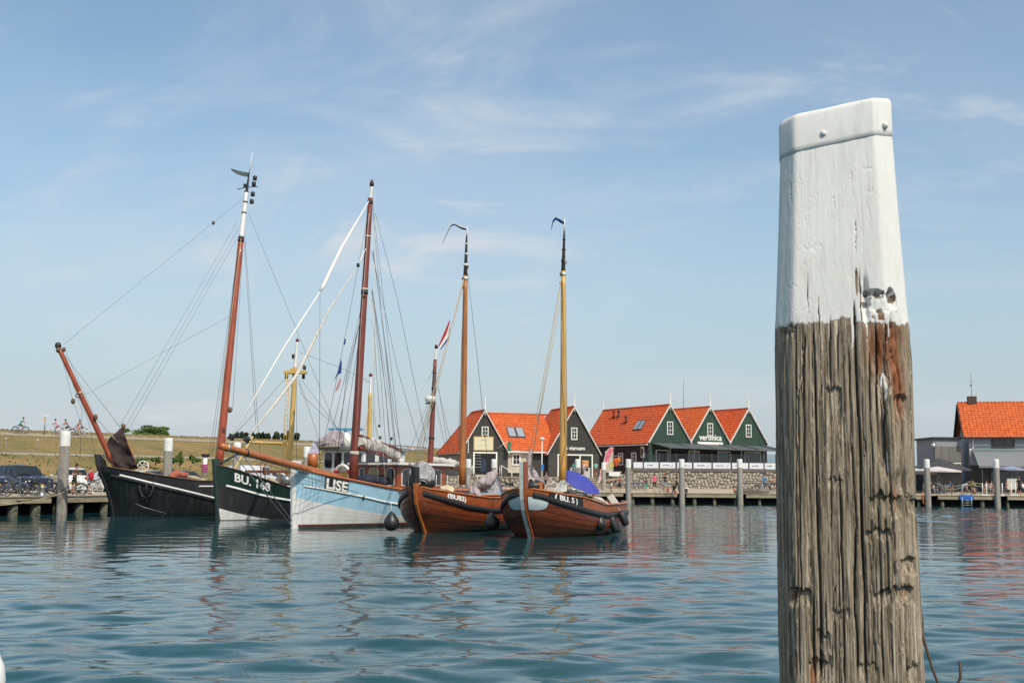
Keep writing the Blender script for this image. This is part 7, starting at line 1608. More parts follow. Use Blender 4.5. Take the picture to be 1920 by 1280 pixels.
# ---------------------------------------------------------------- cars
m_tyre = mat('tyre', (.012, .012, .013), .8); m_rim = mat('alloy', (.45, .46, .48), .35, metal=.8); m_plate = mat('yellow_plate', (.62, .40, .03), .5); m_lamp = mat('lamp_glass', (.7, .72, .74), .1); m_tail = mat('tail_lamp', (.30, .01, .01), .2)
def car(label, p, heading, L, Wd, Hh, kind, col, name='parked_car'):
    root = thing(name, label, 'van' if kind == 'van' else 'car', tuple(p), heading, 'vehicles parked behind the left quay')
    paint = mat('car_paint_%.3f_%.3f_%.3f' % col, col, .25, coat=.8); h = L / 2; w = Wd / 2; gl = mat('car_glass', (.012, .016, .018), .06, spec=.8)
    if kind == 'van': st = [(h, .62, .62, .8), (h - .08, 1.0, 1.0, .9), (h - .75, 1.18, 1.18, .95), (h - 1.35, 1.25, Hh - .1, .84), (h - 1.9, 1.25, Hh, .86), (0, 1.25, Hh + .02, .87), (-h + .35, 1.25, Hh, .86), (-h + .05, 1.2, Hh - .15, .86), (-h, .7, .7, .95)]
    else: st = [(h, .58, .58, .72), (h - .07, .82, .82, .86), (h - .5, .93, .93, .93), (h - 1.15, 1.0, 1.0, .95), (h - 1.9, 1.03, Hh - .04, .76), (h - 2.5, 1.03, Hh, .77), (-h + 1.2, 1.04, Hh - .01, .76), (-h + .72, 1.05, Hh - .07, .75), (-h + .18, 1.0, 1.03, .88), (-h + .02, .78, .80, .86), (-h, .5, .52, .8)]
    rows = []
    for i, (x, zb, zr, wr) in enumerate(st):
        e = .93 if i in (0, len(st) - 1) else 1; cab = zr > zb + .1
        wr_ = w * wr; ww = w * e
        rows.append([(x, -ww * .93, .20), (x, -ww, .42), (x, -ww, .66 if zb > .66 else zb * .9), (x, -ww * .965, zb), (x, -wr_ if cab else -ww * .9, zr if cab else zb + .012), (x, 0, zr + (.035 if cab else .03)), (x, wr_ if cab else ww * .9, zr if cab else zb + .012), (x, ww * .965, zb), (x, ww, .66 if zb > .66 else zb * .9), (x, ww, .42), (x, ww * .93, .20)])
    k = MB(); k.grid(np.array(rows), 0, True, flip=True); k.add(rows[0], [tuple(range(11))[::-1]]); k.add(rows[-1], [tuple(range(11))]); part('body', k, paint, root, world=False)
    k = MB(); k.box((0, 0, .24), (L * .96, Wd * .94, .18)); part('sill', k, m_blackmetal, root, world=False)
    # glazing
    ci = [i for i, s_ in enumerate(st) if s_[2] > s_[1] + .1]
    def pane(nm, P, off): k = MB(); k.prism([Vector(q) + off for q in P], off * .6); part(nm, k, gl, root, world=False)
    for sd in (-1, 1):
        idx = 4 if sd < 0 else 6; bdx = 3 if sd < 0 else 7
        pts_top = [Vector(rows[i][idx]) for i in ci]; pts_bot = [Vector(rows[i][bdx]) for i in ci]
        f0 = Vector(rows[ci[0] - 1][bdx]); r0 = Vector(rows[ci[-1] + 1][bdx]) if ci[-1] + 1 < len(rows) else pts_bot[-1]
        spans = [(ci[j], ci[j + 1]) for j in range(len(ci) - 1)]
        for (a, b) in spans:
            if kind == 'van' and a > ci[0] + 1: continue
            A0, A1, B0, B1_ = Vector(rows[a][bdx]), Vector(rows[a][idx]), Vector(rows[b][bdx]), Vector(rows[b][idx]); s_, e_ = .06, .94
            q = [A0.lerp(B0, s_).lerp(A1.lerp(B1_, s_), .06), A0.lerp(B0, e_).lerp(A1.lerp(B1_, e_), .06), A0.lerp(B0, e_).lerp(A1.lerp(B1_, e_), .88), A0.lerp(B0, s_).lerp(A1.lerp(B1_, s_), .88)]
            pane('side_window', q, Vector((0, .012 * sd, .004)))
    a, b = ci[0] - 1, ci[0]; F = [Vector(rows[a][4]).lerp(Vector(rows[b][4]), .10), Vector(rows[a][6]).lerp(Vector(rows[b][6]), .10), Vector(rows[a][6]).lerp(Vector(rows[b][6]), .92), Vector(rows[a][4]).lerp(Vector(rows[b][4]), .92)]
    pane('windscreen', F, Vector((.02, 0, .025)))
    a, b = ci[-1] + 1, ci[-1]
    if kind == 'van': x_ = -h - .001; k = MB(); k.prism([(-h + .03, -w * .7, 1.25), (-h + .03, w * .7, 1.25), (-h + .05, w * .68, Hh - .35), (-h + .05, -w * .68, Hh - .35)], (-.05, 0, 0)); part('rear_window', k, gl, root, world=False)
    else: F = [Vector(rows[a][4]).lerp(Vector(rows[b][4]), .15), Vector(rows[a][6]).lerp(Vector(rows[b][6]), .15), Vector(rows[a][6]).lerp(Vector(rows[b][6]), .88), Vector(rows[a][4]).lerp(Vector(rows[b][4]), .88)]; pane('rear_window', F, Vector((-.02, 0, .012)))
    for x in (h - .85, -h + .85):
        for sd in (-1, 1):
            k = MB(); Mx = Matrix.Translation((x, sd * (w - .09), .33)) @ Matrix.Rotation(R(90), 4, 'X'); k.lathe([(.21, -.10), (.30, -.105), (.33, -.06), (.33, .06), (.30, .105), (.21, .10)], 20, Mx); wl = part('wheel', k, m_tyre, root, world=False)
            k = MB(); k.lathe([(.03, sd * -.112 if 0 else -.108), (.20, -.104), (.215, 0), (.20, .104), (.03, .108)], 14, Mx); part('rim', k, m_rim, wl, world=False)
    for sd in (-1, 1):
        k = MB(); k.ball((h - .12, sd * w * .68, .70), (.10, .17, .075), 10, 6); part('headlight', k, m_lamp, root, world=False)
        k = MB(); k.box((-h + .06, sd * w * .78, .88 if kind != 'van' else 1.0), (.08, .16, .26)); part('tail_light', k, m_tail, root, world=False)
        k = MB(); k.ball((h - 1.45, sd * (w + .09), 1.06), (.06, .10, .07), 8, 6); part('wing_mirror', k, paint, root, world=False)
    for x in (h + .012, -h - .012): k = MB(); k.box((x, 0, .46 if x > 0 else .62), (.02, .52, .12)); part('number_plate', k, m_plate, root, world=False)
    k = MB(); k.box((h - .005, 0, .50), (.05, Wd * .5, .16)); part('grille', k, m_blackmetal, root, world=False)
def cpos(px, Y): X = (px - 960) / F_PX * Y; return Vector((X, Y, terrain(X, Y) + .01))
car('black family car with roof rails, front towards the quay, at far left', cpos(47, 71.5), R(-40), 4.6, 1.85, 1.66, 'car', (.010, .011, .020))
car('dark blue car cut off at the left edge of the photo', cpos(-34, 68.5), R(-38), 4.3, 1.78, 1.45, 'car', (.012, .018, .05))
car('white estate car with its rear window and yellow plate towards the quay', cpos(138, 75.5), R(118), 4.5, 1.8, 1.55, 'car', (.62, .62, .62))
car('white car parked behind the winch wheel of the barge', cpos(288, 82), R(-35), 4.2, 1.75, 1.5, 'car', (.6, .61, .63))
car('dark blue grey car behind the pink rope post of the barge', cpos(350, 85), R(-40), 4.3, 1.78, 1.5, 'car', (.03, .04, .06))
car('white van with purple stripe behind the bow of the green cutter', cpos(478, 94), R(70), 5.0, 1.95, 2.0, 'van', (.62, .62, .63), 'parked_van')
car('silver car behind the foot of the yellow ladder mast', cpos(520, 99), R(100), 4.3, 1.76, 1.5, 'car', (.40, .42, .44))
car('white car just right of the leftmost mooring post, behind the estate car', cpos(212, 80), R(150), 4.3, 1.76, 1.48, 'car', (.55, .56, .57))

# ---------------------------------------------------------------- people
def skin_body(J, E, name):
    me = bpy.data.meshes.new(name); keys = list(J); ix = {k: i for i, k in enumerate(keys)}
    me.from_pydata([J[k][0] for k in keys], [(ix[a], ix[b]) for a, b in E], []); o = bpy.data.objects.new(name, me)
    m_ = o.modifiers.new('skin', 'SKIN'); m_.use_smooth_shade = True; m_.branch_smoothing = .4
    sv = me.skin_vertices[0].data
    for k in keys: r = J[k][1]; sv[ix[k]].radius = (r, r) if not isinstance(r, tuple) else r; sv[ix[k]].use_root = (k == 'pelvis')
    o.modifiers.new('sub', 'SUBSURF').levels = 1
    m2 = eval_mesh(o); bpy.data.meshes.remove(me); return m2
SKIN = mat('skin', (.50, .27, .18), .6); SHOE = mat('shoe', (.06, .05, .045), .7)
def clothm(c): return mat('cloth_%.2f_%.2f_%.2f' % c, c, .85, var=.18, vscale=6)
NP_ = [0]
def person(label, p, face, pose='stand', shirt=(.5, .5, .5), legs=(.05, .05, .06), hair=(.05, .03, .02), h=1.74, shorts=True, hat=None, bare_arm=True, group=None, shoe=None, dress=False, lean=0.0):
    """face: heading in degrees, 0 looks at the camera, 90 looks to the photo's right"""
    v = lambda *a: tuple(a); Lx = {}
    t = {'stand': 0, 'hold': 0, 'walk': 0, 'bend': 1.15, 'sit': .18, 'crouch': .5, 'cycle': .55}[pose] + lean
    hz = {'sit': .10, 'crouch': .36, 'cycle': .92, 'bend': .90}.get(pose, .93)
    S, C = math.sin(t), math.cos(t)
    def up(d, x=0, f=0): return (x, -S * d - C * f, hz + C * d - S * f)     # along the leaning trunk; f = forward
    J = {'pelvis': ((0, 0, hz), .125), 'belly': (up(.18), .118), 'chest': (up(.38, 0, -.01), (.145, .115)), 'neck0': (up(.50), .062), 'neck': (up(.57, 0, .015), .05)}
    nd = t * .45; hb = Vector(up(.57, 0, .015)); hu = Vector((0, -math.sin(nd), math.cos(nd)))
    J['head0'] = (tuple(hb + hu * .07 + Vector((0, -.02, 0))), .068); J['head1'] = (tuple(hb + hu * .155 + Vector((0, -.01, 0))), .088); J['head2'] = (tuple(hb + hu * .235), .062); J['nose'] = (tuple(hb + hu * .125 + Vector((0, -.112, 0))), .014)
    E = [('pelvis', 'belly'), ('belly', 'chest'), ('chest', 'neck0'), ('neck0', 'neck'), ('neck', 'head0'), ('head0', 'head1'), ('head1', 'head2'), ('head1', 'nose')]
    for s_, n in ((-1, 'l'), (1, 'r')):
        sh = Vector(up(.45, s_ * .185)); J['sh' + n] = (tuple(sh), .058)
        if pose in ('stand', 'walk'): sw = .12 * s_ if pose == 'walk' else .03; el = sh + Vector((s_ * .06, sw, -.28)); wr = el + Vector((s_ * .01, sw - .08, -.25))
        elif pose == 'hold': el = sh + Vector((s_ * .07, -.04, -.26)); wr = el + Vector((-s_ * .10, -.22, .08))
        elif pose == 'bend': el = sh + Vector((s_ * .03, -.06, -.27)); wr = el + Vector((0, -.05, -.24))
        elif pose in ('sit', 'crouch'): el = sh + Vector((s_ * .08, -.08, -.25)); wr = el + Vector((-s_ * .05, -.22, -.06))
        else: el = sh + Vector((s_ * .07, -.18, -.16)); wr = el + Vector((-s_ * .02, -.20, -.06))
        hd = wr + (wr - el).normalized() * .09; J['el' + n] = (tuple(el), .043); J['wr' + n] = (tuple(wr), .03); J['hd' + n] = (tuple(hd), (.022, .04)); th = wr + (wr - el).normalized() * .05 + Vector((-s_ * .035, -.02, 0)); J['th' + n] = (tuple(th), .012)
        E += [('neck0', 'sh' + n), ('sh' + n, 'el' + n), ('el' + n, 'wr' + n), ('wr' + n, 'hd' + n), ('wr' + n, 'th' + n)]
        hp = Vector((s_ * .095, 0, hz - .04)); J['hp' + n] = (tuple(hp), .09)
        if pose in ('stand', 'hold', 'bend'): kn = Vector((s_ * .105, -.03, .50)); an = Vector((s_ * .11, .02, .09))
        elif pose == 'walk': kn = Vector((s_ * .10, -.10 if s_ > 0 else .04, .50)); an = Vector((s_ * .10, -.16 if s_ > 0 else .26, .10))
        elif pose == 'sit': kn = Vector((s_ * .12, -.46, .10)); an = Vector((s_ * .13, -.50, -.34))
        elif pose == 'crouch': kn = Vector((s_ * .2, -.36, .52)); an = Vector((s_ * .14, -.08, .09))
        else: kn = Vector((s_ * .10, -.34, .72 if s_ > 0 else .60)); an = Vector((s_ * .10, -.16, .36 if s_ > 0 else .16))
        J['kn' + n] = (tuple(kn), .056); J['cf' + n] = (tuple(kn.lerp(an, .35) + Vector((0, .012, 0))), .05); J['an' + n] = (tuple(an), .036); J['ft' + n] = (tuple(an + Vector((s_ * .02, -.16, -.055))), (.042, .03))
        E += [('pelvis', 'hp' + n), ('hp' + n, 'kn' + n), ('kn' + n, 'cf' + n), ('cf' + n, 'an' + n), ('an' + n, 'ft' + n)]
    me = skin_body(J, E, 'body')
    segs = [(np.array(J[a][0]), np.array(J[b][0]), a, b) for a, b in E]
    me.materials.clear()
    for m_ in (SKIN, clothm(shirt), clothm(legs), clothm(shoe) if shoe else SHOE): me.materials.append(m_)
    for f in me.polygons:
        c = np.array(f.center); best = None
        for a, b, na, nb in segs:
            d = b - a; q = min(1, max(0, np.dot(c - a, d) / max(1e-9, np.dot(d, d)))); r = np.linalg.norm(c - a - d * q)
            if best is None or r < best[0]: best = (r, na, nb, q)
        _, na, nb, q = best; mi = 0
        if na in ('belly', 'chest') or (na == 'pelvis' and nb == 'belly' and q > .25): mi = 1
        elif na == 'neck0' and nb.startswith('sh'): mi = 1
        elif na == 'chest' and q < .8: mi = 1
        elif na == 'pelvis': mi = 2
        elif na.startswith('sh'): mi = 1 if (q < .55 or not bare_arm) else 0
        elif na.startswith('el'): mi = 0 if bare_arm else 1
        elif na.startswith('hp'): mi = 2 if (not shorts or q < .82) else 0
        elif na.startswith(('kn', 'cf')): mi = 0 if shorts else 2
        elif na.startswith('an'): mi = 3
        f.material_index = mi; f.use_smooth = True
    NP_[0] += 1; root = thing('person', label, 'person', tuple(p), R(face), group); root.scale = (h / 1.78,) * 3
    INV.pop(root.name, None); obj('body', me, root, world=False)
    k = MB(); hc = hb + hu * .175 + Vector((0, .012, 0)); rows = []
    Q = hu.to_track_quat('Z', 'Y').to_matrix().to_4x4()
    k.lathe([(.094, -.02), (.100, .02), (.092, .06), (.06, .095), (.004, .108)], 12, Matrix.Translation(hc) @ Q); k.ball(hc + Vector((0, .05, -.03)), (.085, .06, .09), 10, 6); part('hair', k, clothm(hair), root, world=False)
    if hat:
        k = MB(); k.lathe([(.10, .02), (.106, .05), (.095, .10), (.05, .125), (.003, .13)], 12, Matrix.Translation(hc) @ Q)
        k.box(hc + hu * .035 + Vector((0, -.13, 0)), (.15, .12, .014)); part('cap', k, clothm(hat), root, world=False)
    if dress:
        k = MB(); k.lathe([(.13, hz + .12), (.15, hz), (.20, hz - .25), (.23, hz - .42)], 14); part('skirt', k, clothm(legs), root, world=False)
    return root
PK, TEAL, BLK, WHT, RED, NAVY, GRY, BRN = (.70, .12, .20), (.08, .42, .36), (.018, .018, .02), (.65, .64, .62), (.50, .05, .03), (.03, .04, .09), (.30, .29, .29), (.12, .09, .045)
person('crouching person in white on the quay left of the girl in the dark skirt', deckp(1143, 113), 70, 'crouch', WHT, (.35, .34, .33), (.25, .14, .06))
person('girl in a dark skirt standing beside the mooring post', deckp(1162, 114), 10, 'hold', (.28, .10, .08), BLK, (.06, .035, .02), 1.52, dress=True)
person('boy in bright green shorts and dark shirt', deckp(1211, 112), 200, 'stand', (.10, .04, .05), (.03, .48, .34), (.04, .02, .015), 1.38)
person('man in pink shirt and black shorts with a bag strap', deckp(1227, 111.2), 190, 'stand', PK, BLK, (.05, .03, .02), 1.80)
person('cyclist with red cap holding the white wheeled bicycle', deckp(1247, 113.2), -25, 'hold', BLK, (.20, .24, .32), (.05, .03, .02), 1.78, hat=RED)
person('man in black shirt standing left of the right centre mooring post', deckp(1269, 112.4), 60, 'walk', BLK, (.03, .03, .035), (.22, .11, .05), 1.84, shorts=False)
p_ = quay_r(at(1264, 925, 107.9).x); person('person in black sitting on the quay edge with bare legs hanging', Vector((p_.x, p_.y - .06, 1.06)), 8, 'sit', BLK, BLK, (.22, .12, .05), 1.80)
p_ = quay_r(at(1253, 925, 108).x); person('small child in red sitting on the quay edge', Vector((p_.x, p_.y - .03, 1.05)), 0, 'sit', RED, RED, (.06, .03, .02), 1.12)
person('man in blue shirt standing behind the rail with a bicycle', deckp(1433, 112.2), 185, 'stand', (.05, .22, .42), (.10, .15, .24), (.05, .03, .02), 1.84)
person('person in straw hat and pink top beside the man in blue', deckp(1447, 112.6), 40, 'cycle', (.55, .25, .20), NAVY, (.4, .28, .12), 1.74, hat=(.55, .42, .2))
person('man in grey shirt and black shorts walking on the quay below the fish shop', deckp(1023, 119), 130, 'walk', (.30, .22, .23), BLK, (.12, .06, .03), 1.78, lean=.12)
ft = lambda px, Y, z=2.45: Vector((at(px, 890, Y).x, Y, z))
person('customer in teal shirt inside the shop door', ft(1075, 134.5), 150, 'stand', (.03, .33, .26), NAVY, (.05, .03, .02), 1.74)
person('customer in white shirt waiting in front of the shop', ft(1094, 132.5), 120, 'stand', WHT, (.45, .40, .35), (.3, .2, .1), 1.74)
person('customer in mint green shirt and brown shorts at the price board', ft(1117, 132.5), 170, 'hold', (.22, .60, .55), (.22, .08, .05), (.12, .06, .03), 1.82)
person('person in red top coming down the steps', Vector((at(1128, 905, 126).x, 126, 1.95)), 20, 'walk', RED, (.03, .03, .03), (.06, .03, .02), 1.68)
person('person sitting in white top at the foot of the terrace steps', Vector((at(1090, 905, 123.5).x, 123.5, 1.65)), 150, 'sit', WHT, NAVY, (.03, .02, .02), 1.7)
person('person in light blue cap on the quay behind the left wooden boat', deckp(942, 118), -60, 'crouch', (.35, .08, .06), NAVY, (.1, .05, .03), 1.7, hat=(.10, .45, .60))
# left bank
person('man in brown shirt bending over his bicycle by the leftmost post', qpoint(147, 1.6), 60, 'hold', BRN, (.03, .05, .04), (.03, .02, .015), 1.84, lean=.28)
person('person in pale top with red rucksack behind the barge bow', qpoint(176, 1.9), 150, 'stand', (.55, .40, .38), (.4, .4, .42), (.2, .12, .06), 1.70)
k = MB(); q_ = qpoint(180, 1.75) + V(0, -.16, 1.12); k.ball(q_, (.17, .12, .27), 10, 7); tag(part('rucksack', k, clothm((.50, .02, .03))), 'red rucksack on the back of the person behind the barge bow', 'rucksack')
def path_p(px): X = None; k_ = (960 - px) / F_PX; Y = (125.5 - 0 * px - 7.6 + (960 - 0) * 0) / 1.0; Y = (.739 * 55 + .674 * 126 - 7.6) / (.739 * k_ + .674); return Vector((-k_ * Y, Y, terrain(-k_ * Y, Y) + .05))
for px, face, sh, lg, lab, pr in ((40, 90, (.10, .48, .42), (.05, .08, .08), 'cyclist in turquoise shirt riding on the dyke', B1), (112, -90, (.70, .35, .42), (.55, .12, .15), 'cyclist in pink on the dyke left of the leftmost post', B2), (131, -90, (.30, .15, .12), (.1, .1, .1), 'cyclist half hidden behind the white post head', B1), (147, 75, (.55, .30, .30), (.50, .25, .25), 'cyclist in faded red on the dyke right of the leftmost post', B2), (158, -80, WHT, BLK, 'cyclist in white top and black on the dyke above the barge bow', B2)):
    p_ = path_p(px); person(lab, p_ + V(0, 0, .06), face, 'cycle', sh, lg, (.08, .05, .03), 1.74, group='cyclists on the dyke')
    bike(pr, p_ + V(.08 if face > 0 else -.08, 0, 0), 0 if face > 0 else math.pi, lab.replace('cyclist', 'bicycle under the cyclist'))

# ---------------------------------------------------------------- things on the quays
def lamp():
    p = Vector((at(1016, 900, 122).x, 122, 1.25)); t = thing('street_lamp', 'slim white lamp post with a blue plate in front of the dark house', 'street lamp', tuple(p))
    k = MB(); k.tube([p, p + V(0, 0, 5.05)], [.06, .045], 8); part('pole', k, m_trim, t); k = MB(); k.lathe([(.06, 5.0), (.30, 5.08), (.26, 5.18), (.05, 5.25)], 12, Matrix.Translation(p)); part('lamp_head', k, m_trim, t)
    k = MB(); k.box(p + V(.09, -.07, 2.15), (.22, .03, .62)); part('plate', k, mat('sign_blue', (.02, .16, .55), .4), t)
lamp()
def beach_flag():
    Y = 121.5; t = thing('feather_flag', 'tall pink and white feather flag beside the steps', 'flag', tuple(at(1120, 912, Y)))
    L_ = [(1121, 905), (1126, 885), (1131, 868), (1135, 853), (1140, 842), (1146, 838), (1151, 840)]; Rr = [(1124, 905), (1132, 888), (1138, 872), (1143, 860), (1147, 850), (1150, 843), (1152, 841)]
    P = np.array([[tuple(at(a, b, Y)), tuple(at((a + c) / 2, (b + d) / 2, Y - .08)), tuple(at(c, d, Y))] for (a, b), (c, d) in zip(L_, Rr)])
    k = MB(); k.grid(P); part('banner', k, mat('pink_banner', (.58, .12, .17), .7, col2=(.72, .50, .55), vscale=1.0, lo=.42, hi=.58), t); k = MB(); k.tube([at(a, b, Y) for a, b in [(1119, 918)] + L_], .025, 6); part('pole', k, m_trim, t)
beach_flag()
def stall():
    Y = 126.2; b = at(1152, 893, Y); t = thing('market_stand', 'stand hung with orange life vests and a yellow ring beside the steps', 'stand', (b.x, Y, 2.4))
    k = MB(); k.box((b.x, Y, b.z + .5), (1.5, .5, .05)); part('table_top', k, m_white, t)
    for x in (-.7, .7): k = MB(); k.beam((b.x + x, Y, b.z - .3), (b.x + x, Y, b.z + .5), .06, .06, upv=(0, 1, 0)); part('leg', k, m_steel, t)
    k = MB(); k.box((b.x, Y - .22, b.z + .25), (1.2, .03, .42)); part('front_board', k, m_white, t)
    for i, (px, py, c) in enumerate(((1154, 863, (.62, .10, .02)), (1160, 862, (.62, .16, .03)), (1155, 869, (.5, .06, .03)))):
        k = MB(); k.ball(at(px, py, Y + .1), (.22, .12, .3), 10, 7); part('life_vest', k, clothm(c), t)
    k = MB(); c = at(1146, 872, Y); k.ring(c, .2, .09, Matrix.Translation(c) @ Matrix.Rotation(R(75), 4, 'X'), 16, 8); part('yellow_ring', k, clothm((.62, .48, .06)), t)
    k = MB(); k.beam((b.x - .2, Y + .2, b.z), (b.x - .2, Y + .2, b.z + 2.2), .05, .05, upv=(0, 1, 0)); k.beam((b.x - .3, Y + .2, b.z + 2.2), (b.x + .8, Y + .2, b.z + 2.2), .05, .05); part('rack', k, m_steel, t)
    k = MB(); k.prism([at(1135, 845, 128.6), at(1150, 845, 128.6), at(1150, 885, 128.6), at(1135, 885, 128.6)], (0, .2, 0)); tag(part('fence_panel', k, m_beige), 'beige wall panel between the two houses behind the life vests', 'fence panel')
    k = MB()
    for i in range(5): k.beam((b.x - 1.6 + i * .12, Y - .6 - .1 * i, b.z - .42 - i * .02), (b.x + 1.4, Y - .5 - .1 * i, b.z - .12), .1, .08)
    part('plank_pile', k, m_beam, t, kind='stuff')
stall()
def dinghy():
    p = deckp(1408, 110.2); t = thing('dinghy', 'small grey dinghy lying on the quay with a thin mast', 'dinghy', tuple(p)); k = MB(); rows = []
    for i in range(9):
        u = i / 8; w = .55 * math.sin(math.pi * min(1, .12 + u * .8)) ; x = -1.6 + 3.2 * u; rows.append([(p.x + x, p.y - w, p.z + .36), (p.x + x, p.y - w * .7, p.z + .1), (p.x + x, p.y, p.z + .02), (p.x + x, p.y + w * .7, p.z + .1), (p.x + x, p.y + w, p.z + .36)])
    k.grid(np.array(rows)); k.grid(np.array(rows) + np.array([0, 0, .02]), flip=True); part('hull', k, mat('grey_hull', (.36, .33, .33), .6, var=.2), t); k = MB(); k.tube([p + V(-.1, 0, .1), p + V(-.1, 0, 1.9)], .03, 6); part('mast', k, m_rope, t)
    k = MB(); k.ball(p + V(-1.55, -.1, .3), (.16, .16, .14), 8, 6); part('buoy', k, clothm((.6, .2, .12)), t)
dinghy()
def rail_and_bollard():
    a, b = deckp(1389, 111), deckp(1460, 111); t = thing('railing', 'black horizontal hand rail on posts right of the mooring post', 'railing', tuple(a)); k = MB(); k.tube([a + V(0, 0, .92), b + V(0, 0, .92)], .05, 6); part('rail', k, m_blackmetal, t)
    for i in range(4): q = a.lerp(b, (i + .3) / 4); k = MB(); k.tube([q, q + V(0, 0, .92)], .035, 6); part('post', k, m_steel, t)
    p = deckp(1285, 110); t = thing('bollard_box', 'white topped quay box right of the centre mooring post', 'quay box', tuple(p)); k = MB(); k.box(p + V(0, 0, .2), (.35, .35, .4)); part('body', k, m_blackmetal, t); k = MB(); k.bevbox(p + V(0, 0, .46), (.6, .45, .12), .03); part('lid', k, m_white, t)
    p = qpoint(88, .9); t = thing('bollard', 'grey iron mooring bollard among the bicycles', 'bollard', tuple(p)); k = MB(); k.lathe([(.26, 0), (.2, .06), (.17, .35), (.24, .42), (.25, .48), (.2, .54)], 14, Matrix.Translation(p)); part('body', k, m_steel, t)
    p = path_p(60) + V(1.0, 1.2, 0); t = thing('sign_post', 'small traffic sign standing on the dyke near the turquoise cyclist', 'sign', tuple(p)); k = MB(); k.tube([p, p + V(0, 0, 1.9)], .06, 6); part('post', k, m_steel, t); k = MB(); k.box(p + V(.1, -.05, 1.95), (.65, .04, .10)); part('board', k, m_trim, t); k = MB(); k.box(p + V(0, -.06, 1.55), (.22, .04, .3)); part('plate', k, m_yellow, t)
    for px, Y in ((75, 112), (16, 110)):
        X = (px - 960) / F_PX * Y; p = Vector((X, Y, terrain(X, Y))); t = thing('marker_post', 'short grey marker post on the dyke slope ' + ('right of the black car roof' if px == 75 else 'above the far left car'), 'marker post', tuple(p)); k = MB(); k.box(p + V(0, 0, .45), (.1, .1, .95)); part('shaft', k, m_postw, t); k = MB(); k.box(p + V(0, 0, .97), (.14, .14, .08)); part('head', k, m_white, t)
rail_and_bollard()
# cafe terrace on the right
def parasol(px, py_top, py_edge, half_px, Y, c, label, foot=1.1):
    s_ = F_PX / Y; top = at(px, py_top, Y); ze = at(px, py_edge, Y).z; r = half_px / s_; t = thing('parasol', label, 'parasol', (top.x, Y, foot)); m_ = mat('canvas_%.2f_%.2f_%.2f' % c, c, .85, var=.06)
    for i in range(8):
        a0, a1 = 2 * math.pi * i / 8, 2 * math.pi * (i + 1) / 8; k = MB(); e0 = (top.x + r * math.cos(a0), Y + r * math.sin(a0), ze); e1 = (top.x + r * math.cos(a1), Y + r * math.sin(a1), ze); k.add([top, e0, e1, (e0[0], e0[1], ze - .14), (e1[0], e1[1], ze - .14)], [(0, 1, 2), (1, 3, 4, 2)]); part('canopy_panel', k, m_, t)
    k = MB(); k.tube([(top.x, Y, foot), top], .035, 6); part('pole', k, m_steel, t)
parasol(1757, 874, 882, 46, 114, (.62, .55, .54), 'pale pinkish white parasol beside the mooring post at right'); parasol(1760, 858, 880, 62, 118.5, (.05, .052, .056), 'big dark grey parasol behind the pale one'); parasol(1895, 873, 879, 26, 113.5, (.26, .30, .40), 'blue grey parasol below the right awning'); parasol(1716, 877, 886, 40, 116, (.45, .46, .47), 'light grey parasol half hidden by the big pile')
def chair(p, rz, label):
    t = thing('chair', label, 'chair', tuple(p), rz, 'cafe chairs'); f = mat('chair_metal', (.40, .41, .42), .5)
    part('seat', MB().box((0, 0, .45), (.46, .44, .04)), f, t, world=False)
    for x in (-.21, .21):
        for y in (-.2, .2): part('leg', MB().tube([(x, y, 0), (x, y, .45)], .018, 5), f, t, world=False)
        part('back_post', MB().tube([(x, .2, .45), (x, .27, .9)], .018, 5), f, t, world=False); part('arm_rest', MB().tube([(x, .22, .66), (x, -.18, .66), (x, -.2, .45)], .016, 5), f, t, world=False)
    for z in (.6, .72, .84): part('back_slat', MB().box((0, .23 + (z - .6) * .2, z), (.42, .02, .07)), f, t, world=False)
dk = lambda px, Y: Vector((at(px, 910, Y).x, Y, terrain(at(px, 910, Y).x, Y) + .02))
for px, Y, rz, lab in ((1752, 110.5, 20, 'grey metal cafe chair right of the mooring post by the pale parasol'), (1772, 112, -60, 'cafe chair in shade under the pale parasol'), (1855, 112, 40, 'cafe chair left of the second mooring post'), (1884, 111.5, -70, 'cafe chair between the white stands at right'), (1735, 113.5, 160, 'cafe chair at the edge of the big pile')): chair(dk(px, Y), R(rz), lab)
for px, Y, lab in ((1764, 111.6, 'round cafe table under the pale parasol'), (1870, 112.5, 'round cafe table behind the second mooring post'), (1850, 114.5, 'round cafe table under the grey awning')):
    p = dk(px, Y); t = thing('cafe_table', lab, 'table', tuple(p)); k = MB(); k.lathe([(.38, .72), (.40, .74), (.38, .76)], 16, Matrix.Translation(p)); part('table_top', k, m_dgrey, t); k = MB(); k.lathe([(.22, 0), (.2, .03), (.03, .06), (.03, .72)], 10, Matrix.Translation(p)); part('base', k, m_steel, t)
def person_seat(px, Y, *a, **k): q = dk(px, Y); return person(a[0], q + V(0, 0, .38), *a[1:], **k)
person_seat(1760, 114.2, 'guest in pale shirt seated in the shade under the pale parasol', 20, 'sit', (.42, .45, .50), BLK)
person_seat(1748, 110.6, 'guest in dark clothes on the chair right of the post', -70, 'sit', BRN, BLK)
person_seat(1857, 112.2, 'guest with bare shoulders seated left of the second post', 30, 'sit', (.48, .28, .22), (.3, .2, .15))
person_seat(1851, 113.6, 'guest seated behind the table under the awning', -40, 'sit', (.35, .25, .15), NAVY)
person_seat(1884, 111.7, 'guest in dark red on the chair between the white stands', 60, 'sit', (.22, .03, .04), BLK)
person_seat(1824, 115, 'guest in greenish top seated behind the rope fence', -20, 'sit', (.30, .36, .10), (.05, .05, .06))
person_seat(1780, 115.5, 'guest in blue seated far back under the dark parasol', 10, 'sit', (.08, .12, .25), BLK)
person('person in white and blue shorts bending over the quay edge', dk(1803, 107.2), 80, 'bend', (.50, .55, .60), (.30, .38, .48), (.2, .1, .05), 1.66)
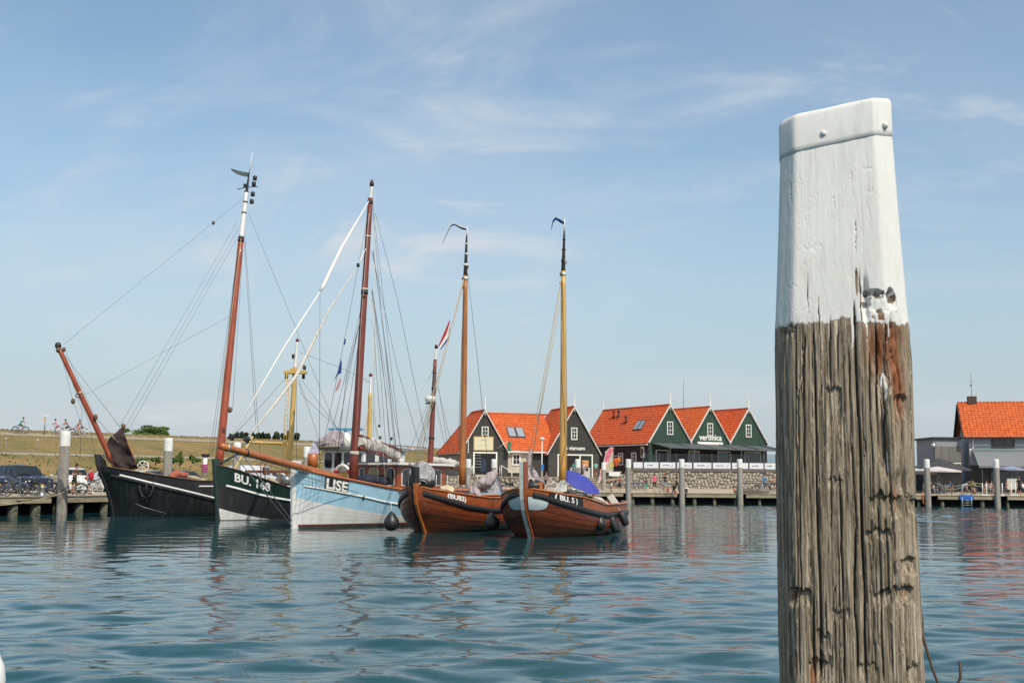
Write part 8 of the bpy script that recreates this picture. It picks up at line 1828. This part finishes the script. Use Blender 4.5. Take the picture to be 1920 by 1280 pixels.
person('child squatting at the quay edge with bare back', dk(1827, 107), 170, 'crouch', (.42, .22, .14), (.10, .09, .08), (.05, .03, .02), 1.35)
person('woman in black dress with white bag at the right edge', dk(1911, 109.5), 150, 'stand', BLK, BLK, (.25, .08, .05), 1.74, dress=True)
k = MB(); q_ = dk(1916, 109.2) + V(.05, -.12, .85); k.ball(q_, (.14, .08, .2), 10, 7); tag(part('handbag', k, m_white), 'white handbag of the woman in black at the right edge', 'bag')
def cafe_bits():
    t = thing('rope_fence', 'rope fence on thin posts along the cafe terrace', 'rope fence', tuple(dk(1770, 109.5))); ps = [(1751, 904, 110.5), (1768, 910, 109.6), (1784, 912, 109), (1801, 909, 108.8), (1820, 902, 109), (1842, 907, 109)]
    for i in range(len(ps) - 1):
        for dy in (0, 5): a, b = at(ps[i][0], ps[i][1] + dy, ps[i][2]), at(ps[i + 1][0], ps[i + 1][1] + dy, ps[i + 1][2]); k = MB(); k.tube([a, a.lerp(b, .5) - V(0, 0, .05), b], .025, 5); part('rope', k, m_rope, t)
    for px, py, Y in (ps[2], ps[4]): b = at(px, py, Y); k = MB(); k.tube([b + V(0, 0, .05), V(b.x, b.y, terrain(b.x, b.y))], .025, 6); part('post', k, m_blackmetal, t)
    for i, px in enumerate((1842, 1849, 1879, 1896, 1904)):
        p = dk(px, 108.2); t = thing('barrier_stand', ['white tubular stand left of the second right mooring post, left one', 'white tubular stand close left of the second right mooring post', 'white tubular stand right of the second right mooring post', 'white tubular stand left of the woman in black, left one', 'white tubular stand next to the woman in black'][i], 'stand', tuple(p), 0, 'white tubular stands'); k = MB(); k.tube([p, p + V(0, 0, 1.12)], .045, 8); part('tube', k, m_white, t); k = MB(); k.lathe([(.24, 0), (.22, .05), (.06, .08)], 12, Matrix.Translation(p)); part('foot', k, m_white, t)
    p = dk(1898, 110.6); t = thing('menu_board', 'pale menu board on an easel left of the woman in black', 'menu board', tuple(p)); k = MB(); k.box(p + V(0, 0, 1.0), (.95, .05, 1.0)); part('board', k, mat('menu_pale', (.42, .52, .52), .6, col2=(.55, .45, .36), vscale=3), t)
    for x in (-.4, .4): k = MB(); k.beam(p + V(x, .05, 0), p + V(x, .05, 1.5), .05, .05, upv=(0, 1, 0)); part('leg', k, m_blackmetal, t)
    q = quay_r(at(1811, 935, 106).x); t = thing('quay_ladder', 'steel ladder with blue plate on the quay front at right', 'ladder', (q.x, q.y - .1, .2)); k = MB(); k.box((q.x, q.y - .08, .83), (1.25, .07, .42)); part('blue_plate', k, mat('plate_blue', (.02, .13, .50), .45, var=.2), t)
    for z in (.55, .35, .15, -.05): k = MB(); k.tube([(q.x - .4, q.y - .1, z), (q.x + .4, q.y - .1, z)], .03, 6); part('rung', k, m_steel, t)
    for x in (-.42, .42): k = MB(); k.tube([(q.x + x, q.y - .1, -.5), (q.x + x, q.y - .1, .9)], .03, 6); part('side_rail', k, m_steel, t)
    q = quay_r(at(1724, 935, 107).x); t = thing('life_line', 'orange rescue hook hanging on the quay edge beside the big pile', 'rescue hook', (q.x, q.y - .1, .4)); k = MB(); k.tube([(q.x, q.y - .1, 1.3), (q.x, q.y - .1, .3), (q.x + .1, q.y - .12, .2)], .05, 6); part('hook', k, clothm((.6, .16, .06)), t)
cafe_bits()
# pale fender end hanging just in view at the lower left corner
k = MB(); c = at(-15, 1262, 6.0); k.lathe([(.004, .15), (.02, .135), (.028, .10), (.055, .04), (.066, -.03), (.06, -.12), (.02, -.2)], 16, Matrix.Translation(c)); f_ = thing('white_fender', 'white rounded fender end at the bottom left corner', 'fender', tuple(c)); part('body', k, m_white, f_); k = MB(); k.tube([c + V(0, 0, .14), c + V(-.35, .3, 1.2)], .012, 6); part('lanyard', k, m_rope_w, f_)

bpy.data.scenes.remove(TMP)
